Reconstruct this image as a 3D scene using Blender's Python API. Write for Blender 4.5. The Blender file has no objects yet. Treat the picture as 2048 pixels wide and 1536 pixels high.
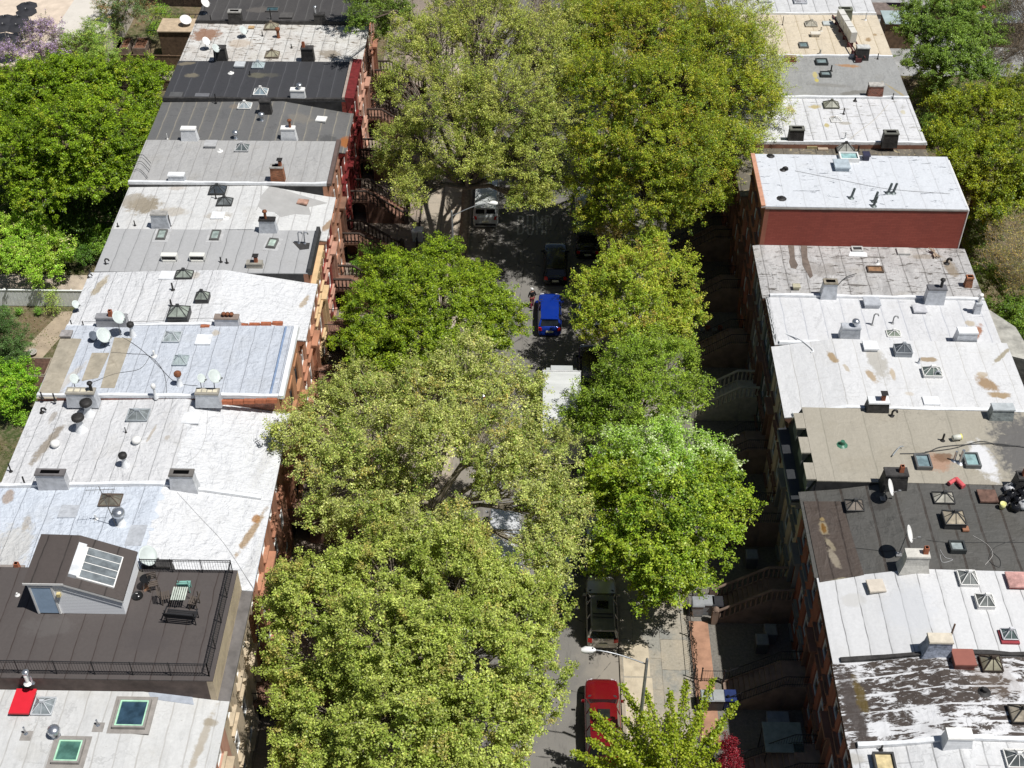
import bpy, math, random
import numpy as np
from mathutils import Vector

# ------------------------------------------------------------------ camera, sky, sun, exposure
SC = bpy.context.scene
COL = SC.collection
rad = math.radians
FPX, CAMH = 2650.0, 62.1                      # focal length in photo pixels (2048 wide), height of the camera
PITCH = math.atan(2408 / FPX)
YAW = math.atan(76 * math.cos(PITCH) / FPX)
FWD = np.array([-math.sin(YAW) * math.cos(PITCH), math.cos(YAW) * math.cos(PITCH), -math.sin(PITCH)])
RGT = np.array([math.cos(YAW), math.sin(YAW), 0.0])
UPV = np.cross(RGT, FWD)
cd = bpy.data.cameras.new('camera')
cam = bpy.data.objects.new('camera', cd)
COL.objects.link(cam)
cam.location = (0, 0, CAMH)
cam.rotation_euler = Vector(FWD).to_track_quat('-Z', 'Y').to_euler()
cd.sensor_width = 36
cd.lens = 36 * FPX / 2048
cd.clip_end = 2000
cd.clip_start = 0.5
SC.camera = cam

SUN = Vector((0.42, -0.19, 1.0)).normalized()     # towards the sun
w = bpy.data.worlds.new('World')
SC.world = w
w.use_nodes = True
nt = w.node_tree
bg = nt.nodes['Background']
sky = nt.nodes.new('ShaderNodeTexSky')
sky.sky_type = 'NISHITA'
sky.sun_disc = False
sky.sun_elevation = math.asin(SUN.z)
sky.sun_rotation = math.atan2(SUN.x, SUN.y)
nt.links.new(sky.outputs[0], bg.inputs[0])
bg.inputs[1].default_value = 0.04
sd = bpy.data.lights.new('sun', 'SUN')
sd.energy = 4.5
sd.angle = rad(0.5)
sd.color = (1.0, 0.98, 0.945)
so = bpy.data.objects.new('sun', sd)
COL.objects.link(so)
so.rotation_euler = SUN.to_track_quat('Z', 'Y').to_euler()
so.location = (40, -10, 90)
SC.view_settings.view_transform = 'Standard'
SC.view_settings.look = 'None'
SC.view_settings.exposure = 0.12
SC.view_settings.gamma = 1.0
SC.cycles.max_bounces = 6
SC.cycles.diffuse_bounces = 3
SC.cycles.transparent_max_bounces = 6


def at(px, py, z=0.0):
    """the point at height z that the photograph shows at pixel (px, py)"""
    d = FWD + RGT * (px - 1024) / FPX + UPV * (768 - py) / FPX
    t = (z - CAMH) / d[2]
    return (float(d[0] * t), float(d[1] * t))


def scale_at(py, z):
    """pixels per metre near that picture height"""
    return math.cos(PITCH) * (py + 1640) / (CAMH - z)


# ------------------------------------------------------------------ objects
def tag(o, label=None, cat=None, group=None, kind=None):
    if label: o['label'] = label
    if cat: o['category'] = cat
    if group: o['group'] = group
    if kind: o['kind'] = kind
    return o


def empty(name, loc, label=None, cat=None, group=None, rz=0.0):
    o = bpy.data.objects.new(name, None)
    COL.objects.link(o)
    o.location = loc
    o.rotation_euler = (0, 0, rz)
    o.empty_display_size = 0.3
    return tag(o, label, cat, group)


def copy_tree(o, parent=None):
    c = o.copy()
    COL.objects.link(c)
    c.parent = parent
    for ch in list(o.children):
        copy_tree(ch, c)
    return c


def put(name, mesh, parent=None, loc=(0, 0, 0), rz=0.0):
    o = bpy.data.objects.new(name, mesh)
    COL.objects.link(o)
    o.location = loc
    o.rotation_euler = (0, 0, rz)
    o.parent = parent
    return o


class MB:
    def __init__(s, org=(0, 0, 0)):
        s.v, s.f, s.sm, s.org = [], [], [], org

    def add(s, vs, fs, smooth=False):
        n = len(s.v)
        s.v += [tuple(map(float, q)) for q in vs]
        s.f += [tuple(i + n for i in f) for f in fs]
        s.sm += [smooth] * len(fs)
        return s

    def box(s, x0, x1, y0, y1, z0, z1, tx=0.0, ty=0.0):
        """axis box; tx, ty shrink the top on each side"""
        x0, x1 = min(x0, x1), max(x0, x1)
        y0, y1 = min(y0, y1), max(y0, y1)
        vs = [(x0, y0, z0), (x1, y0, z0), (x1, y1, z0), (x0, y1, z0),
              (x0 + tx, y0 + ty, z1), (x1 - tx, y0 + ty, z1), (x1 - tx, y1 - ty, z1), (x0 + tx, y1 - ty, z1)]
        return s.add(vs, [(3, 2, 1, 0), (4, 5, 6, 7), (0, 1, 5, 4), (1, 2, 6, 5), (2, 3, 7, 6), (3, 0, 4, 7)])

    def rbox(s, cx, cy, w, d, z0, z1, a=0.0, tx=0.0, ty=0.0):
        ca, sa = math.cos(a), math.sin(a)
        vs = []
        for z, qx, qy in ((z0, 0, 0), (z1, tx, ty)):
            for ux, uy in ((-1, -1), (1, -1), (1, 1), (-1, 1)):
                lx, ly = ux * (w / 2 - qx), uy * (d / 2 - qy)
                vs.append((cx + lx * ca - ly * sa, cy + lx * sa + ly * ca, z))
        return s.add(vs, [(3, 2, 1, 0), (4, 5, 6, 7), (0, 1, 5, 4), (1, 2, 6, 5), (2, 3, 7, 6), (3, 0, 4, 7)])

    def extr_y(s, poly, y0, y1, caps=True):
        """poly of (x, z) extruded along Y"""
        n = len(poly)
        vs = [(x, y0, z) for x, z in poly] + [(x, y1, z) for x, z in poly]
        fs = [(i, (i + 1) % n, n + (i + 1) % n, n + i) for i in range(n)]
        if caps: fs += [tuple(range(n))[::-1], tuple(range(n, 2 * n))]
        return s.add(vs, fs)

    def extr_x(s, poly, x0, x1):
        n = len(poly)
        vs = [(x0, y, z) for y, z in poly] + [(x1, y, z) for y, z in poly]
        fs = [(i, (i + 1) % n, n + (i + 1) % n, n + i) for i in range(n)]
        return s.add(vs, fs + [tuple(range(n))[::-1], tuple(range(n, 2 * n))])

    def extr_z(s, poly, z0, z1):
        n = len(poly)
        vs = [(x, y, z0) for x, y in poly] + [(x, y, z1) for x, y in poly]
        fs = [(i, (i + 1) % n, n + (i + 1) % n, n + i) for i in range(n)]
        return s.add(vs, fs + [tuple(range(n))[::-1], tuple(range(n, 2 * n))])

    def tube(s, p0, p1, r0, r1=None, n=8, caps=True):
        r1 = r0 if r1 is None else r1
        a, b = Vector(p0), Vector(p1)
        d = (b - a)
        if d.length < 1e-6: return s
        d.normalize()
        u = d.orthogonal().normalized()
        w_ = d.cross(u)
        vs = []
        for c, r in ((a, r0), (b, r1)):
            for i in range(n):
                t = 2 * math.pi * i / n
                vs.append(c + u * (r * math.cos(t)) + w_ * (r * math.sin(t)))
        fs = [(i, (i + 1) % n, n + (i + 1) % n, n + i) for i in range(n)]
        s.add(vs, fs, True)
        if caps: s.add(vs, [tuple(range(n))[::-1], tuple(range(n, 2 * n))])
        return s

    def path(s, pts, r, n=6):
        for a, b in zip(pts, pts[1:]): s.tube(a, b, r, r, n)
        return s

    def lathe(s, c, prof, n=14, axis=(0, 0, 1)):
        """prof of (radius, height along axis)"""
        ax = Vector(axis).normalized()
        u = ax.orthogonal().normalized()
        w_ = ax.cross(u)
        c = Vector(c)
        vs = []
        for r, h in prof:
            for i in range(n):
                t = 2 * math.pi * i / n
                vs.append(c + ax * h + u * (r * math.cos(t)) + w_ * (r * math.sin(t)))
        fs = []
        for k in range(len(prof) - 1):
            fs += [(k * n + i, k * n + (i + 1) % n, (k + 1) * n + (i + 1) % n, (k + 1) * n + i) for i in range(n)]
        return s.add(vs, fs, True)

    def mesh(s, name, m, org=None):
        o = s.org if org is None else org
        me = bpy.data.meshes.new(name)
        me.from_pydata([(a - o[0], b - o[1], c - o[2]) for a, b, c in s.v], [], s.f)
        me.polygons.foreach_set('use_smooth', s.sm)
        me.materials.append(m)
        me.update()
        return me

    def build(s, name, m, parent=None, org=None):
        return put(name, s.mesh(name, m, org), parent)


# ------------------------------------------------------------------ materials
class NT:
    def __init__(s, name):
        s.m = bpy.data.materials.new(name)
        s.m.use_nodes = True
        s.t = s.m.node_tree
        s.b = s.t.nodes['Principled BSDF']
        s.pos = None

    def n(s, typ, **kw):
        q = s.t.nodes.new(typ)
        for k, v in kw.items(): setattr(q, k, v)
        return q

    def l(s, a, b): s.t.links.new(a, b)

    def P(s):
        if s.pos is None: s.pos = s.n('ShaderNodeNewGeometry').outputs['Position']
        return s.pos

    def map(s, scale=(1, 1, 1), loc=(0, 0, 0), rz=0.0, typ='POINT'):
        q = s.n('ShaderNodeMapping', vector_type=typ)
        q.inputs['Location'].default_value = loc
        q.inputs['Rotation'].default_value = (0, 0, rz)
        q.inputs['Scale'].default_value = scale
        s.l(s.P(), q.inputs['Vector'])
        return q.outputs[0]

    def noise(s, sc=1.0, det=4, rough=0.55, vec=None, dist=0.0):
        q = s.n('ShaderNodeTexNoise')
        q.inputs['Scale'].default_value = sc
        q.inputs['Detail'].default_value = det
        q.inputs['Roughness'].default_value = rough
        q.inputs['Distortion'].default_value = dist
        s.l(vec if vec is not None else s.P(), q.inputs['Vector'])
        return q.outputs['Fac']

    def ramp(s, fac, a, b, lo=0.0, hi=1.0):
        q = s.n('ShaderNodeMapRange')
        q.inputs['From Min'].default_value = a
        q.inputs['From Max'].default_value = b
        q.inputs['To Min'].default_value = lo
        q.inputs['To Max'].default_value = hi
        s.l(fac, q.inputs['Value'])
        return q.outputs[0]

    def math(s, op, a, b=None, c=None):
        q = s.n('ShaderNodeMath', operation=op)
        for i, x in enumerate((a, b, c)):
            if x is None: continue
            if isinstance(x, (int, float)): q.inputs[i].default_value = x
            else: s.l(x, q.inputs[i])
        return q.outputs[0]

    def mix(s, fac, a, b, mode='MIX'):
        q = s.n('ShaderNodeMix', data_type='RGBA', blend_type=mode)
        for i, x in ((0, fac), (6, a), (7, b)):
            if isinstance(x, (int, float)): q.inputs[i].default_value = x
            elif isinstance(x, (tuple, list)): q.inputs[i].default_value = (x[0], x[1], x[2], 1)
            else: s.l(x, q.inputs[i])
        return q.outputs[2]

    def bump(s, h, strength=0.5, dist=0.02):
        q = s.n('ShaderNodeBump')
        q.inputs['Strength'].default_value = strength
        q.inputs['Distance'].default_value = dist
        s.l(h, q.inputs['Height'])
        s.l(q.outputs[0], s.b.inputs['Normal'])

    def sep(s):
        q = s.n('ShaderNodeSeparateXYZ')
        s.l(s.P(), q.inputs[0])
        return q.outputs

    def done(s, col=None, rough=0.8, spec=0.3, metal=0.0):
        if col is not None:
            if isinstance(col, (tuple, list)): s.b.inputs['Base Color'].default_value = (col[0], col[1], col[2], 1)
            else: s.l(col, s.b.inputs['Base Color'])
        if isinstance(rough, (int, float)): s.b.inputs['Roughness'].default_value = rough
        else: s.l(rough, s.b.inputs['Roughness'])
        s.b.inputs['Specular IOR Level'].default_value = spec
        s.b.inputs['Metallic'].default_value = metal
        return s.m


_MC = {}


def M(col, rough=0.7, metal=0.0, var=0.18, sc=3.0, spec=0.35, bump=0.0, dirt=0.0):
    """plain surface with uneven tone; cached"""
    key = (tuple(round(c, 3) for c in col), rough, metal, var, sc, spec, bump, dirt)
    if key in _MC: return _MC[key]
    t = NT('surface_%02d' % len(_MC))
    nz = t.noise(sc, 5, 0.6)
    lo = tuple(c * (1 - var) for c in col)
    hi = tuple(min(1, c * (1 + var)) for c in col)
    c = t.mix(t.ramp(nz, 0.3, 0.7), lo, hi)
    if dirt > 0:
        c = t.mix(t.math('MULTIPLY', t.ramp(t.noise(1.3, 6, 0.7, dist=0.6), 0.5, 0.68), dirt), c, (0.12, 0.095, 0.07))
    if bump: t.bump(t.noise(sc * 3, 4), bump, 0.02)
    _MC[key] = t.done(c, rough, spec, metal)
    return _MC[key]


def glass(col=(0.03, 0.04, 0.05), rough=0.08):
    key = ('g', col, rough)
    if key not in _MC:
        t = NT('glass_%02d' % len(_MC))
        c = t.mix(t.ramp(t.noise(2.5, 3), 0.35, 0.65), tuple(x * 0.7 for x in col), tuple(x * 1.3 for x in col))
        _MC[key] = t.done(c, rough, 0.6)
    return _MC[key]


def brick(col, mortar=(0.3, 0.27, 0.24), sc=1.0, dark=0.0, axis='x'):
    key = ('b', col, mortar, sc, dark)
    if key in _MC: return _MC[key]
    t = NT('brick_%02d' % len(_MC))
    x, y, z = t.sep()
    cx = t.n('ShaderNodeCombineXYZ')
    t.l(t.math('ADD', x, y), cx.inputs[0])
    t.l(z, cx.inputs[1])
    b = t.n('ShaderNodeTexBrick')
    b.inputs['Scale'].default_value = sc
    b.inputs['Brick Width'].default_value = 0.22
    b.inputs['Row Height'].default_value = 0.075
    b.inputs['Mortar Size'].default_value = 0.008
    b.inputs['Color1'].default_value = (*[c * 1.25 for c in col], 1)
    b.inputs['Color2'].default_value = (*[c * 0.6 for c in col], 1)
    b.inputs['Mortar'].default_value = (*mortar, 1)
    t.l(cx.outputs[0], b.inputs['Vector'])
    c = t.mix(t.math('MULTIPLY', t.ramp(t.noise(1.6, 5), 0.42, 0.6), 0.45 + dark), b.outputs['Color'], tuple(q * 0.35 for q in col))
    t.bump(b.outputs['Fac'], 0.4, -0.01)
    _MC[key] = t.done(c, 0.9, 0.2)
    return _MC[key]


def roofmat(name, base, alt, seam=1.0, seamcol=None, seamx=0.0, blotch=0.5, wrinkle=0.5, specks=0.0, specktint=(0.06, 0.06, 0.06),
            streak=None, stains=(), rough=0.6, seamw=0.022, cross=3.1, phase=0.0, spec=0.35, specklen=(1.0, 5.0)):
    """rolled roofing seen from above: strips that run along the street, laps, wrinkles, patches and stains"""
    t = NT(name)
    x, y, z = t.sep()
    big = t.noise(0.32, 5, 0.6, dist=0.8)
    c = t.mix(t.ramp(big, 0.5 - 0.28 * (1.2 - blotch), 0.5 + 0.28 * (1.2 - blotch)), base, alt)
    fine = t.noise(6.0, 5, 0.7)
    c = t.mix(0.5, c, t.mix(t.ramp(fine, 0.25, 0.75), tuple(q * 0.8 for q in base), tuple(min(0.86, q * 1.12) for q in base)))
    # streaky grime that follows the strips
    g = t.noise(1.0, 5, 0.65, vec=t.map((2.2, 0.35, 1)), dist=0.4)
    c = t.mix(t.math('MULTIPLY', t.ramp(g, 0.5, 0.72), 0.45 * blotch), c, tuple(q * 0.5 + 0.02 for q in alt))
    wob = t.math('MULTIPLY', t.math('SUBTRACT', t.noise(0.7, 2), 0.5), 0.16)
    if streak is not None:
        sc_, lo, hi, col2 = streak
        s1 = t.math('ADD', t.noise(1.0, 8, 0.75, vec=t.map(sc_), dist=0.5), t.math('MULTIPLY', t.math('SUBTRACT', t.noise(0.42, 3, .6), .5), .7))
        lap = t.math('FRACT', t.math('DIVIDE', t.math('ADD', y, t.math('MULTIPLY', x, -.035)), .95))
        s1 = t.math('ADD', s1, t.ramp(lap, .86, .98, 0, .16))
        c = t.mix(t.ramp(s1, lo, hi), c, col2)
        s2 = t.noise(1.0, 6, 0.7, vec=t.map((sc_[0] * 3.1, sc_[1] * 2.3, 1)), dist=0.8)
        c = t.mix(t.math('MULTIPLY', t.ramp(s2, lo + 0.03, hi + 0.05), 0.8), c, col2)
    rim = t.math('ABSOLUTE', t.math('SUBTRACT', t.noise(0.55, 4, 0.6, vec=t.map((1, 1, 1), (7.3, 2.1, 0))), 0.5))
    rk = t.math('MULTIPLY', t.ramp(rim, 0.004, 0.016, 1.0, 0.0), t.ramp(t.noise(0.22, 2), 0.45, 0.6))
    c = t.mix(t.math('MULTIPLY', rk, 0.45 * min(1.0, blotch + .3)), c, tuple(q * 0.55 for q in base))
    pond = t.ramp(t.noise(0.4, 4, 0.6, vec=t.map((1, 1, 1), (31.3, 12.1, 0))), 0.56, 0.66)
    c = t.mix(t.math('MULTIPLY', pond, 0.4 * blotch), c, (base[0] * .74, base[1] * .7, base[2] * .62))
    h = None
    if seam:
        sc = seamcol if seamcol else tuple(q * 0.42 for q in base)
        fx = t.math('FRACT', t.math('DIVIDE', t.math('ADD', t.math('ADD', x, 100.0 + phase), t.math('ADD', wob, t.math('MULTIPLY', y, seamx))), seam))
        dx = t.math('MULTIPLY', t.math('ABSOLUTE', t.math('SUBTRACT', fx, 0.5)), seam)
        ln = t.ramp(dx, seamw, seamw + 0.02, 1.0, 0.0)
        c = t.mix(t.math('MULTIPLY', ln, t.ramp(t.noise(1.5, 3), 0.3, 0.55, 0.35, 0.95)), c, sc)
        c = t.mix(t.math('MULTIPLY', t.ramp(fx, 0.5, 0.75, 0.16, 0.0), t.math('GREATER_THAN', fx, 0.5)), c, sc)
        if cross:
            cell = t.math('FLOOR', t.math('DIVIDE', t.math('ADD', x, 100.0), seam))
            yy = t.math('ADD', t.math('ADD', y, t.math('MULTIPLY', t.math('SINE', t.math('MULTIPLY', cell, 12.9898)), 9.0)), wob)
            fy = t.math('FRACT', t.math('DIVIDE', yy, cross))
            dy = t.math('MULTIPLY', t.math('ABSOLUTE', t.math('SUBTRACT', fy, 0.5)), cross)
            c = t.mix(t.math('MULTIPLY', t.ramp(dy, seamw, seamw + 0.02, 0.6, 0.0), 0.8), c, sc)
        h = ln
    if specks > 0:
        sp = t.noise(1.0, 6, 0.75, vec=t.map((specklen[0], specklen[1], 1)), dist=0.7)
        c = t.mix(t.ramp(sp, 0.66 - 0.12 * specks, 0.69 - 0.10 * specks), c, specktint)
    nz = t.noise(2.2, 4, 0.7) if stains else None
    for sx, sy, rx, ry, ang, col, k in stains:
        v = t.map((rx, ry, 1000), (sx, sy, 0), ang, 'TEXTURE')
        ln_ = t.n('ShaderNodeVectorMath', operation='LENGTH')
        t.l(v, ln_.inputs[0])
        dd = t.math('ADD', ln_.outputs['Value'], t.math('MULTIPLY', t.math('SUBTRACT', nz, 0.5), 1.6))
        c = t.mix(t.math('MULTIPLY', t.ramp(dd, 1.0, 0.62, 0.0, 1.0), k), c, col)
    w1 = t.noise(1.0, 4, 0.6, vec=t.map((1.15, 0.6, 1)), dist=0.7)
    w2 = t.noise(1.0, 3, 0.6, vec=t.map((2.0, 3.4, 1)), dist=0.5)
    hh = t.math('ADD', t.math('MULTIPLY', w1, 1.0), t.math('MULTIPLY', w2, 0.5))
    c = t.mix(t.math('MULTIPLY', t.ramp(hh, .62, .5, 0, 1), .16 * min(1.5, wrinkle)), c, tuple(q * 0.7 for q in base))  # wrinkle creases also darkened in the colour, standing in for their shading
    if h is not None: hh = t.math('SUBTRACT', hh, t.math('MULTIPLY', h, 0.12))
    t.bump(hh, wrinkle, 0.14)
    return t.done(c, rough, spec)
# ------------------------------------------------------------------ the ground: yards, road, pavements
KERB_R, KERB_L = 5.13, -5.15
YN, YF = 8.0, 190.0


def yard_mat():
    t = NT('yard_earth')
    a = t.noise(0.25, 6, 0.6)
    c = t.mix(t.ramp(a, 0.4, 0.6), (0.17, 0.125, 0.075), (0.055, 0.08, 0.025))
    c = t.mix(t.ramp(t.noise(3.0, 6, 0.7), 0.45, 0.7), c, (0.24, 0.19, 0.13))
    c = t.mix(t.math('MULTIPLY', t.ramp(t.noise(14.0, 3, 0.7), 0.5, 0.65), 0.5), c, (0.05, 0.06, 0.02))
    t.bump(t.noise(8.0, 5), 0.6, 0.06)
    return t.done(c, 0.95, 0.1)


def asphalt_mat():
    t = NT('asphalt')
    c = t.mix(t.ramp(t.noise(0.4, 5, 0.6), 0.35, 0.65), (0.15, 0.143, 0.132), (0.19, 0.18, 0.163))
    # worn pale edge near the kerb
    x, y, z = t.sep()
    e = t.math('ADD', t.math('ABSOLUTE', x), t.math('MULTIPLY', t.math('SUBTRACT', t.noise(0.8, 5, 0.7), 0.5), 3.0))
    c = t.mix(t.ramp(e, 2.6, 4.6, 0.0, 0.75), c, (0.3, 0.265, 0.215))
    c = t.mix(t.ramp(t.noise(40.0, 2, 0.8), 0.4, 0.75, 0.0, 0.35), c, (0.28, 0.26, 0.23))
    v = t.n('ShaderNodeTexVoronoi', feature='DISTANCE_TO_EDGE')
    v.inputs['Scale'].default_value = 0.22
    t.l(t.map((1, 1, 1)), v.inputs['Vector'])
    wv = t.math('ADD', v.outputs['Distance'], t.math('MULTIPLY', t.math('SUBTRACT', t.noise(2.0, 4), 0.5), 0.05))
    c = t.mix(t.ramp(wv, 0.002, 0.006, 0.7, 0.0), c, (0.04, 0.038, 0.035))
    c = t.mix(t.math('MULTIPLY', t.ramp(t.noise(0.9, 5, 0.7, vec=t.map((1.2, 0.25, 1))), 0.55, 0.66), 0.5), c, (0.07, 0.066, 0.06))
    t.bump(t.noise(30.0, 3), 0.25, 0.01)
    return t.done(c, 0.9, 0.25)


def slab_mat(name, w_, h_, c1, c2, extra, off=0.4, mort=(0.12, 0.11, 0.09), loc=(0, 0, 0)):
    t = NT(name)
    b = t.n('ShaderNodeTexBrick')
    b.offset = off
    b.inputs['Scale'].default_value = 1.0
    b.inputs['Brick Width'].default_value = w_
    b.inputs['Row Height'].default_value = h_
    b.inputs['Mortar Size'].default_value = 0.022
    b.inputs['Mortar Smooth'].default_value = 0.3
    b.inputs['Color1'].default_value = (*c1, 1)
    b.inputs['Color2'].default_value = (*c2, 1)
    b.inputs['Mortar'].default_value = (*mort, 1)
    v = t.map((1, 1, 1), loc, rad(90))
    vv = t.n('ShaderNodeVectorMath', operation='ADD')
    nn = t.n('ShaderNodeTexNoise')
    nn.inputs['Scale'].default_value = 0.6
    t.l(t.P(), nn.inputs['Vector'])
    sc = t.n('ShaderNodeVectorMath', operation='SCALE')
    sc.inputs['Scale'].default_value = 0.12
    t.l(nn.outputs['Color'], sc.inputs[0])
    t.l(v, vv.inputs[0])
    t.l(sc.outputs[0], vv.inputs[1])
    t.l(vv.outputs[0], b.inputs['Vector'])
    c = t.mix(t.math('MULTIPLY', t.ramp(t.noise(0.55, 5, 0.6), 0.45, 0.55), 0.6), b.outputs['Color'], extra)
    c = t.mix(0.25, c, t.mix(t.ramp(t.noise(7.0, 5, 0.7), 0.3, 0.7), (0.08, 0.07, 0.055), (0.5, 0.45, 0.38)))
    c = t.mix(t.math('MULTIPLY', t.ramp(t.noise(1.7, 6, 0.75), 0.58, 0.66), 0.5), c, (0.11, 0.1, 0.08))
    t.bump(b.outputs['Fac'], 0.5, -0.02)
    return t.done(c, 0.88, 0.25)


MB().add([(-260, -60, 0), (260, -60, 0), (260, 460, 0), (-260, 460, 0)], [(0, 1, 2, 3)]).build('ground', yard_mat())
tag(bpy.data.objects['ground'], kind='structure')
# the road lies a kerb's height below the pavements: pavements are raised instead
o = MB().box(KERB_L, KERB_R, YN, YF, -0.5, 0.02).build('road', asphalt_mat()); tag(o, kind='structure')
walk_r = slab_mat('bluestone_paving', 2.1, 1.55, (0.36, 0.32, 0.25), (0.21, 0.225, 0.215), (0.42, 0.36, 0.27), 0.37, loc=(0.3, 0.2, 0))
walk_l = slab_mat('concrete_paving', 1.5, 1.5, (0.52, 0.43, 0.33), (0.43, 0.36, 0.28), (0.34, 0.3, 0.24), 0.0)
kerb_m = M((0.3, 0.26, 0.2), 0.85, var=0.3, sc=2.0)
o = MB().box(KERB_R + 0.16, 9.1, YN, YF, -0.4, 0.15).build('pavement', walk_r); tag(o, kind='structure')
o = MB().box(-9.1, KERB_L - 0.16, YN, YF, -0.4, 0.15).build('pavement', walk_l); tag(o, kind='structure')
o = MB().box(KERB_R, KERB_R + 0.158, YN, YF, -0.4, 0.155).build('kerb', kerb_m); tag(o, kind='structure')
o = MB().box(KERB_L - 0.158, KERB_L, YN, YF, -0.4, 0.155).build('kerb', kerb_m); tag(o, kind='structure')
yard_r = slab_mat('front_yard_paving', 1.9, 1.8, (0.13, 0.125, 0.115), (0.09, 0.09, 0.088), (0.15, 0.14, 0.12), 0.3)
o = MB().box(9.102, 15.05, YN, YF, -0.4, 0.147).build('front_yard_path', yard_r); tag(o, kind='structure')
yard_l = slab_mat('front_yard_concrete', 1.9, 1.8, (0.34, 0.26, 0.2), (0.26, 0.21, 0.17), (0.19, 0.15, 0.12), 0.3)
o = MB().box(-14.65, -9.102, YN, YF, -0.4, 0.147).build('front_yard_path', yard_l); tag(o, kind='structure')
# brown paved strip beside the fence, and pale fresh concrete of the pavement
b_ = MB().box(9.25, 10.35, 39.8, 47.9, 0.1, 0.156)
o = b_.build('brown_paving', M((0.36, 0.2, 0.13), 0.9, var=0.2, sc=2)); tag(o, kind='structure')
b_ = MB()
for (x0, x1, y0, y1) in ((5.33, 6.9, 42.1, 43.9), (5.33, 6.85, 40.25, 42.05), (5.33, 7.4, 37.2, 40.1), (7.46, 9.05, 37.2, 40.1), (5.33, 9.0, 33.5, 37.1), (5.33, 6.8, 44.0, 46.2)):
    b_.box(x0, x1, y0, y1, 0.1, 0.155)
o = b_.build('pale_concrete_paving', M((0.5, 0.43, 0.32), 0.9, var=0.15, sc=1.2, dirt=0.25)); tag(o, kind='structure')

# road writing: letters 2.6 m long, read by drivers going up the street
GL = {
    'B': [[(0, 0), (0, 1)], [(0, 1), (.75, .95), (.9, .75), (.72, .54), (0, .52)], [(.72, .54), (1, .3), (.8, .05), (0, 0)]],
    'U': [[(0, 1), (0, .2), (.25, 0), (.75, 0), (1, .2), (1, 1)]],
    'M': [[(0, 0), (0, 1), (.5, .35), (1, 1), (1, 0)]],
    'P': [[(0, 0), (0, 1), (.8, .96), (1, .75), (.8, .5), (0, .48)]],
}


def wornpaint():
    t = NT('worn_road_paint')
    c = t.mix(t.ramp(t.noise(6, 6, 0.8), 0.42, 0.56), (0.13, 0.12, 0.11), (0.62, 0.6, 0.55))
    return t.done(c, 0.8)


b_ = MB()
lx = -1.35
for ch in 'BUMP':
    for st in GL[ch]:
        for (a0, b0), (a1, b1) in zip(st, st[1:]):
            p, q = Vector((lx + a0 * 0.44, 86.0 + b0 * 2.6)), Vector((lx + a1 * 0.44, 86.0 + b1 * 2.6))
            d = (q - p).normalized()
            nrm = Vector((-d.y, d.x)) * 0.07
            p, q = p - d * 0.03, q + d * 0.03
            b_.add([(p.x + nrm.x, p.y + nrm.y, 0.024), (p.x - nrm.x, p.y - nrm.y, 0.024), (q.x - nrm.x, q.y - nrm.y, 0.024), (q.x + nrm.x, q.y + nrm.y, 0.024)], [(0, 1, 2, 3)])
    lx += 0.74
# the strokes overlap where they meet, so lift each a hair above the last
for i in range(len(b_.v) // 4):
    for k in range(4):
        vx = b_.v[i * 4 + k]
        b_.v[i * 4 + k] = (vx[0], vx[1], 0.024 + 0.0006 * i)
o = b_.build('road_marking', wornpaint()); tag(o, kind='structure')
# ------------------------------------------------------------------ house parts
STONE_CAP = M((0.30, 0.29, 0.27), 0.9, var=0.3, sc=4)
IRON = M((0.018, 0.018, 0.02), 0.5, var=0.3)
WINGLASS = glass((0.035, 0.045, 0.055), 0.06)
WHITE = M((0.78, 0.77, 0.74), 0.5, var=0.08)
GALV = M((0.55, 0.57, 0.6), 0.3, 0.85, var=0.15)
RUST = M((0.2, 0.075, 0.035), 0.85, var=0.45, sc=8)
BLACKM = M((0.025, 0.023, 0.022), 0.6, var=0.4, sc=6)
TERRA = M((0.36, 0.12, 0.06), 0.8, var=0.25, sc=5)
COAT = M((0.72, 0.73, 0.74), 0.5, var=0.14, sc=2.2, bump=0.6)
SILVER = M((0.52, 0.54, 0.57), 0.42, 0.25, var=0.2, sc=3.5, bump=0.9)
TARM = M((0.045, 0.042, 0.04), 0.65, var=0.5, sc=2.5, bump=0.9)
HOLE = M((0.004, 0.004, 0.004), 0.95, var=0.0, spec=0.0)
_P = {}


def cached(key, fn):
    if key not in _P: _P[key] = fn()
    return _P[key]


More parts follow.
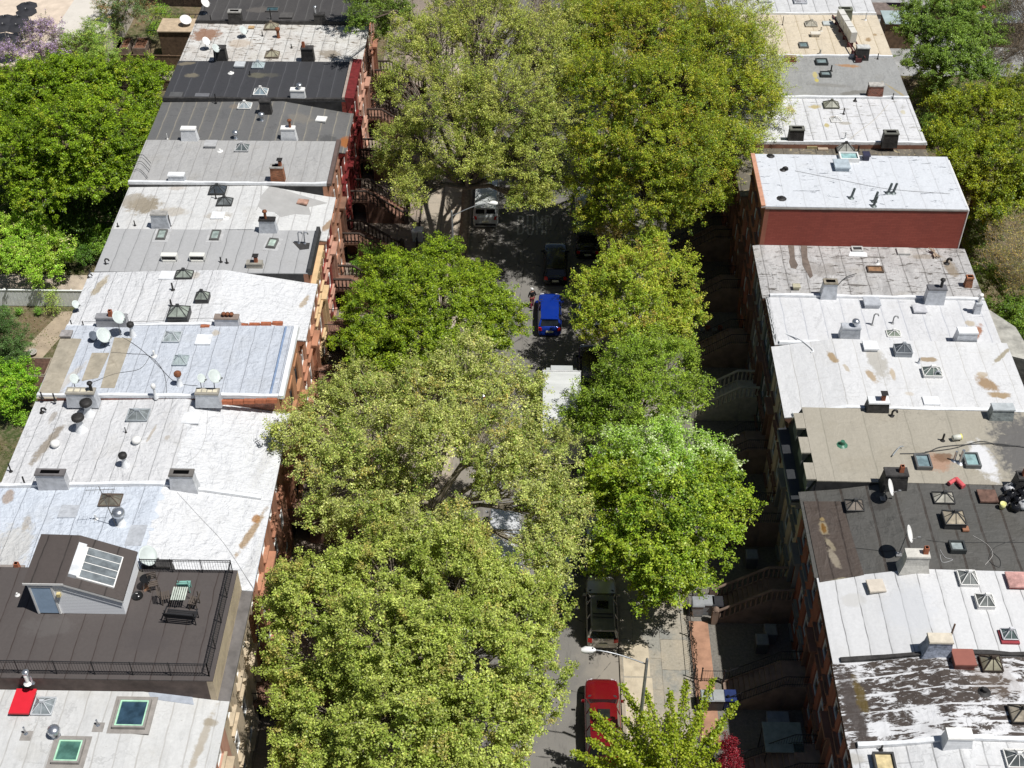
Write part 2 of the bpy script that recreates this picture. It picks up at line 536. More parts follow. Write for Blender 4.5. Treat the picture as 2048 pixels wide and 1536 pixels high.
def window_meshes(w_, h_, frame, trim, style):
    """window facing +X, origin at the middle of its sill line on the facade plane"""
    def mk():
        f = MB()
        t = 0.06
        xi, xo = -0.17, -0.1
        f.box(xi, xo, -w_ / 2, -w_ / 2 + t, 0, h_).box(xi, xo, w_ / 2 - t, w_ / 2, 0, h_)
        f.box(xi, xo, -w_ / 2 + t, w_ / 2 - t, 0, t).box(xi, xo, -w_ / 2 + t, w_ / 2 - t, h_ - t, h_)
        f.box(xi + 0.002, xo + 0.01, -w_ / 2 + t, w_ / 2 - t, h_ * 0.5 - 0.035, h_ * 0.5 + 0.035)
        p = MB().box(xi - 0.03, xi + 0.01, -w_ / 2 + 0.01, w_ / 2 - 0.01, 0.01, h_ - 0.01)
        l_ = MB()
        if style == 'hood':
            l_.box(-0.02, 0.1, -w_ / 2 - 0.12, w_ / 2 + 0.12, h_ + 0.02, h_ + 0.2)
            l_.box(0.0, 0.17, -w_ / 2 - 0.18, w_ / 2 + 0.18, h_ + 0.201, h_ + 0.28)
            l_.box(0.0, 0.1, -w_ / 2 - 0.16, -w_ / 2 - 0.02, h_ - 0.22, h_ + 0.019)
            l_.box(0.0, 0.1, w_ / 2 + 0.02, w_ / 2 + 0.16, h_ - 0.22, h_ + 0.019)
        elif style == 'arch':
            pts = []
            for k in range(9):
                a = math.pi * k / 8
                pts.append((math.cos(a) * (w_ / 2 + 0.18), h_ + 0.02 + math.sin(a) * 0.34))
            l_.extr_x(pts, -0.01, 0.2)
        else:
            l_.box(-0.02, 0.07, -w_ / 2 - 0.12, w_ / 2 + 0.12, h_ + 0.005, h_ + 0.22)
        s_ = MB().box(-0.04, 0.15, -w_ / 2 - 0.12, w_ / 2 + 0.12, -0.12, -0.005)
        return (f.mesh('window', frame), p.mesh('pane', WINGLASS), l_.mesh('lintel', trim), s_.mesh('sill', trim))
    return cached(('win', w_, h_, frame.name, trim.name, style), mk)


def stoop_meshes(stone, rail, style):
    """steps down from a door; facing +X, origin at the foot of the facade, door centred on y = 0"""
    def mk():
        s_ = MB()
        W = 0.85
        top, n, run = 2.35, 12, 0.262
        s_.box(0, 1.3, -W, W, top - 0.22, top)                                  # landing
        s_.box(1.12, 1.3, -W + 0.05, W - 0.05, 0.15, top - 0.222)               # wall under its edge
        s_.box(0.0, 1.118, W - 0.25, W - 0.02, 0.15, top - 0.222)               # far cheek
        arc = [(0.03 + 0.54 * (1 - math.cos(math.pi * k / 8)), 1.7 + 0.36 * math.sin(math.pi * k / 8)) for k in range(9)]
        s_.extr_y([(0.001, top - 0.222), (0.001, 1.2), (0.03, 1.2)] + arc + [(1.11, 1.2), (1.119, 1.2), (1.119, top - 0.222)], -W + 0.03, -W + 0.2)
        rise = (top - 0.15) / n
        for i in range(n - 1):
            z = top - rise * (i + 1)
            s_.box(1.302 + run * i, 1.3 + run * (i + 1) + 0.02, -W + 0.06, W - 0.06, max(0.15, z - 0.55), z)
        # cheek walls that follow the flight
        for sy in (-1, 1):
            y0_, y1_ = sy * (W - 0.058), sy * W
            x1_ = 1.3 + run * (n - 1) + 0.1
            s_.add([(1.3, y, z) for y in (y0_, y1_) for z in (0.15, top)] + [(x1_, y, z) for y in (y0_, y1_) for z in (0.15, 0.35)],
                   [(0, 1, 3, 2), (4, 6, 7, 5), (0, 4, 5, 1), (2, 3, 7, 6), (1, 5, 7, 3), (0, 2, 6, 4)])
        rails = []
        for sy in (-1, 1):
            r = MB()
            y = sy * (W - 0.03)
            A = (0.05, y, top + 0.85); B = (1.3, y, top + 0.85); C = (1.3 + run * (n - 1), y, 0.35 + 0.85)
            if style == 'stone':
                for p, q in ((A, B), (B, C)):
                    r.tube(p, q, 0.09, 0.09, 6)
                pts = [(0.12 + 0.28 * k) for k in range(16)]
                for x in pts:
                    zb = top if x < 1.3 else top - (x - 1.3) * (top - 0.35) / (run * (n - 1))
                    r.lathe((x, y, zb), [(0.07, 0), (0.04, 0.1), (0.075, 0.35), (0.035, 0.62), (0.06, 0.82)], 6)
                r.box(C[0] - 0.05, C[0] + 0.3, y - 0.17, y + 0.17, 0.15, 1.35)
                r.lathe((C[0] + 0.12, y, 1.35), [(0.2, 0), (0.2, 0.06), (0.1, 0.16), (0.0, 0.3)], 8)
            else:
                for p, q in ((A, B), (B, C)):
                    r.tube(p, q, 0.028, 0.028, 5)
                    lo = 0.7
                    r.tube((p[0], p[1], p[2] - lo), (q[0], q[1], q[2] - lo), 0.018, 0.018, 4)
                x = 0.1
                while x < C[0]:
                    zb = top if x < 1.3 else top - (x - 1.3) * (top - 0.35) / (run * (n - 1))
                    r.tube((x, y, zb), (x, y, zb + 0.86), 0.012, 0.012, 4, False)
                    x += 0.13
                r.tube((C[0], y, 0.15), (C[0], y, 1.32), 0.07, 0.06, 6)
                r.lathe((C[0], y, 1.3), [(0.05, 0), (0.09, 0.06), (0.0, 0.17)], 6)
            rails.append(r.mesh('railing', rail))
        return (s_.mesh('stoop', stone), rails[0], rails[1])
    return cached(('stoop', stone.name, rail.name, style), mk)


BROWNSTONE_L = M((0.21, 0.115, 0.08), 0.85, var=0.3, sc=1.5)
BROWNSTONE_R = M((0.24, 0.17, 0.13), 0.85, var=0.3, sc=1.5)


DARKRAIL = M((0.05, 0.035, 0.028), 0.8, var=0.3)


class House:
    def __init__(s, side, y0, y1, prof, roof, label, wall=TARM, facade=None, trim=None, frame=WHITE, cornice=None, corn='bracket',
                 xf=None, edge=0.55, parapet='coat', winstyle='hood', rows=None, stoop='iron', stoopstone=None, doorbay=2, low=0.0,
                 frontwall=0.0, group=None, stoops=True, farcurb=False, colour='brown'):
        s.sg = -1 if side == 'L' else 1
        if side == 'L' and y0 > 71: stoop = 'stone'
        s.out = -s.sg
        s.xf = xf if xf else (14.6 if side == 'L' else 15.0)
        s.y0, s.y1, s.prof = y0, y1, prof
        s.root = empty('row_house', (s.sg * s.xf, (y0 + y1) / 2, 0), label, 'house', group or ('row houses on the left side of the street' if side == 'L' else 'row houses on the right side of the street'))
        s.org = tuple(s.root.location)
        ya, yb = y0 + 0.004, y1 - 0.004
        sg = s.sg
        xf_ = s.xf
        ztop = prof[-1][1]
        # body: party walls and rear wall
        b = MB(s.org)
        inner = [(sg * x, z - 0.07) for x, z in prof if x > xf_ + 0.3]
        zi = s.zx(xf_ + 0.3) - 0.07
        tail = [(sg * (xf_ + 0.3), zi), (sg * (xf_ + 0.3), -0.3)] if prof[-1][0] < xf_ + .3 else [(sg * prof[-1][0], -0.3)]
        b.extr_y([(sg * prof[0][0], -0.3)] + inner + tail, ya, yb)
        b.build('wall', wall, s.root)
        # roof sheet, carried out over the cornice
        pts = [(prof[0][0] + 0.06, prof[0][1] - 0.01)] + [(x, z) for x, z in prof[1:-1]] + [(xf_ if prof[-1][0] < xf_ + .3 else prof[-1][0], prof[-1][1])]
        if edge > 0: pts.append((xf_ - edge, prof[-1][1] - 0.06))
        elif edge < 0: pts[-1] = (xf_ + 0.01, prof[-1][1])
        r = MB(s.org)
        poly = [(sg * x, z) for x, z in pts] + [(sg * x, z - 0.066) for x, z in reversed(pts)]
        r.extr_y(poly, ya + 0.002, yb - 0.002)
        s.roof = r.build('roof', roof, s.root)
        rng = random.Random(int(y0 * 10) + (7 if side == 'L' else 3))
        # raised, uneven curb along the near party line (and a strip at the rear edge)
        if parapet:
            cm = {'coat': COAT, 'tar': TARM, 'silver': SILVER, 'terra': TERRA}.get(parapet, parapet)
            cb = MB(s.org)
            xs = [xf_ + 0.02]
            while xs[-1] < prof[0][0] - 1.2: xs.append(xs[-1] + rng.uniform(0.6, 1.3))
            xs.append(prof[0][0])
            ks = [(rng.uniform(0.13, 0.2), rng.uniform(0.16, 0.27)) for _ in xs]
            for (xa, xb_), (h0, w0), (h1, w1) in zip(zip(xs, xs[1:]), ks, ks[1:]):
                za, zb = s.zx(xa), s.zx(xb_)
                vs = []
                for x, z, h, ww in ((xa, za, h0, w0), (xb_, zb, h1, w1)):
                    vs += [(sg * x, ya + 0.003, z - 0.05), (sg * x, ya + 0.012, z + h), (sg * x, ya + ww, z + h), (sg * x, ya + ww + 0.12, z - 0.05)]
                cb.add(vs, [(0, 1, 5, 4), (1, 2, 6, 5), (2, 3, 7, 6)] + ([(0, 3, 2, 1)] if xa == xs[0] else []) + ([(4, 5, 6, 7)] if xb_ == xs[-1] else []), False)
            cb.build('parapet', cm, s.root)
        s.ztop = ztop
        if facade is not None:
            s.make_facade(facade, trim or facade, frame, cornice or trim or facade, corn, edge, winstyle, rows, stoop, stoopstone or (BROWNSTONE_L if side == 'L' else BROWNSTONE_R), doorbay, ya, yb, frontwall, stoops)

    def zx(s, X):
        p = s.prof
        X = abs(X)
        if X >= p[0][0]: return p[0][1]
        for (xa, za), (xb, zb) in zip(p, p[1:]):
            if xb <= X <= xa: return za + (zb - za) * (xa - X) / (xa - xb)
        return p[-1][1]

    def pos(s, px, py, dz=0.0):
        z = 10.0
        for _ in range(4):
            x, y = at(px, py, z + dz)
            z = s.zx(x)
        return x, y, z

    def make_facade(s, fm, trim, frame, corn_m, corn, edge, winstyle, rows, stoop, stone, doorbay, ya, yb, frontwall, stoops):
        sg, o, xf_, W = s.sg, s.out, s.xf, yb - ya
        rows = rows or [(0.75, 1.5), (2.95, 2.2), (6.1, 1.75)]
        X0 = sg * xf_
        nb = 3
        cy = [ya + W * (0.19 + 0.31 * k) for k in range(nb)]
        ww = 1.0
        zt = s.ztop - 0.08 + frontwall
        ys = [ya] + [q for c in cy for q in (c - ww / 2, c + ww / 2)] + [yb]
        opens = {}
        zs = [0.0, 0.15]
        for ri, (zb, h) in enumerate(rows):
            zs += [zb, zb + h]
        db = doorbay % nb
        door_z0, door_z1 = 2.35, rows[1][0] + rows[1][1]
        zs = sorted(set(zs + [door_z0, zt]))
        b = MB(s.org)
        dep = 0.3
        for i in range(len(ys) - 1):
            for j in range(len(zs) - 1):
                a0, a1, z0, z1 = ys[i], ys[i + 1], zs[j], zs[j + 1]
                hole = False
                if i % 2 == 1:
                    k = i // 2
                    for ri, (zb, h) in enumerate(rows):
                        if k == db and ri == 0: continue
                        lo = door_z0 if (k == db and ri == 1) else zb
                        if z0 >= lo - 1e-6 and z1 <= zb + h + 1e-6: hole = True
                if not hole:
                    q = [(X0, a0, z0), (X0, a1, z0), (X0, a1, z1), (X0, a0, z1)]
                    b.add(q, [(0, 1, 2, 3) if o > 0 else (3, 2, 1, 0)])
                else:
                    X1 = X0 - o * dep
                    for (p0, p1) in (((a0, z0), (a0, z1)), ((a1, z0), (a1, z1))):
                        b.add([(X0, p0[0], p0[1]), (X0, p1[0], p1[1]), (X1, p1[0], p1[1]), (X1, p0[0], p0[1])], [(0, 1, 2, 3)])
        # heads and sills of the openings, ends and top of the slab
        for k, c in enumerate(cy):
            for ri, (zb, h) in enumerate(rows):
                if k == db and ri == 0: continue
                lo = door_z0 if (k == db and ri == 1) else zb
                for z in (lo, zb + h):
                    b.add([(X0, c - ww / 2, z), (X0, c + ww / 2, z), (X0 - o * dep, c + ww / 2, z), (X0 - o * dep, c - ww / 2, z)], [(0, 1, 2, 3)])
        b.add([(X0, ya, zt), (X0, yb, zt), (X0 - o * dep, yb, zt), (X0 - o * dep, ya, zt)], [(0, 1, 2, 3)])
        for y in (ya, yb):
            b.add([(X0, y, 0), (X0, y, zt), (X0 - o * dep, y, zt), (X0 - o * dep, y, 0)], [(0, 1, 2, 3)])
        if frontwall: b.add([(X0 - o * dep, ya, 0), (X0 - o * dep, yb, 0), (X0 - o * dep, yb, zt), (X0 - o * dep, ya, zt)], [(0, 1, 2, 3)])
        b.build('facade', fm, s.root)
        rz = 0.0 if o > 0 else math.pi
        for k, c in enumerate(cy):
            for ri, (zb, h) in enumerate(rows):
                if k == db and ri == 0: continue
                loc = (0, c - s.org[1], zb)
                if k == db and ri == 1:
                    d = cached(('door', trim.name), lambda: (
                        MB().box(-0.26, -0.2, -0.44, 0.44, 0, 2.15).mesh('door', M((0.07, 0.035, 0.02), 0.5)),
                        MB().box(-0.21, -0.12, -0.48, 0.48, 2.15, 2.24).box(-0.21, -0.12, -0.5, -0.44, 0, 2.15).box(-0.21, -0.12, 0.44, 0.5, 0, 2.15).mesh('door_frame', trim),
                        MB().box(-0.02, 0.22, -0.62, -0.5, 0, 2.9).box(-0.02, 0.22, 0.5, 0.62, 0, 2.9).box(0, 0.4, -0.78, 0.78, 2.9, 3.08).box(0, 0.3, -0.7, 0.7, 2.78, 2.899).mesh('door_hood', trim),
                        MB().box(-0.24, -0.17, -0.44, 0.44, 2.26, 2.79).mesh('transom', WINGLASS)))
                    dl = (0, c - s.org[1], door_z0)
                    dr = put('door', d[0], s.root, dl, rz)
                    for nm, me in zip(('door_frame', 'door_hood', 'transom'), d[1:]): put(nm, me, dr)
                    continue
                wm = window_meshes(ww, h, frame, trim, winstyle)
                wo = put('window', wm[0], s.root, loc, rz)
                put('pane', wm[1], wo)
                put('lintel', wm[2], wo)
                put('sill', wm[3], wo)
        side_left = s.sg < 0
        if stoops:
            sm = stoop_meshes(stone, IRON if stoop == 'iron' else (DARKRAIL if side_left else stone), stoop)
            st = put('stoop', sm[0], s.root, (0, cy[db] - s.org[1], 0), rz)
            put('railing', sm[1], st)
            put('railing', sm[2], st)
            gd = cached(('gd',), lambda: MB().box(0.004, 0.05, -0.42, 0.42, 0.16, 2.0).mesh('basement_door', IRON))
            put('basement_door', gd, s.root, (0, cy[db] - s.org[1], 0), rz)
        if corn and edge > 0:
            c = MB(s.org)
            e = edge - 0.03
            zc = s.ztop - 0.14
            X = lambda d: sg * (xf_ - d)
            poly = [(X(0.002), zc), (X(e), zc), (X(e), zc - 0.1), (X(e * 0.8), zc - 0.2), (X(e * 0.55), zc - 0.24), (X(e * 0.5), zc - 0.34), (X(0.12), zc - 0.36), (X(0.1), zc - 0.75), (X(0.002), zc - 0.78)]
            c.extr_y(poly, ya + 0.006, yb - 0.006)
            nbk = 7 if corn == 'bracket' else 14
            for k in range(nbk):
                y = ya + (k + 0.5) * W / nbk
                hw = 0.07 if corn == 'bracket' else 0.05
                d_ = 0.72 if corn == 'bracket' else 0.3
                c.extr_y([(X(0.103), zc - 0.25), (X(e * 0.93), zc - 0.21), (X(e * 0.9), zc - 0.34), (X(0.25), zc - 0.3 - d_ * 0.5), (X(0.103), zc - 0.25 - d_)], y - hw, y + hw)
            c.build('cornice', corn_m, s.root)

    # ---------------------------------------------------------------- things fixed on the roof
    def chimney(s, px, py, w_=1.0, d=0.5, h=1.0, m=SILVER, cap=None, flues=(), lean=0.06, skirt=0.0, a=0.0):
        x, y, z = s.pos(px, py)
        b = MB(s.org)
        if skirt: b.rbox(x, y, w_ + skirt * 2, d + skirt * 1.2, z - 0.1, z + h * 0.45, a, skirt, skirt * 0.6)
        b.rbox(x, y, w_, d, z - 0.1 + (0.1 + h * 0.4 if skirt else 0), z + h, a, lean, lean * 0.5)
        c = b.build('chimney', m, s.root)
        k = MB(s.org)
        cm = cap or m
        k.rbox(x, y, w_ - 2 * lean + 0.1, d - lean + 0.08, z + h + 0.002, z + h + 0.09, a, 0.02, 0.02)
        k.build('chimney_cap', cm, c)
        zt = z + h + 0.09
        for fl in flues:
            kind, fx = fl[0], fl[1]
            fxx, fyy = x + fx * w_ * 0.38 * math.cos(a), y + fx * w_ * 0.38 * math.sin(a)
            q = MB(s.org)
            if kind == 'pot':
                q.rbox(fxx, fyy, 0.24, 0.24, zt, zt + 0.42, a, 0.015, 0.015)
                f = q.build('flue', TERRA, c)
                MB(s.org).rbox(fxx, fyy, 0.15, 0.15, zt + 0.421, zt + 0.424, a).build('flue_mouth', HOLE, c)
            elif kind == 'cappot':
                q.rbox(fxx, fyy, 0.22, 0.22, zt, zt + 0.36, a, 0.01, 0.01)
                q.build('flue', TERRA, c)
                g = MB(s.org)
                for ux in (-1, 1):
                    for uy in (-1, 1): g.box(fxx + ux * 0.09 - 0.012, fxx + ux * 0.09 + 0.012, fyy + uy * 0.09 - 0.012, fyy + uy * 0.09 + 0.012, zt + 0.362, zt + 0.5)
                g.box(fxx - 0.2, fxx + 0.2, fyy - 0.2, fyy + 0.2, zt + 0.502, zt + 0.53, 0.03, 0.03)
                g.build('flue_cap', BLACKM, c)
            elif kind == 'pipe':
                q.tube((fxx, fyy, zt), (fxx, fyy, zt + 0.55), 0.09, 0.09, 10)
                q.lathe((fxx, fyy, zt + 0.5), [(0.09, 0), (0.17, 0.03), (0.15, 0.12), (0.0, 0.16)], 10)
                q.build('flue', RUST if len(fl) < 3 else fl[2], c)
            elif kind == 'turbine':
                q.tube((fxx, fyy, zt), (fxx, fyy, zt + 0.15), 0.13, 0.13, 12)
                q.lathe((fxx, fyy, zt + 0.14), [(0.13, 0), (0.23, 0.08), (0.25, 0.17), (0.2, 0.27), (0.08, 0.33), (0, 0.335)], 14)
                q.build('flue', GALV, c)
            elif kind == 'cowls':
                for k_ in range(3):
                    q.lathe((x + (k_ - 0.6) * 0.24, y, zt), [(0.08, 0), (0.09, 0.12), (0.15, 0.16), (0.12, 0.25), (0, 0.3)], 8)
                q.build('flue', RUST, c)
            elif kind == 'holes':
                n_ = 4
                for k_ in range(n_):
                    q.rbox(x + (k_ - 1.5) * w_ * 0.22 * math.cos(a), y + (k_ - 1.5) * w_ * 0.22 * math.sin(a), w_ * 0.17, d * 0.45, zt + 0.001, zt + 0.02, a)
                q.build('flue_mouth', M((0.6, 0.55, 0.42), 0.8), c)
            elif kind == 'open':
                q.rbox(x, y, w_ * 0.62, d * 0.5, zt + 0.001, zt + 0.006, a)
                q.build('flue_mouth', HOLE, c)
        return c

    def pyramid(s, px, py, w_=0.95, d=0.95, curb=0.18, h=0.4, frame=None, g=None, a=0.0, ridge=0.0, cap=True):
        x, y, z = s.pos(px, py)
        frame = frame or M((0.1, 0.1, 0.1), 0.5, 0.3)
        g = g or glass((0.2, 0.24, 0.23), 0.1)
        ca, sa = math.cos(a), math.sin(a)
        L = lambda lx, ly, lz: (x + lx * ca - ly * sa, y + lx * sa + ly * ca, z + lz)
        b = MB(s.org)
        b.rbox(x, y, w_, d, z - 0.05, z + curb, a)
        zc, zt = curb + 0.003, curb + h
        cs = [(-w_ / 2, -d / 2), (w_ / 2, -d / 2), (w_ / 2, d / 2), (-w_ / 2, d / 2)]
        r = 0.1 + ridge
        tops = [(-r * 0.5, 0), (r * 0.5, 0), (r * 0.5, 0), (-r * 0.5, 0)]
        for (cx, cy_), (tx, ty) in zip(cs, tops):
            b.tube(L(cx * 0.97, cy_ * 0.97, zc + 0.01), L(tx, ty, zt), 0.028, 0.028, 4, False)
        for (ax_, ay), (tx, ty) in (((0, -d / 2), (0, 0)), ((0, d / 2), (0, 0)), ((-w_ / 2, 0), (-r / 2, 0)), ((w_ / 2, 0), (r / 2, 0))):
            b.tube(L(ax_ * 0.97, ay * 0.97, zc + 0.01), L(tx, ty, zt), 0.018, 0.018, 4, False)
        for (p, q) in zip(cs, cs[1:] + cs[:1]):
            b.tube(L(p[0], p[1], zc), L(q[0], q[1], zc), 0.03, 0.03, 4, False)
        if cap: b.rbox(x, y, 0.22 + ridge, 0.16, z + zt - 0.03, z + zt + 0.1, a, 0.02, 0.02)
        o_ = b.build('skylight', frame, s.root)
        pb = MB(s.org)
        q = [L(cx * 0.93, cy_ * 0.93, zc + 0.004) for cx, cy_ in cs] + [L(-r * 0.5, 0, zt - 0.02), L(r * 0.5, 0, zt - 0.02)]
        pb.add(q, [(0, 1, 5, 4), (1, 2, 5), (2, 3, 4, 5), (3, 0, 4), (3, 2, 1, 0)])
        pb.build('pane', g, o_)
        return o_

    def flat(s, px, py, w_=0.7, d=1.0, h=0.16, frame=None, g=None, a=0.0, pad=None, inner=None, tilt=0.0):
        """flat glazed roof window in a raised frame"""
        x, y, z = s.pos(px, py)
        frame = frame or M((0.16, 0.16, 0.15), 0.5, 0.3)
        b = MB(s.org)
        t = 0.09
        ca, sa = math.cos(a), math.sin(a)
        def R(lx0, lx1, ly0, ly1, z0, z1, bb):
            cx, cy_ = (lx0 + lx1) / 2, (ly0 + ly1) / 2
            bb.rbox(x + cx * ca - cy_ * sa, y + cx * sa + cy_ * ca, lx1 - lx0, ly1 - ly0, z0, z1, a)
        R(-w_ / 2, -w_ / 2 + t, -d / 2, d / 2, z - 0.03, z + h, b)
        R(w_ / 2 - t, w_ / 2, -d / 2, d / 2, z - 0.03, z + h, b)
        R(-w_ / 2 + t, w_ / 2 - t, -d / 2, -d / 2 + t, z - 0.03, z + h, b)
        R(-w_ / 2 + t, w_ / 2 - t, d / 2 - t, d / 2, z - 0.03, z + h, b)
        o_ = b.build('skylight', frame, s.root)
        q = MB(s.org)
        R(-w_ / 2 + t, w_ / 2 - t, -d / 2 + t, d / 2 - t, z + h * 0.3, z + h * 0.62, q)
        q.build('pane', g or glass((0.05, 0.09, 0.1), 0.05), o_)
        if inner:
            q = MB(s.org)
            k = 0.07
            R(-w_ / 2 + t, -w_ / 2 + t + k, -d / 2 + t, d / 2 - t, z + h * 0.64, z + h * 0.9, q)
            R(w_ / 2 - t - k, w_ / 2 - t, -d / 2 + t, d / 2 - t, z + h * 0.64, z + h * 0.9, q)
            R(-w_ / 2 + t + k, w_ / 2 - t - k, -d / 2 + t, -d / 2 + t + k, z + h * 0.64, z + h * 0.9, q)
            R(-w_ / 2 + t + k, w_ / 2 - t - k, d / 2 - t - k, d / 2 - t, z + h * 0.64, z + h * 0.9, q)
            q.build('inner_frame', inner, o_)
        if pad:
            q = MB(s.org)
            zf = max(s.zx(x - w_ / 2 - 0.22), s.zx(x + w_ / 2 + 0.22))
            R(-w_ / 2 - 0.22, w_ / 2 + 0.22, -d / 2 - 0.22, d / 2 + 0.22, z - 0.04, zf + 0.012, q)
            q.build('flashing', pad, o_)
        return o_

    def hatch(s, px, py, w_=0.8, d=0.8, h=0.25, m=WHITE, a=0.0, body=None):
        x, y, z = s.pos(px, py)
        o_ = MB(s.org).rbox(x, y, w_, d, z + h - 0.09, z + h, a, 0.01, 0.01).build('roof_hatch', m, s.root)
        MB(s.org).rbox(x, y, w_ - 0.12, d - 0.12, z - 0.05, z + h - 0.092, a).build('hatch_curb', body or m, o_)
        return o_

    def pipe(s, px, py, h=0.5, r=0.045, m=None, kind='pipe', lean=(0, 0), pad=None):
        x, y, z = s.pos(px, py)
        m = m or BLACKM
        b = MB(s.org)
        T = (x + lean[0], y + lean[1], z + h)
        B = (x, y, z - 0.02)
        if kind == 'pipe':
            b.tube(B, T, r, r * 0.92, 9)
            b.lathe((x, y, z - 0.01), [(r * 2.6, 0), (r * 2.0, 0.035), (r * 1.1, 0.1)], 9)
        elif kind == 'goose':
            dx = 0.22
            pts = [B, (x, y, z + h - 0.12), (x + dx * 0.3, y, z + h), (x + dx, y, z + h - 0.02), (x + dx * 1.25, y, z + h - 0.16)]
            b.path(pts, r, 7)
            b.lathe((x, y, z - 0.01), [(r * 2.6, 0), (r * 2.0, 0.035), (r * 1.1, 0.1)], 9)
        o_ = None
        if kind in ('mushroom', 'rustcap', 'whitecap'):
            b.lathe((x, y, z - 0.02), [(r * 2.0, 0), (r * 1.3, h * 0.35), (r, h * 0.6), (r, h)], 12)
            o_ = b.build('vent_pipe', m, s.root)
            cm = {'mushroom': BLACKM, 'rustcap': RUST, 'whitecap': WHITE}[kind]
            MB(s.org).lathe((x, y, z + h), [(0, -0.005), (r * 1.75, 0), (r * 2.0, 0.06), (r * 1.95, 0.2), (r * 1.3, 0.27), (0, 0.29)], 14).build('vent_cap', cm, o_)
            return o_
        if kind == 'turbine':
            b.lathe((x, y, z - 0.02), [(r * 1.6, 0), (r * 1.1, 0.05), (r, h * 0.6)], 12)
            o_ = b.build('vent_pipe', m if m is not BLACKM else GALV, s.root)
            prof = [(r, 0), (r * 1.7, r * 0.8), (r * 1.85, r * 1.5), (r * 1.55, r * 2.3), (r * 0.6, r * 2.7), (0, r * 2.75)]
            c_ = MB(s.org)
            c_.lathe((x, y, z + h * 0.6 - 0.021), prof, 16)
            for k in range(16):
                t = 2 * math.pi * k / 16
                c_.tube((x + r * 1.5 * math.cos(t), y + r * 1.5 * math.sin(t), z + h * 0.6 + r * 0.5), (x + r * 1.7 * math.cos(t), y + r * 1.7 * math.sin(t), z + h * 0.6 + r * 2.0), 0.012, 0.012, 3, False)
            c_.build('vent_cap', RUST if m is RUST else GALV, o_)
            return o_
        o_ = b.build('vent_pipe', m, s.root)
        if pad:
            MB(s.org).rbox(x + 0.05, y - 0.12, 0.5, 0.5, z - 0.03, z + 0.012).build('flashing', pad, o_)
        return o_

    def dish(s, px, py, r=0.38, h=0.8, m=None, nrm=(0.7, -0.25, 0.66), zoff=0.0, mast=None):
        """px, py: where the dish's centre is seen; h its height above the roof"""
        z = 10.0
        for _ in range(4):
            x, y = at(px, py, z + h)
            z = s.zx(x)
        C = Vector((x, y, z + h))
        n = Vector(nrm).normalized()
        m = m or M((0.55, 0.6, 0.58), 0.45, var=0.08)
        b = MB(s.org)
        prof = [(0.0, 0.0), (r * 0.4, r * 0.03), (r * 0.75, r * 0.1), (r, r * 0.2), (r * 1.01, r * 0.17), (r * 0.75, r * 0.05), (r * 0.4, -r * 0.03), (0.0, -r * 0.06)]
        b.lathe(C, prof, 22, n)
        # lift: make the lathe oval like an offset dish is not needed; it is round from the front
        o_ = b.build('satellite_dish', m, s.root)
        a_ = MB(s.org)
        down = Vector((0, 0, -1))
        low = C + (down - n * down.dot(n)).normalized() * r * 0.9
        tip = C + n * r * 1.15 + (down - n * down.dot(n)).normalized() * r * 0.75
        a_.tube(low, tip, 0.022, 0.02, 5)
        a_.tube(tip - n * 0.02, tip + Vector((0, 0, 0.05)) - n * 0.16, 0.05, 0.04, 8)
        back = C - n * 0.1
        mb = mast if mast else (back.x - n.x * 0.1, back.y, z)
        a_.tube(C - n * 0.03, back, 0.04, 0.04, 6)
        a_.tube(back, mb, 0.028, 0.028, 6)
        a_.rbox(mb[0], mb[1], 0.3, 0.3, mb[2] - 0.02, mb[2] + 0.03)
        a_.build('dish_mast', M((0.3, 0.3, 0.3), 0.5, 0.5), o_)
        return o_

    def ac(s, px, py, w_=0.95, d=0.4, h=0.7, a=0.0):
        x, y, z = s.pos(px, py)
        z += 0.12
        o_ = MB(s.org).rbox(x, y, w_, d, z, z + h, a, 0.01, 0.01).rbox(x, y, w_ - 0.2, d + 0.1, z - 0.14, z - 0.002, a).build('air_conditioner', M((0.72, 0.71, 0.66), 0.5, var=0.06), s.root)
        q = MB(s.org)
        ca, sa = math.cos(a), math.sin(a)
        for k in range(9):
            zz = z + 0.08 + k * (h - 0.16) / 9
            cx, cy_ = x + (d / 2 + 0.006) * sa, y - (d / 2 + 0.006) * ca
            q.rbox(cx, cy_, w_ * 0.85, 0.012, zz, zz + 0.03, a)
        q.build('grille', BLACKM, o_)
        return o_

    def slab(s, name, poly_px, m, dz=0.012, th=0.03):
        """thin patch of another roofing laid on the roof, outline given where it is seen"""
        pts = [s.pos(a, b_) for a, b_ in poly_px]
        b = MB(s.org)
        n = len(pts)
        vs = [(x, y, z + dz) for x, y, z in pts] + [(x, y, z - 0.03) for x, y, z in pts]
        b.add(vs, [tuple(range(n))] + [(i, i + n, (i + 1) % n + n, (i + 1) % n) for i in range(n)])
        return b.build(name, m, s.root)

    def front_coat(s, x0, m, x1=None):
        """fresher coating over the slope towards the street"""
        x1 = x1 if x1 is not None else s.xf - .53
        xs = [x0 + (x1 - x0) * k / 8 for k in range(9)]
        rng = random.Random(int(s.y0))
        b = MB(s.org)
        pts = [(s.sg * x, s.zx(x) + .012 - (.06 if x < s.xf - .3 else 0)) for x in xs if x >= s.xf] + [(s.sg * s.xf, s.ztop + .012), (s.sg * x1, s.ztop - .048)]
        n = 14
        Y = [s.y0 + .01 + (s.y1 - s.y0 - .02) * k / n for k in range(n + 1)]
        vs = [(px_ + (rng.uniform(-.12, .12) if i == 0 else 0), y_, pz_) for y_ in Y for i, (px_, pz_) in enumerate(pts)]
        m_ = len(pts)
        b.add(vs, [(j * m_ + i, j * m_ + i + 1, (j + 1) * m_ + i + 1, (j + 1) * m_ + i) for j in range(n) for i in range(m_ - 1)])
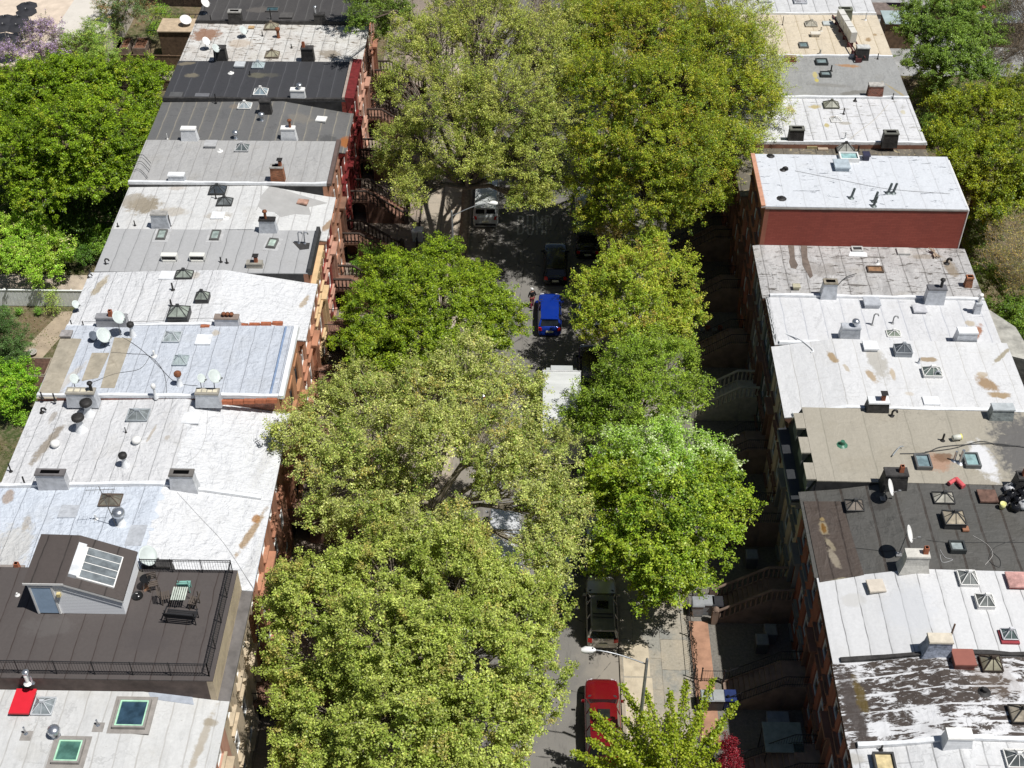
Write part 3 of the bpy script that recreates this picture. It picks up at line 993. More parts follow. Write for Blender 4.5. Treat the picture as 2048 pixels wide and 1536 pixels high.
        return b.build('roof_coating', m, s.root)

    def cable(s, pts_px, m=None, r=0.012, dz=0.02, name='cable'):
        pts = [s.pos(a, b_) for a, b_ in pts_px]
        P = []
        for i in range(len(pts) - 1):
            p0, p1, p2, p3 = [Vector(pts[max(0, min(len(pts) - 1, j))]) for j in (i - 1, i, i + 1, i + 2)]
            for k in range(6):
                t = k / 6
                P.append(0.5 * ((2 * p1) + (-p0 + p2) * t + (2 * p0 - 5 * p1 + 4 * p2 - p3) * t * t + (-p0 + 3 * p1 - 3 * p2 + p3) * t ** 3))
        P.append(Vector(pts[-1]))
        b = MB(s.org)
        b.path([(p.x, p.y, s.zx(p.x) + dz) for p in P], r, 5)
        return b.build(name, m or M((0.05, 0.05, 0.05), 0.6), s.root)

    def coping(s, pa, pb, dy=0.0, m=TERRA, h=0.16, w_=0.3, name='coping'):
        """tiled cap on the party wall between two picture points"""
        x0, y0, z0 = s.pos(*pa)
        x1, y1, z1 = s.pos(*pb)
        b = MB(s.org)
        n = max(2, int(abs(x1 - x0) / 0.6))
        for k in range(n):
            t0, t1 = k / n, (k + 1) / n - 0.01
            xa, xb_ = x0 + (x1 - x0) * t0, x0 + (x1 - x0) * t1
            ym = y0 + (y1 - y0) * t0
            za = max(s.zx(xa), s.zx(xb_))
            b.box(xa, xb_, ym - w_ / 2, ym + w_ / 2, za - 0.05, za + h - 0.004 * (k % 2), 0, 0.06)
        return b.build(name, m, s.root)
# ------------------------------------------------------------------ the two terraces
def st(px, py, rx, ry, ang=0.0, col=(0.3, 0.2, 0.1), k=0.8):
    x, y = at(px, py, 10.0)
    s_ = scale_at(py, 10.0)
    return (x, y, rx / s_, ry / (s_ * 0.70), rad(ang), col, k)


TAN = (0.33, 0.27, 0.19)
GRIME = (0.24, 0.2, 0.15)
DIRT = (0.2, 0.15, 0.09)
RUSTC = (0.34, 0.17, 0.06)
WH, WH2 = (0.62, 0.62, 0.625), (0.55, 0.56, 0.57)
BL, BL2 = (0.52, 0.55, 0.6), (0.44, 0.475, 0.53)

brown_f = M((0.33, 0.155, 0.095), 0.9, var=0.22, sc=0.8, bump=0.1, dirt=0.3)
brown_f2 = M((0.42, 0.2, 0.12), 0.9, var=0.2, sc=0.9, dirt=0.25)
orange_f = M((0.43, 0.215, 0.11), 0.9, var=0.12, sc=0.7, dirt=0.2)
pink_f = M((0.45, 0.25, 0.18), 0.9, var=0.2, sc=0.9, dirt=0.2)
red_f = brick((0.3, 0.055, 0.04), (0.22, 0.09, 0.07))
red_t = M((0.15, 0.02, 0.02), 0.55, var=0.3, sc=3)
beige_f = M((0.5, 0.41, 0.29), 0.9, var=0.16, sc=0.8, dirt=0.35)
cream_t = M((0.6, 0.43, 0.24), 0.8, var=0.15, sc=1.5)
dbrown_t = M((0.2, 0.11, 0.075), 0.8, var=0.25, sc=1.5)
brick_r = brick((0.26, 0.085, 0.05))
brick_o = brick((0.36, 0.13, 0.06), (0.3, 0.24, 0.18))
grey_f = M((0.2, 0.2, 0.19), 0.9, var=0.2, sc=0.9)
green_f = M((0.09, 0.11, 0.1), 0.85, var=0.2)
dark_fr = M((0.03, 0.03, 0.03), 0.5)
tar_side = M((0.035, 0.034, 0.034), 0.8, var=0.5, sc=1.2, bump=0.6)
rear_wall = M((0.3, 0.15, 0.1), 0.9, var=0.3, sc=1.0)

LS = [(28.7, 9.8), (20.0, 10.15), (14.6, 9.15)]
LFL = [(28.6, 10.1), (14.6, 10.3)]
HS = []
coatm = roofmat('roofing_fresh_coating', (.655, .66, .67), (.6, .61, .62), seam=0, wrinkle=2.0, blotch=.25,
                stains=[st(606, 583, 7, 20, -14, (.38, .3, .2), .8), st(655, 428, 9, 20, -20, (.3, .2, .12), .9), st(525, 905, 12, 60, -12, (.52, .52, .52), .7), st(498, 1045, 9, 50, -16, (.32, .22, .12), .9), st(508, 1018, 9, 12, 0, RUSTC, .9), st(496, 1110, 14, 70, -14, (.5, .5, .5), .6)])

# ---- left side, from the far end towards us
h = House('L', 101.6, 108.4, [(28.6, 10.0), (14.6, 10.1)], roofmat('roofing_charcoal', (0.06, 0.056, 0.055), (0.085, 0.08, 0.075), seam=1.0, seamcol=(0.12, 0.115, 0.11), cross=0, stains=[st(520, 20, 30, 10, 0, (0.14, 0.125, 0.11), .6)]),
          'row house with charcoal strip roof and a squat black chimney, farthest on the left', wall=tar_side, facade=pink_f, trim=brown_f, parapet='tar')
h.chimney(472, 44, 1.15, .6, .95, TARM, cap=STONE_CAP, flues=[('open', 0)])
h.chimney(640, 44, .95, .5, .7, TARM, flues=[('pipe', -.8, GALV)])
h.flat(545, 20, 1.1, .8, .12, frame=M((0.1, 0.095, 0.09)))
h.dish(410, 6, .42, 1.0, WHITE); h.pipe(422, 42, .5); h.pipe(542, 38, .9); h.hatch(573, 33, 1.1, .9, .15, M((0.09, 0.085, 0.08)))
HS.append(h)

h = House('L', 95.1, 101.6, [(28.6, 9.95), (14.6, 9.9)], roofmat('roofing_patchy_white', (0.62, 0.61, 0.58), (0.42, 0.37, 0.32), seam=1.0, blotch=.8, specks=.9, specktint=(0.16, 0.13, 0.1), specklen=(1.2, 4.0),
          stains=[st(412, 68, 34, 22, 0, (0.25, 0.13, 0.075), .9), st(660, 105, 26, 12, 0, GRIME, .8), st(480, 85, 30, 14, 0, (0.42, 0.33, 0.24), .6)]),
          'row house with patchy white roof, a rust brown patch and three dishes near its rear', wall=tar_side, facade=pink_f, trim=pink_f, parapet=None)
h.dish(412, 83, .38, .7, WHITE); h.dish(431, 97, .36, 1.3); h.dish(486, 61, .38, .6)
h.chimney(443, 121, 1.05, .6, 1.15, TARM); h.chimney(617, 122, 1.05, .6, 1.15, TARM, flues=[('pot', -.7)])
brn = M((0.2, 0.16, 0.12), .6)
h.pyramid(543, 56, 1.1, .9, .15, .4, brn, glass((.3, .28, .2))); h.pyramid(545, 112, 1.1, .9, .15, .4, brn, glass((.3, .28, .2)))
h.pipe(557, 75, 1.0, .12, RUST, 'turbine'); h.pipe(525, 72, .4); h.pipe(583, 96, .35); h.pipe(475, 130, .3)
h.hatch(503, 56, .5, .4, .12, M((.45, .3, .15)))

h = House('L', 89.0, 95.1, [(28.6, 10.05), (14.6, 10.1)], roofmat('roofing_black', (0.046, 0.046, 0.05), (0.056, 0.056, 0.06), seam=1.02, seamcol=(0.085, 0.085, 0.09), cross=0, wrinkle=.2, blotch=.3,
          stains=[st(383, 152, 16, 7, 0, (0.17, 0.15, 0.11), .9), st(373, 128, 22, 5, 10, (0.2, 0.17, 0.12), .8), st(515, 152, 22, 9, 0, (0.14, 0.13, 0.09), .7), st(545, 152, 18, 7, 0, (0.09, 0.085, 0.07), .7)]),
          'row house with smooth black roof behind a dark red ornate front', wall=tar_side, facade=red_f, trim=red_t, parapet='tar', edge=0.02)
h.hatch(480, 132, .85, .8, .2, M((.5, .52, .53), .4)); h.pyramid(517, 133, .95, .85, .12, .35, M((.5, .55, .57), .4, .3), glass((.35, .42, .42)))
h.pyramid(522, 186, 1.05, .95, .12, .4, WHITE, glass((.2, .25, .28))); h.pipe(500, 150, .35); h.pipe(462, 146, .12, .1, WHITE)
h.chimney(597, 197, 1.15, .5, .75, COAT, cap=WHITE, flues=[('turbine', .4)]); h.hatch(405, 194, 1.1, .5, .2, M((.2, .2, .21), .5, .3)); h.pipe(432, 204, .7)
h.hatch(352, 192, 1.0, .9, .1, M((.09, .09, .09)))
x_ = -14.75
MB(h.org).box(x_ - .1, x_ + .1, 89.02, 95.08, 10.0, 10.42).build('front_parapet', M((.33, .27, .23), .9), h.root)
c_ = MB(h.org)
c_.extr_y([(-14.64, 10.4), (-13.95, 10.35), (-13.95, 10.2), (-14.2, 9.8), (-14.3, 9.4), (-14.58, 9.3), (-14.64, 9.0)], 89.02, 95.08)
for k in range(6): c_.box(-14.58, -14.02, 89.5 + k * 1.0, 89.7 + k * 1.0, 9.5, 10.2)
c_.build('cornice', red_t, h.root)

h = House('L', 83.4, 89.0, [(28.6, 9.85), (19.4, 10.05), (14.6, 9.1)], roofmat('roofing_grey_strips', (0.125, 0.125, 0.125), (0.16, 0.155, 0.15), seam=.98, seamcol=(0.24, 0.22, 0.18), cross=0, seamw=.03, wrinkle=.3, specks=.15,
          stains=[st(600, 230, 30, 14, 0, (0.2, 0.18, 0.15), .5), st(655, 262, 22, 12, 0, (0.07, 0.07, 0.07), .7), st(470, 212, 14, 6, 0, (0.22, 0.18, 0.14), .6), st(690, 262, 15, 17, 0, (0.3, 0.11, 0.03), .95), st(697, 285, 8, 14, 0, (.2, .1, .05), .7)]),
          'row house with dark grey strip roof sloping to a red cornice with a rusty corner', wall=tar_side, facade=red_f, trim=red_t, parapet=None)
h.pyramid(490, 214, 1.0, .85, .12, .35, WHITE, glass((.3, .34, .36))); h.chimney(533, 226, .9, .55, 1.05, TARM)
h.pipe(524, 240, .5, .13, None, 'turbine'); h.pipe(472, 276, .5, .13, None, 'turbine'); h.hatch(643, 241, .8, .7, .18, WHITE, -.12)
h.chimney(381, 281, 1.15, .5, 1.0, COAT, cap=WHITE, skirt=.06); h.chimney(579, 280, 1.1, .5, 1.0, COAT, cap=WHITE, flues=[('pipe', .4, RUST)], skirt=.06); h.pipe(335, 278, .45, .03, WHITE)

h = House('L', 77.6, 83.4, [(28.55, 10.0), (14.6, 10.05)], roofmat('roofing_light_grey', (0.40, 0.395, 0.385), (0.33, 0.325, 0.32), seam=1.0, seamcol=(0.3, 0.29, 0.28), cross=0, wrinkle=.7, blotch=.6),
          'row house with pale grey roof, brown front parapet and a red brick chimney', wall=tar_side, facade=brown_f2, trim=dbrown_t, parapet='coat', edge=-1, rows=[(.75, 1.5), (2.95, 2.1), (6.6, 1.9)])
MB(h.org).box(-14.62, -14.1 - .18, 77.62, 83.38, 10.0, 10.22, .04, 0).build('front_parapet', M((.12, .085, .075), .8), h.root)
h.hatch(422, 291, .9, .85, .22, M((.4, .4, .4))); h.pyramid(485, 298, 1.0, .9, .12, .38, M((.5, .5, .5), .5), glass((.12, .14, .14)))
h.pipe(440, 302, .15, .09, WHITE); h.chimney(557, 361, 1.0, .55, 1.15, brick_o, cap=STONE_CAP, flues=[('open', 0), ('cappot', .7)])
h.chimney(355, 363, 1.2, .5, .55, SILVER, cap=COAT)
for k, (a, b) in enumerate(((293, 330), (290, 342), (286, 356))): h.cable([(a - 18, b - 12), (a - 6, b - 14), (a + 8, b), (a + 10, b + 3)], r=.02, dz=.25 - .05 * k)

h = House('L', 72.4, 77.6, [(28.5, 9.75), (19.0, 10.0), (14.6, 9.15)], roofmat('roofing_dirty_white', (0.6, 0.6, 0.59), (0.54, 0.54, 0.53), seam=1.0, blotch=.5, seamcol=(.42, .41, .4), wrinkle=.8,
          stains=[st(290, 405, 38, 26, -20, (.27, .23, .17), .95), st(265, 395, 30, 22, 30, (.3, .26, .2), .8), st(345, 420, 34, 14, 0, (.4, .36, .3), .7), st(355, 372, 22, 6, 0, (.4, .35, .3), .6), st(655, 428, 9, 20, -20, (.3, .2, .12), .9), st(437, 430, 30, 13, 0, (.32, .27, .2), .5)]),
          'row house with white roof stained brown at the rear and grey at the ridge', wall=tar_side, facade=red_f, trim=pink_f, parapet=None)
h.slab('roofing_patch', [(522, 370), (545, 372), (600, 390), (655, 406), (618, 414), (622, 430), (590, 428), (562, 434), (548, 424), (512, 420), (520, 400)], M((.36, .355, .345), .85, var=.08, sc=1.5, bump=.4))
blkf = M((.05, .05, .05), .5)
h.pyramid(436, 383, 1.15, .95, .15, .42, blkf, glass((.06, .07, .08))); h.pyramid(450, 406, 1.05, .85, .12, .4, blkf, glass((.14, .15, .15)))
h.pipe(432, 397, .8); h.hatch(436, 432, .9, .8, .1, COAT); h.pipe(452, 436, .1, .1, WHITE)
h.chimney(323, 453, 1.15, .5, 1.05, SILVER, cap=STONE_CAP, skirt=.06); h.chimney(538, 466, 1.15, .5, 1.1, SILVER, cap=BLACKM, flues=[('pipe', -.2)], skirt=.06)
h.pipe(341, 452, .9, .035); h.pipe(553, 468, .9, .035); h.hatch(606, 407, .75, .55, .2, M((.4, .24, .18), .7, var=.4), -.15); h.pipe(270, 451, .4, .04); h.pipe(236, 453, .3, .04)

h = House('L', 67.7, 72.4, [(28.4, 9.9), (14.6, 9.95)], roofmat('roofing_smooth_grey', (0.40, 0.40, 0.40), (0.37, 0.37, 0.37), seam=1.0, seamcol=(.17, .17, .17), cross=0, wrinkle=.15, blotch=.2, seamw=.012),
          'row house with smooth grey seamed roof, three roof windows and white air conditioners', wall=tar_side, facade=brown_f, trim=cream_t, parapet=None, edge=-1, rows=[(.75, 1.5), (2.95, 2.1), (6.0, 1.8)], cornice=cream_t)
MB(h.org).box(-14.66, -14.34, 67.72, 72.38, 9.8, 10.3, .05, 0).build('front_parapet', blkf, h.root)
gsk = glass((.3, .36, .33), .1)
for a, b in ((324, 471), (431, 472)): h.flat(a, b, .62, 1.05, .16, pad=M((.43, .43, .43)), g=gsk)
h.flat(545, 489, .62, .95, .2, pad=M((.43, .43, .43)), a=-.12, g=glass((.45, .55, .48), .1))
h.ac(340, 520, 1.05, .4, .35); h.ac(396, 520, 1.0, .4, .35); h.pipe(442, 524, .4, .05); h.pipe(454, 526, .35, .05)
h.chimney(510, 533, 1.1, .45, .3, M((.3, .28, .24), .9), flues=[('cappot', .3)]); h.pipe(598, 486, .9, .045, GALV, 'goose'); h.pipe(610, 487, .9, .045, GALV, 'goose')
h.slab('tar_patch', [(585, 484), (620, 486), (618, 498), (600, 500)], TARM)
e_ = MB(h.org).box(-14.6, -14.25, 67.75, 72.35, 8.6, 8.78).box(-14.6, -14.4, 67.75, 72.35, 8.3, 8.6)
for k in range(6): e_.box(-14.6, -14.22, 68 + k * .78, 68.14 + k * .78, 8.0, 8.6)
e_.build('cornice', cream_t, h.root)

h = House('L', 62.0, 67.7, LS, roofmat('roofing_bright_white', WH, (.59, .6, .61), seam=1.05, seamcol=(.44, .44, .45), wrinkle=1.5, blotch=.35, seamw=.012,
          stains=[st(198, 568, 9, 26, -14, (.36, .3, .2), .85), st(606, 583, 7, 20, -14, (.38, .3, .2), .8), st(392, 552, 9, 10, 0, (.42, .37, .3), .6)]),
          'row house with bright wrinkled white roof and three dark framed glass skylights', wall=tar_side, facade=brown_f2, trim=brown_f2, parapet='coat')
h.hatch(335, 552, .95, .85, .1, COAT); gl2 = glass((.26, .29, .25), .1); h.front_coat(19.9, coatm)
h.pyramid(369, 552, 1.1, .75, .14, .4, blkf, gl2); h.pyramid(406, 600, .85, .75, .3, .45, blkf, gl2); h.pyramid(360, 636, 1.25, 1.1, .5, .5, blkf, gl2)
h.pipe(346, 580, .55, .06); h.pipe(343, 612, .5, .06)
h.chimney(228, 655, 1.95, .5, .85, M((.33, .33, .34), .8, var=.15), cap=M((.24, .24, .25), .8), flues=[('pot', 0.0)]); h.dish(236, 635, .42, 1.6, zoff=0)
h.chimney(457, 656, 1.55, .5, .85, M((.5, .5, .52), .6), cap=M((.25, .2, .17), .9), flues=[('cowls', 0)]); h.coping((476, 652), (568, 646)); h.coping((402, 655), (420, 655))
h.dish(151, 609, .27, .55); h.pipe(168, 655, .5, .04); h.pipe(144, 652, .45, .04); h.pipe(212, 530, .5, .05, None, 'goose'); h.pipe(177, 555, .3, .04, None, 'goose'); h.pipe(180, 544, .2, .04)
h.cable([(170, 652), (280, 652), (420, 645), (497, 656)], r=.012, dz=.35)

h = House('L', 55.5, 62.0, LFL, roofmat('roofing_bluish_white', BL, BL2, seam=1.1, seamcol=(.42, .44, .48), wrinkle=1.4, blotch=.4, seamw=.012,
          stains=[st(140, 760, 10, 40, -22, (.5, .45, .38), .6), st(432, 672, 9, 8, 0, (.42, .36, .27), .7), st(112, 800, 20, 20, 0, TAN, .6)]),
          'row house with bluish white roof, long tan strips at the rear and an ochre front', wall=brick_r, facade=orange_f, trim=orange_f, parapet='coat', edge=-1, rows=[(.75, 1.5), (2.95, 2.1), (6.6, 1.8)], winstyle='flat', frame=dark_fr)
MB(h.org).box(-14.62, -14.28, 55.54, 61.9, 10.2, 10.45, .03, 0).build('front_parapet', COAT, h.root)
MB(h.org).tube((-15.1, 55.7, 10.36), (-15.1, 61.8, 10.36), .07, .07, 8).build('drain_pipe', M((.2, .27, .4), .5), h.root)
tanm = M((.36, .32, .25), .9, var=.25, sc=1.3, dirt=.4, bump=.8)
for q_ in ([(121, 676), (163, 678), (113, 797), (73, 797)], [(184, 706), (219, 706), (196, 756), (163, 762)], [(229, 675), (264, 677), (229, 776), (201, 776)]): h.slab('roofing_strip', q_, tanm, .015)
h.pyramid(345, 676, 1.0, .95, .12, .35, M((.5, .53, .55), .4), glass((.3, .34, .34)), cap=True); h.hatch(408, 681, .95, .9, .12, COAT)
h.pyramid(362, 723, .85, .85, .12, .35, M((.4, .45, .47), .4), glass((.36, .42, .42))); h.pipe(360, 770, .75, .11, COAT, 'rustcap'); h.pipe(266, 671, .75, .11, COAT, 'mushroom')
h.pipe(309, 712, .4, .07, WHITE); h.pipe(312, 796, .8, .07, COAT, 'whitecap')
h.chimney(168, 806, 1.7, .55, .9, SILVER, cap=M((.3, .28, .24), .9), flues=[('holes', 0), ('pipe', 1.0, BLACKM)], skirt=.06); h.dish(148, 758, .3, 1.4)
h.chimney(419, 806, 1.4, .55, .85, SILVER, cap=M((.3, .28, .24), .9), flues=[('holes', 0)], skirt=.06); h.dish(402, 757, .28, 1.6); h.dish(428, 753, .42, 1.7)
h.dish(206, 671, .48, .75); h.dish(186, 672, .3, .35, M((.1, .12, .15))); h.coping((444, 805), (556, 801)); h.hatch(134, 672, .7, .6, .25, M((.3, .28, .27), .8, var=.4)); h.pipe(85, 797, .5, .045); h.pipe(110, 801, .55, .045)
h.cable([(245, 675), (270, 690), (295, 710), (320, 735), (352, 765), (395, 772)]); h.cable([(222, 705), (262, 708), (298, 712), (325, 740), (333, 775), (330, 800)]); h.cable([(300, 712), (280, 738), (230, 748), (185, 765)])

h = House('L', 48.6, 55.5, LS, roofmat('roofing_white_ridged', (.6, .6, .605), (.53, .53, .54), seam=1.05, seamcol=(.45, .45, .45), wrinkle=1.4, blotch=.5, seamw=.012,
          stains=[st(93, 885, 12, 48, -16, GRIME, .85), st(105, 830, 8, 16, -10, GRIME, .6), st(303, 870, 4, 18, -10, TAN, .6), st(335, 878, 6, 6, 0, TAN, .5), st(525, 900, 12, 60, -12, (.5, .5, .5), .7)]),
          'row house with white roof carrying tall black capped vents and two block chimneys', wall=tar_side, facade=brown_f, trim=brown_f, parapet='coat')
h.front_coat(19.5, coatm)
h.pyramid(277, 833, 1.2, .95, .15, .35, M((.35, .38, .4), .4), glass((.2, .22, .22)), ridge=.05); h.hatch(383, 838, 1.0, .9, .12, COAT)
h.pipe(178, 828, .75, .18, COAT, 'mushroom'); h.pipe(163, 860, .85, .18, COAT, 'mushroom'); h.pipe(112, 893, .12, .13, COAT, 'whitecap'); h.pipe(274, 886, .12, .13, COAT, 'whitecap'); h.pipe(251, 932, .7, .12, COAT, 'mushroom')
h.chimney(110, 974, 1.65, .5, 1.1, M((.5, .5, .51), .7, var=.2, bump=.6), cap=M((.14, .13, .13), .9), flues=[('open', .5)]); h.chimney(370, 976, 1.35, .55, 1.15, M((.52, .53, .55), .7, var=.2, bump=.9), cap=M((.15, .14, .13), .9), flues=[('open', 0)], skirt=.08)
h.pipe(22, 943, .6, .045); h.pipe(50, 969, .6, .05); h.pipe(252, 865, .4, .03); h.pipe(84, 825, .35, .06, None, 'goose'); h.cable([(415, 822), (412, 870), (398, 905), (372, 928)], M((.4, .4, .4)))

h = House('L', 42.4, 48.6, LS, roofmat('roofing_silver_blue', (.56, .6, .66), (.48, .53, .6), seam=1.6, seamcol=(.4, .43, .48), wrinkle=1.5, blotch=.5, seamw=.012, cross=4.2,
          stains=[st(400, 1080, 88, 110, -8, (.63, .63, .64), .97), st(460, 1010, 80, 60, -8, (.63, .63, .64), .97), st(498, 1040, 10, 55, -16, (.32, .22, .12), .9), st(508, 1018, 9, 12, 0, RUSTC, .9), st(15, 990, 14, 16, 0, (.3, .2, .12), .7), st(20, 1100, 50, 60, 0, (.48, .46, .42), .7), st(52, 1045, 10, 16, 0, TAN, .5)]),
          'row house with silvery roof, bright white front slope and a tall antenna', wall=tar_side, facade=brown_f2, trim=brown_f2, parapet='coat')
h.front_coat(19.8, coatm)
h.pyramid(222, 1002, 1.15, .85, .1, .35, M((.12, .09, .07), .7), glass((.16, .15, .12)), cap=True); h.pipe(243, 1048, 1.0, .19, COAT, 'turbine'); h.hatch(138, 1024, 1.0, .9, .08, SILVER); h.pipe(192, 1038, .3, .05, WHITE)
h.slab('roofing_strip', [(248, 1092), (282, 1092), (296, 1050), (262, 1050)], SILVER, .02)
a_ = MB(h.org); ax, ay, az = h.pos(233, 1052); a_.tube((ax, ay, az), (ax - .3, ay, az + 3.0), .025, .02, 6); a_.tube((ax - 1.0, ay - .1, az + 2.8), (ax + .45, ay + .1, az + 2.7), .015, .015, 5)
for k in range(7): a_.tube((ax - .95 + k * .22, ay - .1 - .3 + .02 * k, az + 2.79), (ax - .95 + k * .22, ay - .1 + .3 - .02 * k, az + 2.79), .008, .008, 4)
a_.build('antenna', M((.15, .14, .13), .5, .5), h.root)
h.chimney(318, 1142, 1.5, .5, .55, TARM, cap=TARM); h.dish(294, 1112, .52, 1.25); h.cable([(354, 985), (400, 1035), (450, 1090), (508, 1178)], M((.25, .25, .25)))
h.chimney(28, 1152, 1.3, .5, .5, brick((.1, .08, .075)), cap=M((.25, .22, .2), .9), flues=[('pot', .7)])

dk = [(28.7, 10.7), (14.6, 10.75)]
h = House('L', 35.8, 42.4, dk, roofmat('roofing_deck_brown', (0.082, 0.07, 0.066), (0.092, 0.08, 0.075), seam=1.0, seamcol=(.04, .028, .024), cross=0, wrinkle=.12, blotch=.2, seamw=.014, rough=.75,
          stains=[st(110, 1270, 60, 20, 0, (.11, .1, .095), .5), st(300, 1300, 50, 24, 0, (.07, .06, .058), .6), st(297, 1195, 10, 8, 0, (.2, .1, .05), .9), st(283, 1165, 14, 8, 0, (.13, .12, .1), .5)]),
          'row house with brown roof terrace, iron railing and a stair shed on top', wall=M((.1, .075, .065), .85, var=.3, sc=2), facade=beige_f, trim=beige_f, parapet=None, edge=0, rows=[(.75, 1.5), (2.95, 2.1), (6.1, 1.7)], xf=14.6)
l_ = MB(h.org).extr_y([(-15.62, 8.95), (-15.62, 9.35), (-14.05, 9.1), (-14.05, 8.95)], 35.83, 42.37); l_.build('front_ledge', M((.13, .12, .115), .85, var=.3, sc=1.5), h.root)
c_ = MB(h.org).box(-14.6, -14.09, 35.82, 42.38, 8.7, 8.948).box(-14.6, -14.35, 35.82, 42.38, 8.3, 8.7)
for k in range(8): c_.box(-14.6, -14.15, 36 + k * .83, 36.15 + k * .83, 7.95, 8.7)
c_.build('cornice', beige_f, h.root)
# terrace railing: near side, street side, far side
def railing(pts, zt, name='railing', root=None, org=(0, 0, 0), hgt=.95, step=.13):
    b = MB(org)
    for (xa, ya), (xb, yb) in zip(pts, pts[1:]):
        L_ = math.hypot(xb - xa, yb - ya)
        ux, uy = (xb - xa) / L_, (yb - ya) / L_
        for hh, r in ((hgt, .024), (hgt - .12, .014), (.1, .014)): b.tube((xa, ya, zt + hh), (xb, yb, zt + hh), r, r, 4)
        k = 0.0
        while k < L_:
            b.tube((xa + ux * k, ya + uy * k, zt + .1), (xa + ux * k, ya + uy * k, zt + hgt), .009, .009, 3, False); k += step
        k = 0.0
        while k < L_ + .01:
            b.tube((xa + ux * k, ya + uy * k, zt), (xa + ux * k, ya + uy * k, zt + hgt + .06), .026, .026, 4); k += max(.5, L_ / max(1, round(L_ / 1.75)))
    return b.build(name, IRON, root)
railing([(-29, 36.05), (-14.8, 36.05), (-14.8, 42.2), (-19.3, 42.2)], 10.74, 'terrace_railing', h.root, h.org)
# stair shed
sx0, sy = [h.pos(*q) for q in ((75, 1226), (253, 1224))]
x0, x1, y0_ = sx0[0], sy[0], sx0[1]
y1_ = y0_ + 2.9
W_ = x1 - x0
zb = 10.74
poly = [(x0, zb), (x1, zb), (x1, zb + 1.05), (x0 + W_ * .42, zb + 2.2), (x0, zb + 2.25)]
shedm = NT('shed_siding')
zz = shedm.sep()[2]
fr = shedm.math('FRACT', shedm.math('DIVIDE', zz, .115))
shedm.bump(shedm.math('SUBTRACT', 1.0, fr), .6, .02)
shed_mat = shedm.done(shedm.mix(shedm.ramp(fr, 0, .12), (.3, .31, .33), (.76, .77, .79)), .6)
sb = MB(h.org).extr_y(poly, y0_, y1_).build('stair_shed', shed_mat, h.root)
rf = MB(h.org)
o_ = .1
rp = [(x0 - o_, zb + 2.26), (x0 + W_ * .42, zb + 2.21), (x1 + o_, zb + 1.06 - .02), (x1 + o_, zb + 1.14), (x0 + W_ * .42, zb + 2.3), (x0 - o_, zb + 2.35)]
rf.extr_y(rp, y0_ - .08, y1_ + .08)
rf.build('shed_roof', roofmat('roofing_shed_brown', (.075, .062, .056), (.085, .07, .065), seam=1.1, seamcol=(.03, .025, .022), cross=0, wrinkle=.15, blotch=.3), sb)
MB(h.org).box(x0 - .13, x0 + W_ * .42, y0_ - .105, y0_ - .082, zb + 2.2, zb + 2.34).add([(x0 + W_ * .42, y0_ - .105, zb + 2.16), (x1 + .12, y0_ - .105, zb + .98), (x1 + .12, y0_ - .105, zb + 1.13), (x0 + W_ * .42, y0_ - .105, zb + 2.32)], [(0, 1, 2, 3)]).build('fascia', WHITE, sb)
d_ = MB(h.org).box(x0 + .16, x0 + 1.1, y0_ - .045, y0_ - .004, zb + .06, zb + 1.98).build('door', M((.36, .48, .62), .25, var=.1), sb)
MB(h.org).box(x0 + .06, x0 + .158, y0_ - .06, y0_ - .003, zb, zb + 2.06).box(x0 + 1.102, x0 + 1.2, y0_ - .06, y0_ - .003, zb, zb + 2.06).box(x0 + .16, x0 + 1.1, y0_ - .06, y0_ - .003, zb + 1.982, zb + 2.06).build('door_frame', WHITE, sb)
MB(h.org).box(x0 + 1.32, x0 + 1.5, y0_ - .16, y0_ - .003, zb + 1.4, zb + 1.62).build('lamp', M((.6, .5, .25), .4), sb)
# glazed panel on the shed roof
def onroof(u, v, up=0.0):
    xa, za = x0 + W_ * .42, zb + 2.3
    xb, zb2 = x1 + o_, zb + 1.14
    L_ = math.hypot(xb - xa, za - zb2)
    nx, nz = (za - zb2) / L_, (xb - xa) / L_
    return (xa + (xb - xa) * u + nx * up, y0_ + v, za + (zb2 - za) * u + nz * up)
def slabon(u0, u1, v0, v1, t0, t1, b):
    vs = [onroof(u, v, t) for t in (t0, t1) for u, v in ((u0, v0), (u1, v0), (u1, v1), (u0, v1))]
    b.add(vs, [(3, 2, 1, 0), (4, 5, 6, 7), (0, 1, 5, 4), (1, 2, 6, 5), (2, 3, 7, 6), (3, 0, 4, 7)])
fb = MB(h.org)
slabon(.12, .8, .45, 2.35, .0, .1, fb)
fo = fb.build('roof_window', WHITE, sb)
gb = MB(h.org)
for k in range(4): slabon(.2, .78, .52 + k * .46, .93 + k * .46, .101, .118, gb)
gb.build('pane', glass((.17, .19, .2), .15), fo)
mb_ = MB(h.org)
slabon(.02, .16, .42, 2.38, .0, .24, mb_)
mb_.build('blind_box', M((.62, .64, .66), .4), fo)
h.pipe(58, 1362, .95, .09, GALV, 'turbine'); h.pipe(56, 1366, .55, .08, WHITE); h.pipe(66, 1366, .5, .04, GALV); h.pipe(35, 1190, .15, .05, WHITE); h.pipe(128, 1222, .5, .06, WHITE)

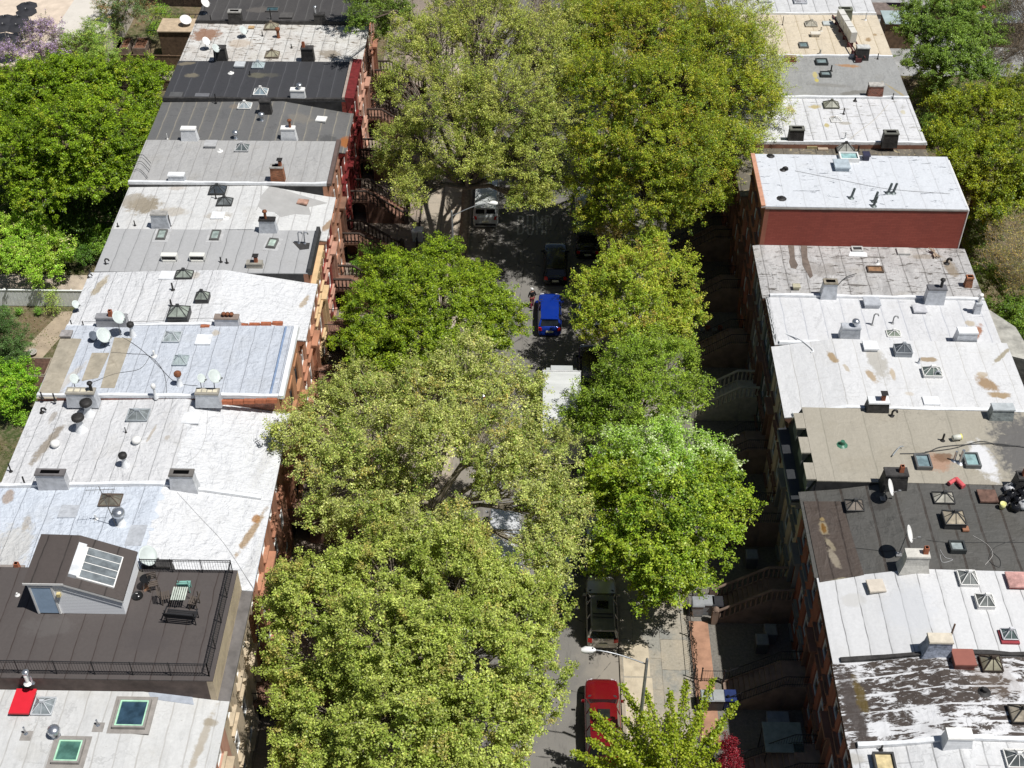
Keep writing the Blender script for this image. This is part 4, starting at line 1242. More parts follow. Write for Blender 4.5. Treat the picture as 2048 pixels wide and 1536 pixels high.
h = House('L', 28.5, 35.8, [(28.7, 9.75), (18.0, 9.8), (14.6, 9.2)], roofmat('roofing_rolled_white', (.56, .56, .55), (.5, .5, .49), seam=1.0, seamcol=(.4, .39, .37), cross=0, wrinkle=.35, blotch=.6, specks=.2, specktint=(.4, .39, .37), specklen=(5, 5),
          stains=[st(400, 1460, 10, 60, -8, (.36, .32, .26), .85), st(415, 1425, 16, 8, 0, (.28, .24, .18), .8), st(385, 1500, 8, 40, -8, (.36, .32, .26), .7)]),
          'row house with rolled white roof, a red hatch and two green edged roof windows', wall=tar_side, facade=pink_f, trim=beige_f, parapet=None)
h.hatch(48, 1409, .95, 1.35, .3, M((.62, .02, .035), .45, var=.05), body=BLACKM); h.pyramid(88, 1414, .95, .95, .1, .35, M((.5, .52, .54), .4), glass((.25, .28, .29)))
pad = M((.27, .25, .23), .8)
grn = M((.4, .68, .48), .4)
h.flat(265, 1430, 1.5, 1.55, .2, frame=pad, g=glass((.03, .06, .09), .03), inner=grn, pad=pad); h.flat(138, 1505, 1.25, 1.25, .2, frame=pad, g=glass((.07, .16, .13), .05), inner=grn, pad=pad)
h.pipe(196, 1450, .4, .05, GALV, pad=pad); h.pipe(52, 1467, .5, .05, GALV, pad=pad); h.pipe(112, 1472, .4, .16, None, 'turbine')
h.slab('roofing_patch', [(297, 1385), (383, 1385), (388, 1410), (302, 1398)], M((.34, .37, .42), .6), .02)

# ---- right side, from the far end towards us
RF = [(28.7, 9.6), (15.0, 9.5)]
RB = [(28.7, 9.9), (19.5, 10.05), (16.6, 9.45), (15.0, 9.25)]
redbrown_f = M((0.3, 0.11, 0.07), 0.9, var=.2, sc=.8)
h = House('R', 105, 112.5, RF, roofmat('roofing_far_white', (.6, .6, .6), (.52, .52, .52), seam=1.1, specks=.3, wrinkle=.5, specktint=(.3, .3, .3)),
          'row house with plain white roof at the far right end of the terrace', wall=rear_wall, facade=brown_f, trim=dbrown_t, parapet='coat')
h.pyramid(1600, 4, 1.1, .9, .15, .35, SILVER, glass((.3, .3, .32))); h.hatch(1530, 2, 1.2, .8, .25, COAT); h.chimney(1688, 38, 1.2, .6, .9, M((.16, .17, .13), .9), flues=[('open', 0)]); h.pipe(1731, 40, .7, .05, COAT)

h = House('R', 97.6, 105, RF, roofmat('roofing_cream', (.62, .54, .42), (.55, .47, .35), seam=1.2, seamcol=(.4, .33, .22), wrinkle=.6, specks=.4, specktint=(.33, .26, .16), stains=[st(1738, 70, 8, 7, 0, (.3, .2, .1), .9), st(1752, 60, 5, 4, 0, (.3, .2, .1), .8)]),
          'row house with cream roof and a long rooftop air unit standing across it', wall=rear_wall, facade=redbrown_f, trim=dbrown_t, parapet='coat')
h.pyramid(1622, 50, 1.0, .8, .1, .35, M((.45, .42, .36), .6), glass((.35, .33, .27))); h.hatch(1656, 48, .9, .7, .12, M((.45, .48, .47))); h.flat(1607, 92, .75, .85, .15, g=glass((.16, .22, .22))); h.hatch(1630, 72, .8, .5, .3, M((.62, .58, .5))); h.pipe(1642, 62, .4, .07, M((.6, .56, .48)))
ux, uy, uz = h.pos(1697, 88)
u = MB(h.org)
for k in range(4): u.rbox(ux - .25 + k * .12, uy + 3.0 - k * 1.05, .5, .95, uz + .45, uz + 1.35, .11)
uo = u.build('air_handler', M((.62, .6, .55), .5, var=.1), h.root)
g_ = MB(h.org)
for dx in (-.3, .35):
    g_.rbox(ux + dx, uy + .6, .09, 7.4, uz + .36, uz + .45, .11); 
for k in range(6): g_.rbox(ux - .35 + k * .12, uy + 3.4 - k * 1.3, .5, .08, uz, uz + .36, .11)
g_.build('steel_frame', M((.1, .03, .03), .7, var=.4), uo)
h.chimney(1722, 118, 1.1, .6, 1.05, TARM, cap=M((.5, .5, .48), .8, var=.4)); h.pipe(1755, 118, .5, .04); h.pipe(1640, 108, .4, .08, M((.4, .38, .34))); h.pipe(1565, 50, .8, .03)

h = House('R', 91.1, 97.6, RF, roofmat('roofing_worn_grey', (.32, .32, .31), (.25, .25, .24), seam=0, wrinkle=.8, blotch=.7, stains=[st(1700, 122, 28, 5, -8, (.36, .2, .1), .9), st(1710, 175, 40, 6, 12, (.16, .15, .13), .7), st(1660, 160, 50, 6, -6, (.2, .19, .17), .6), st(1632, 140, 6, 10, 0, (.5, .42, .16), .8), st(1635, 150, 5, 6, 0, (.5, .42, .1), .9), st(1806, 180, 4, 40, 30, (.36, .27, .1), .6)]),
          'row house with worn grey roof and a red brick chimney at its rear', wall=rear_wall, facade=brown_f2, trim=dbrown_t, parapet='coat')
sk = M((.04, .045, .045), .5)
h.flat(1643, 126, .95, .85, .22, frame=sk, g=glass((.18, .23, .23))); h.flat(1651, 151, .85, .7, .22, frame=sk, g=glass((.2, .25, .25))); h.pipe(1662, 142, .5, .06); h.chimney(1748, 193, 1.2, .6, 1.0, brick_r, cap=M((.4, .38, .35), .9, var=.4)); h.chimney(1580, 122, 1.0, .4, .35, brick_o); h.pipe(1785, 198, .5, .04)

h = House('R', 84.6, 91.1, RF, roofmat('roofing_flaked_white', (.64, .64, .65), (.56, .56, .57), seam=1.0, specks=.75, specktint=(.3, .29, .27), wrinkle=.5, stains=[st(1632, 203, 14, 6, 10, (.42, .34, .16), .9), st(1583, 208, 10, 12, 0, (.42, .34, .12), .8), st(1672, 228, 12, 9, 0, (.26, .2, .12), .8), st(1655, 240, 6, 8, 0, (.45, .37, .15), .9), st(1693, 236, 14, 5, 0, (.33, .3, .24), .7), st(1808, 214, 6, 7, 0, (.5, .45, .3), .7)]),
          'row house with flaky white roof and a soot black chimney at each end', wall=rear_wall, facade=redbrown_f, trim=dbrown_t, parapet='coat')
h.pyramid(1662, 212, 1.15, .9, .12, .4, M((.13, .13, .1), .6), glass((.38, .38, .32))); h.pyramid(1672, 241, .8, .6, .05, .25, WHITE, glass((.5, .5, .5))); h.pipe(1687, 228, .5, .05); h.chimney(1590, 282, 1.15, .6, 1.05, TARM, cap=M((.14, .14, .12), .9), flues=[('open', 0)]); h.chimney(1777, 290, 1.15, .6, 1.05, TARM, cap=M((.14, .14, .12), .9), flues=[('open', 0)]); h.pipe(1690, 278, .6, .06, COAT); h.pipe(1710, 202, .25, .07); h.cable([(1776, 210), (1748, 240), (1712, 268), (1700, 280)], M((.45, .4, .3)))

h = House('R', 78.4, 84.6, [(28.7, 9.2), (15.0, 9.1)], roofmat('roofing_mossy', (.17, .15, .12), (.1, .09, .07), seam=1.2, cross=0, wrinkle=.8, blotch=1.0, specks=.8, specktint=(.36, .3, .18), specklen=(2, 3)),
          'low row house with dirty brown roof squeezed behind the tall red walled house', wall=rear_wall, facade=brown_f, trim=dbrown_t, parapet=None)
h.flat(1622, 292, .75, .8, .2, frame=M((.45, .38, .2), .7), g=HOLE); h.hatch(1645, 297, .75, .6, .1, M((.42, .34, .26))); h.pyramid(1690, 300, 1.3, 1.0, .15, .5, blkf, glass((.3, .3, .27))); h.pipe(1716, 303, .5, .06)

TP = [(28.15, 12.5), (15.0, 12.55)]
rt = NT('red_party_wall')
rx, ry, rz_ = rt.sep()
rcx = rt.n('ShaderNodeCombineXYZ'); rt.l(rx, rcx.inputs[0]); rt.l(rz_, rcx.inputs[1])
rb = rt.n('ShaderNodeTexBrick'); rb.inputs['Scale'].default_value = 1.0; rb.inputs['Brick Width'].default_value = .4; rb.inputs['Row Height'].default_value = .13; rb.inputs['Mortar Size'].default_value = .012
rb.inputs['Color1'].default_value = (.34, .085, .06, 1); rb.inputs['Color2'].default_value = (.29, .07, .05, 1); rb.inputs['Mortar'].default_value = (.24, .06, .045, 1)
rt.l(rcx.outputs[0], rb.inputs['Vector'])
rc_ = rt.mix(rt.math('MULTIPLY', rt.ramp(rt.noise(1.0, 5, .7, vec=rt.map((.6, 1, .25))), .5, .68), .4), rb.outputs['Color'], (.2, .055, .045))
rc_ = rt.mix(rt.math('MULTIPLY', rt.ramp(rt.math('ADD', rz_, rt.math('MULTIPLY', rt.noise(1.2, 4), .5)), 12.35, 12.55), .7), rc_, (.07, .05, .04))
redside = rt.done(rc_, .8, .25)
h = House('R', 72.1, 78.4, TP, roofmat('roofing_scuffed_white', (.61, .63, .66), (.57, .59, .62), seam=1.3, cross=0, seamcol=(.5, .51, .53), wrinkle=.4, blotch=.3, specks=.5, specktint=(.13, .14, .16), specklen=(.8, 3.2)),
          'taller row house with scuffed white roof and a bare brick red side wall', wall=redside, facade=redbrown_f, trim=dbrown_t, parapet=None, edge=0.25, corn=None, rows=[(.75, 1.5), (2.95, 2.1), (6.1, 1.8), (9.2, 1.7)])
MB(h.org).box(14.74, 15.02, 72.11, 78.39, 12.4, 12.62).build('front_coping', M((.5, .26, .17), .8), h.root)
MB(h.org).box(15.02, 28.2, 72.06, 72.1, 12.36, 12.46).build('drip_edge', M((.36, .33, .3), .7), h.root)
MB(h.org).tube((28.3, 72.3, 12.3), (28.3, 78.2, 12.3), .06, .06, 8).tube((28.3, 72.3, 12.3), (28.25, 72.3, .3), .05, .05, 8).build('gutter', WHITE, h.root)
h.hatch(1682, 335, 1.05, 1.1, .35, M((.4, .46, .5), .5)); h.flat(1697, 318, 1.3, .9, .3, frame=WHITE, g=glass((.25, .4, .4), .1)); h.hatch(1731, 318, .5, .6, .45, M((.04, .04, .07), .4))
for a, b in ((1702, 396), (1748, 403), (1747, 412), (1776, 386), (1786, 386)): h.pipe(a, b, .75, .09, M((.12, .14, .14), .5, .4), 'pipe', lean=(.12, 0))
h.pipe(1541, 312, .12, .12, BLACKM); h.pipe(1563, 397, .15, .14, BLACKM); h.pipe(1566, 340, .2, .1, BLACKM, 'goose'); h.cable([(1590, 342), (1680, 360), (1775, 378), (1900, 388)], M((.3, .3, .3)))

h = House('R', 66.5, 72.1, [(28.6, 9.35), (15.0, 9.45)], roofmat('roofing_grimy_grey', (.47, .46, .45), (.38, .37, .36), seam=1.3, cross=0, seamcol=(.25, .24, .23), wrinkle=1.5, blotch=1.0, specks=.85, specktint=(.11, .1, .09), specklen=(1.0, 3.6),
          stains=[st(1905, 520, 14, 26, 10, (.22, .17, .11), .8), st(1650, 525, 36, 18, 0, (.24, .22, .2), .6), st(1860, 498, 40, 7, 0, (.26, .22, .17), .6)]),
          'row house with grimy grey roof, two dark streaks and a brown open hatchway', wall=rear_wall, facade=grey_f, trim=dbrown_t, parapet='coat', edge=.45)
for q_ in ([(1574, 480), (1587, 480), (1590, 518), (1596, 530), (1592, 538), (1582, 536), (1578, 524), (1580, 515)], [(1600, 480), (1614, 481), (1615, 515), (1620, 530), (1626, 552), (1620, 557), (1612, 542), (1605, 530)]): h.slab('tar_streak', q_, M((.15, .12, .1), .9, var=.3), .012)
h.flat(1714, 500, .75, .5, .15, frame=M((.5, .5, .48)), g=glass((.04, .04, .04))); h.slab('roofing_patch', [(1697, 512), (1735, 514), (1733, 505), (1700, 503)], COAT, .02); h.hatch(1806, 504, .85, .7, .12, M((.45, .44, .42)))
h.flat(1750, 540, 1.05, .65, .12, frame=M((.1, .07, .05)), g=M((.3, .17, .09), .8, var=.5)); h.pipe(1755, 527, .35, .06, WHITE); h.pipe(1893, 527, .4, .08, BLACKM, 'goose')
h.chimney(1655, 594, .95, .55, 1.2, SILVER, cap=M((.25, .22, .17), .9, var=.4), flues=[('open', -.3)], skirt=.05); h.chimney(1866, 606, 1.25, .55, 1.2, SILVER, cap=M((.13, .13, .14), .8), flues=[('pipe', .5, BLACKM)]); h.chimney(1935, 572, .5, .4, .7, brick_o, flues=[('open', 0)])
h.cable([(1675, 575), (1690, 560), (1712, 552)], r=.03, dz=.2); h.hatch(1592, 578, .5, .4, .3, M((.45, .42, .3), .8))

h = House('R', 61.9, 66.5, [(28.6, 9.4), (15.0, 9.45)], roofmat('roofing_clean_white', (.61, .61, .615), (.55, .55, .56), seam=1.25, cross=0, seamcol=(.44, .45, .48), wrinkle=.6, blotch=.35, specks=.25, specktint=(.4, .4, .42), stains=[st(1958, 650, 10, 26, -30, (.3, .12, .05), .9), st(1945, 632, 12, 8, 0, (.4, .32, .2), .7)]),
          'row house with clean white roof, string of wire along its front edge', wall=rear_wall, facade=green_f, trim=dbrown_t, parapet='coat', edge=.25, stoop='stone', stoopstone=M((.42, .4, .33), .85, var=.2))
h.hatch(1742, 610, 1.05, .85, .35, SILVER); h.hatch(1838, 621, .85, .75, .2, M((.5, .5, .52))); h.chimney(1697, 677, 1.2, .55, .95, SILVER, flues=[('turbine', .5)], skirt=.05); h.chimney(1928, 686, 1.25, .6, .95, SILVER, cap=COAT, skirt=.06)
h.pipe(1744, 650, .9, .045, M((.3, .3, .3)), 'goose'); h.pipe(1785, 647, .6, .045, M((.3, .3, .3)), 'goose'); h.pyramid(1787, 668, .85, .6, .05, .28, WHITE, glass((.26, .3, .24))); h.chimney(1952, 625, .45, .4, .75, SILVER, flues=[('pipe', 0, WHITE)])
b_ = MB(h.org)
rng = random.Random(5)
for k in range(44):
    y_ = 62.0 + k * .1
    b_.path([(14.8, y_, 9.5), (14.75 + rng.uniform(-.1, .1), y_ + .06, 9.7 + rng.uniform(0, .12)), (14.8, y_ + .1, 9.5)], .012, 3)
b_.build('wire_spikes', M((.1, .12, .12), .5, .5), h.root)
MB(h.org).extr_z([(28.6, 61.95), (30.6, 61.2), (30.2, 64.5), (28.9, 66.3), (28.6, 66.3)], 5.5, 8.9).build('rear_extension', M((.36, .35, .31), .9, var=.4, sc=1.5, bump=.8), h.root)

h = House('R', 55.6, 61.9, [(28.7, 9.8), (18.2, 9.95), (15.0, 9.3)], roofmat('roofing_stained_white', (.63, .63, .63), (.57, .57, .575), seam=1.25, cross=3.0, seamcol=(.5, .49, .47), wrinkle=.5, blotch=.3, seamw=.015,
          stains=[st(1755, 720, 22, 45, 5, (.4, .38, .34), .9), st(1665, 712, 9, 15, 20, (.36, .26, .15), .95), st(1694, 735, 6, 11, 20, (.42, .36, .27), .8), st(1742, 750, 9, 16, 20, (.36, .27, .17), .9), st(1786, 745, 6, 14, 0, (.42, .33, .22), .8), st(1857, 716, 20, 6, 0, (.3, .22, .13), .9), st(1975, 762, 18, 22, 30, (.3, .2, .11), .95), st(1998, 785, 28, 8, -6, (.32, .23, .13), .95), st(1965, 745, 14, 8, 0, (.42, .34, .24), .8), st(2006, 706, 6, 26, -42, (.3, .26, .18), .9), st(1820, 785, 12, 5, 0, (.5, .45, .38), .7)]),
          'row house with brilliant white roof blotched with brown pools', wall=tar_side, facade=beige_f, trim=dbrown_t, parapet='coat', edge=.45)
h.hatch(1740, 696, .9, .8, .25, COAT); h.pyramid(1804, 706, 1.0, .8, .35, .4, M((.3, .32, .34), .5), glass((.1, .11, .12))); h.pyramid(1863, 748, 1.1, .8, .2, .4, WHITE, glass((.14, .17, .15)), ridge=.1)
h.pipe(1868, 755, .5, .05, M((.4, .42, .45)), 'goose'); h.pipe(1837, 726, .4, .05, M((.4, .42, .45))); h.hatch(1862, 803, .95, .7, .1, COAT)
h.chimney(1752, 822, 1.25, .6, .8, TARM, cap=COAT, flues=[('cappot', .5)], skirt=.05); h.chimney(1998, 838, 1.3, .6, .9, M((.3, .33, .32), .7, var=.4, bump=1), cap=M((.42, .45, .46), .6), skirt=.06); h.pipe(2003, 835, .4, .05, COAT, 'goose')
h.cable([(1570, 668), (1600, 680), (1625, 700), (1622, 706)], COAT, .05, .03)

R9 = [(28.7, 9.95), (15.42, 10.1)]
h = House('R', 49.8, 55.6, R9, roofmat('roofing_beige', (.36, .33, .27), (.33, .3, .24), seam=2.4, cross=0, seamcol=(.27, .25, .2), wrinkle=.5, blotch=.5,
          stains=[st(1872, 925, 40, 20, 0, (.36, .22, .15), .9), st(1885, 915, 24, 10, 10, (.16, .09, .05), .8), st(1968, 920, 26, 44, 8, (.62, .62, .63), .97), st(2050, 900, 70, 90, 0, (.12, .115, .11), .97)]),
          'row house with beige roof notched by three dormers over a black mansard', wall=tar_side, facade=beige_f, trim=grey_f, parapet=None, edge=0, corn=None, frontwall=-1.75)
mm = MB(h.org).extr_y([(15.42, 10.02), (14.85, 8.5), (14.3, 8.44), (14.3, 8.3), (15.3, 8.3), (15.42, 9.2)], 49.83, 55.57).build('mansard_slope', M((.03, .032, .035), .6, var=.3, sc=2), h.root)
for y_ in (50.55, 52.55, 54.5):
    do_ = MB(h.org).box(15.0, 15.4, y_ - .5, y_ + .5, 8.9, 9.98).build('dormer', grey_f, h.root)
    MB(h.org).box(14.88, 15.41, y_ - .62, y_ + .62, 9.982, 10.09).build('dormer_roof', bpy.data.materials['roofing_beige'], do_)
MB(h.org).box(14.25, 14.998, 49.83, 55.57, 8.1, 8.298).box(14.6, 14.998, 49.83, 55.57, 7.8, 8.1).build('cornice', grey_f, h.root)
h.pipe(1684, 890, .3, .13, M((.05, .16, .1), .4), 'pipe'); h.pipe(1783, 832, .45, .06, None, 'goose'); h.pipe(1885, 881, .5, .06)
h.flat(1845, 927, .85, 1.05, .25, frame=M((.12, .12, .12), .5), g=glass((.2, .28, .3), .05)); h.flat(1942, 924, .85, 1.05, .25, frame=M((.12, .13, .13), .5), g=glass((.24, .36, .36), .05)); h.pipe(1920, 925, .95, .09, GALV, 'pipe'); h.pipe(1908, 921, .7, .07, GALV, 'pipe')
h.chimney(1785, 972, 1.3, .65, 1.05, TARM, flues=[('pot', .5)], skirt=.06); h.chimney(2050, 978, 1.4, .65, 1.0, TARM, flues=[('pot', -.6)], skirt=.06); h.cable([(1800, 908), (1850, 906), (1880, 895), (1930, 890), (1990, 888), (2048, 895)], r=.03); h.cable([(1850, 905), (1905, 898), (1960, 884), (2000, 892), (2040, 893)], r=.02, dz=.05); h.cable([(1784, 915), (1798, 898), (1806, 897)], M((.3, .32, .33)), .035, .15)

h = House('R', 43.8, 49.8, RB, roofmat('roofing_dark_patched', (.085, .083, .076), (.105, .1, .092), seam=1.35, cross=0, seamcol=(.045, .036, .03), seamw=.05, wrinkle=.7, blotch=.9, specks=.1,
          stains=[st(1651, 1036, 9, 13, 15, (.17, .09, .02), .98), st(1666, 1052, 8, 24, 20, (.3, .25, .17), .7), st(1672, 1095, 12, 22, 15, (.26, .22, .16), .7), st(1690, 1145, 26, 10, 0, (.26, .22, .15), .7), st(1760, 1005, 30, 14, 0, (.05, .045, .04), .7)]),
          'row house with dark patched roof, two white dishes and rusty skylights', wall=tar_side, facade=redbrown_f, trim=grey_f, parapet=None, edge=.45, stoop='stone')
bz = roofmat('roofing_brown_strip', (.075, .058, .048), (.09, .07, .058), seam=.95, cross=0, seamcol=(.04, .03, .025), wrinkle=.8, blotch=.8, seamw=.03,
             stains=[st(1651, 1040, 10, 15, 10, (.3, .25, .16), .9), st(1651, 1040, 7, 11, 10, (.16, .08, .015), .99), st(1648, 1022, 5, 4, 0, (.3, .22, .1), .8), st(1664, 1072, 6, 18, 20, (.26, .22, .15), .8), st(1672, 1100, 9, 22, 14, (.28, .24, .18), .8), st(1690, 1146, 26, 6, 0, (.34, .3, .2), .85), st(1676, 1158, 22, 5, 0, (.4, .35, .24), .7)])
h.slab('roofing_strip', [(1607, 1003), (1682, 1003), (1700, 1060), (1728, 1150), (1640, 1164)], bz, .015)
rfm = M((.12, .08, .06), .7, var=.3)
h.pyramid(1708, 1014, .95, .8, .15, .4, blkf, glass((.2, .17, .14))); h.pyramid(1886, 998, 1.1, .8, .12, .4, blkf, glass((.42, .4, .34))); h.pyramid(1905, 1045, 1.1, 1.0, .4, .45, blkf, glass((.44, .38, .28))); h.hatch(1974, 996, 1.0, .9, .2, M((.14, .08, .06), .8, var=.5)); h.flat(1913, 1098, .8, .7, .3, frame=sk, g=glass((.3, .34, .34)))
h.dish(1779, 975, .46, .9, WHITE, (.85, -.2, .45)); h.dish(1817, 1068, .46, 1.6, WHITE, (.85, -.2, .45)); h.chimney(1826, 1136, 1.25, .6, 1.1, M((.55, .53, .48), .85, var=.2, bump=1), flues=[('pot', .8)], skirt=.16)
h.hatch(1930, 1060, .35, .35, .15, M((.3, .14, .08)))
h.cable([(1700, 1095), (1745, 1100), (1770, 1103), (1795, 1100)]); h.cable([(1880, 1100), (1890, 1115), (1905, 1120), (1885, 1125), (1880, 1110)], M((.5, .5, .5))); h.cable([(1946, 1072), (1975, 1090), (1985, 1110), (1970, 1130)], M((.5, .48, .45))); h.cable([(1852, 1080), (1900, 1085), (2048, 1085)]); h.cable([(1985, 1105), (2000, 1120), (1998, 1135), (1978, 1120), (1990, 1095), (2030, 1080)])

h = House('R', 38.5, 43.8, RB, roofmat('roofing_seamed_white', (.61, .61, .61), (.57, .57, .58), seam=1.0, cross=0, seamcol=(.2, .2, .2), seamw=.014, wrinkle=.15, blotch=.25, stains=[st(1710, 1185, 28, 14, 0, (.5, .49, .47), .7), st(1820, 1215, 60, 50, 0, (.55, .56, .58), .6)]),
          'row house with neat seamed white roof and three white ribbed skylights', wall=tar_side, facade=redbrown_f, trim=dbrown_t, parapet='tar', edge=.35)
h.hatch(1751, 1176, .85, .8, .22, M((.56, .5, .42), .7, var=.12), .1); h.pyramid(1934, 1160, .9, .95, .2, .45, WHITE, glass((.2, .21, .2))); h.pyramid(1968, 1207, .85, .8, .25, .45, WHITE, glass((.17, .18, .17))); h.pyramid(2017, 1273, .75, .65, .2, .4, M((.6, .6, .62)), glass((.13, .17, .16)))
MB(h.org).rbox(*h.pos(2017, 1276)[:2], .86, .78, h.pos(2017, 1276)[2] - .02, h.pos(2017, 1276)[2] + .12).build('skylight_curb', M((.3, .04, .05), .6), h.root)
h.hatch(2040, 1165, 1.4, 1.0, .25, M((.5, .28, .25), .6, var=.5, sc=2.5), body=M((.25, .03, .03))); h.chimney(1872, 1302, 1.2, .6, .95, M((.3, .33, .4), .8, var=.5, sc=5, bump=1), cap=M((.58, .52, .42), .8), skirt=.16); h.pipe(1898, 1282, 1.0, .05, M((.18, .12, .09)), lean=(.12, .25))

h = House('R', 33.8, 38.5, RB, roofmat('roofing_weathered', (.062, .048, .04), (.05, .04, .034), seam=0, wrinkle=.6, blotch=.6, streak=((.6, 1.9, 1), .51, .55, (.62, .62, .63)),
          stains=[st(1712, 1400, 20, 70, 5, (.06, .048, .042), .97), st(1726, 1375, 12, 34, 6, (.1, .07, .02), .95), st(1990, 1360, 60, 36, 0, (.16, .12, .09), .4)]),
          'row house with weathered black roof streaked white and a red brown hatch', wall=tar_side, facade=redbrown_f, trim=dbrown_t, parapet='coat', edge=.4)
h.hatch(1924, 1325, 1.05, .95, .45, M((.28, .1, .075), .6, var=.08)); h.pyramid(1981, 1330, .95, .9, .15, .45, M((.05, .035, .025), .7), glass((.3, .28, .2))); h.pyramid(2042, 1432, 1.1, .95, .2, .45, M((.04, .035, .03), .7), glass((.4, .35, .27))); h.pipe(1968, 1384, .25, .13, BLACKM); h.chimney(1912, 1486, 1.2, .6, .7, COAT, cap=WHITE, skirt=.05)

h = House('R', 27.5, 33.8, RB, roofmat('roofing_near_white', (.62, .62, .62), (.55, .56, .57), seam=1.1, cross=3.2, wrinkle=.5, blotch=.5, specks=.3, specktint=(.3, .3, .3), stains=[st(1715, 1498, 26, 10, 0, (.4, .38, .34), .7)]),
          'row house with white roof cut off by the bottom right corner', wall=tar_side, facade=brown_f, trim=dbrown_t, parapet='coat', edge=.35)
h.pyramid(2032, 1520, 1.0, .9, .15, .4, WHITE, glass((.1, .11, .11))); h.flat(1768, 1532, .95, 1.1, .3, frame=blkf, g=glass((.55, .45, .25), .3)); h.pipe(1762, 1500, .35, .05)
# ------------------------------------------------------------------ vehicles
TYRE = M((0.02, 0.02, 0.02), 0.85)
RIM = M((0.35, 0.36, 0.37), 0.35, 0.7)
RED_L = M((0.5, 0.015, 0.01), 0.25, var=0.05)
LAMP_W = M((0.7, 0.72, 0.75), 0.15, var=0.05)
PLATE = M((0.65, 0.62, 0.45), 0.5)
TRIMB = M((0.03, 0.03, 0.032), 0.6)


def paint(col, rough=0.22, metal=0.25):
    key = ('paint', col)
    if key not in _MC:
        t = NT('car_paint_%02d' % len(_MC))
        c = t.mix(t.ramp(t.noise(1.8, 4), 0.3, 0.7, 0, 0.5), col, tuple(min(1, q * 1.12 + 0.004) for q in col))
        t.b.inputs['Coat Weight'].default_value = 0.6
        t.b.inputs['Coat Roughness'].default_value = 0.06
        _MC[key] = t.done(c, rough, 0.5, metal)
    return _MC[key]


def loft(b, secs, smooth=True):
    """secs: list of closed rings with equal point counts"""
    n = len(secs[0])
    vs = [p for s_ in secs for p in s_]
    fs = []
    for k in range(len(secs) - 1):
        fs += [(k * n + i, (k + 1) * n + i, (k + 1) * n + (i + 1) % n, k * n + (i + 1) % n) for i in range(n)]
    b.add(vs, fs, smooth)
    b.add(secs[0], [tuple(range(n))], False)
    b.add(secs[-1], [tuple(range(n))[::-1]], False)


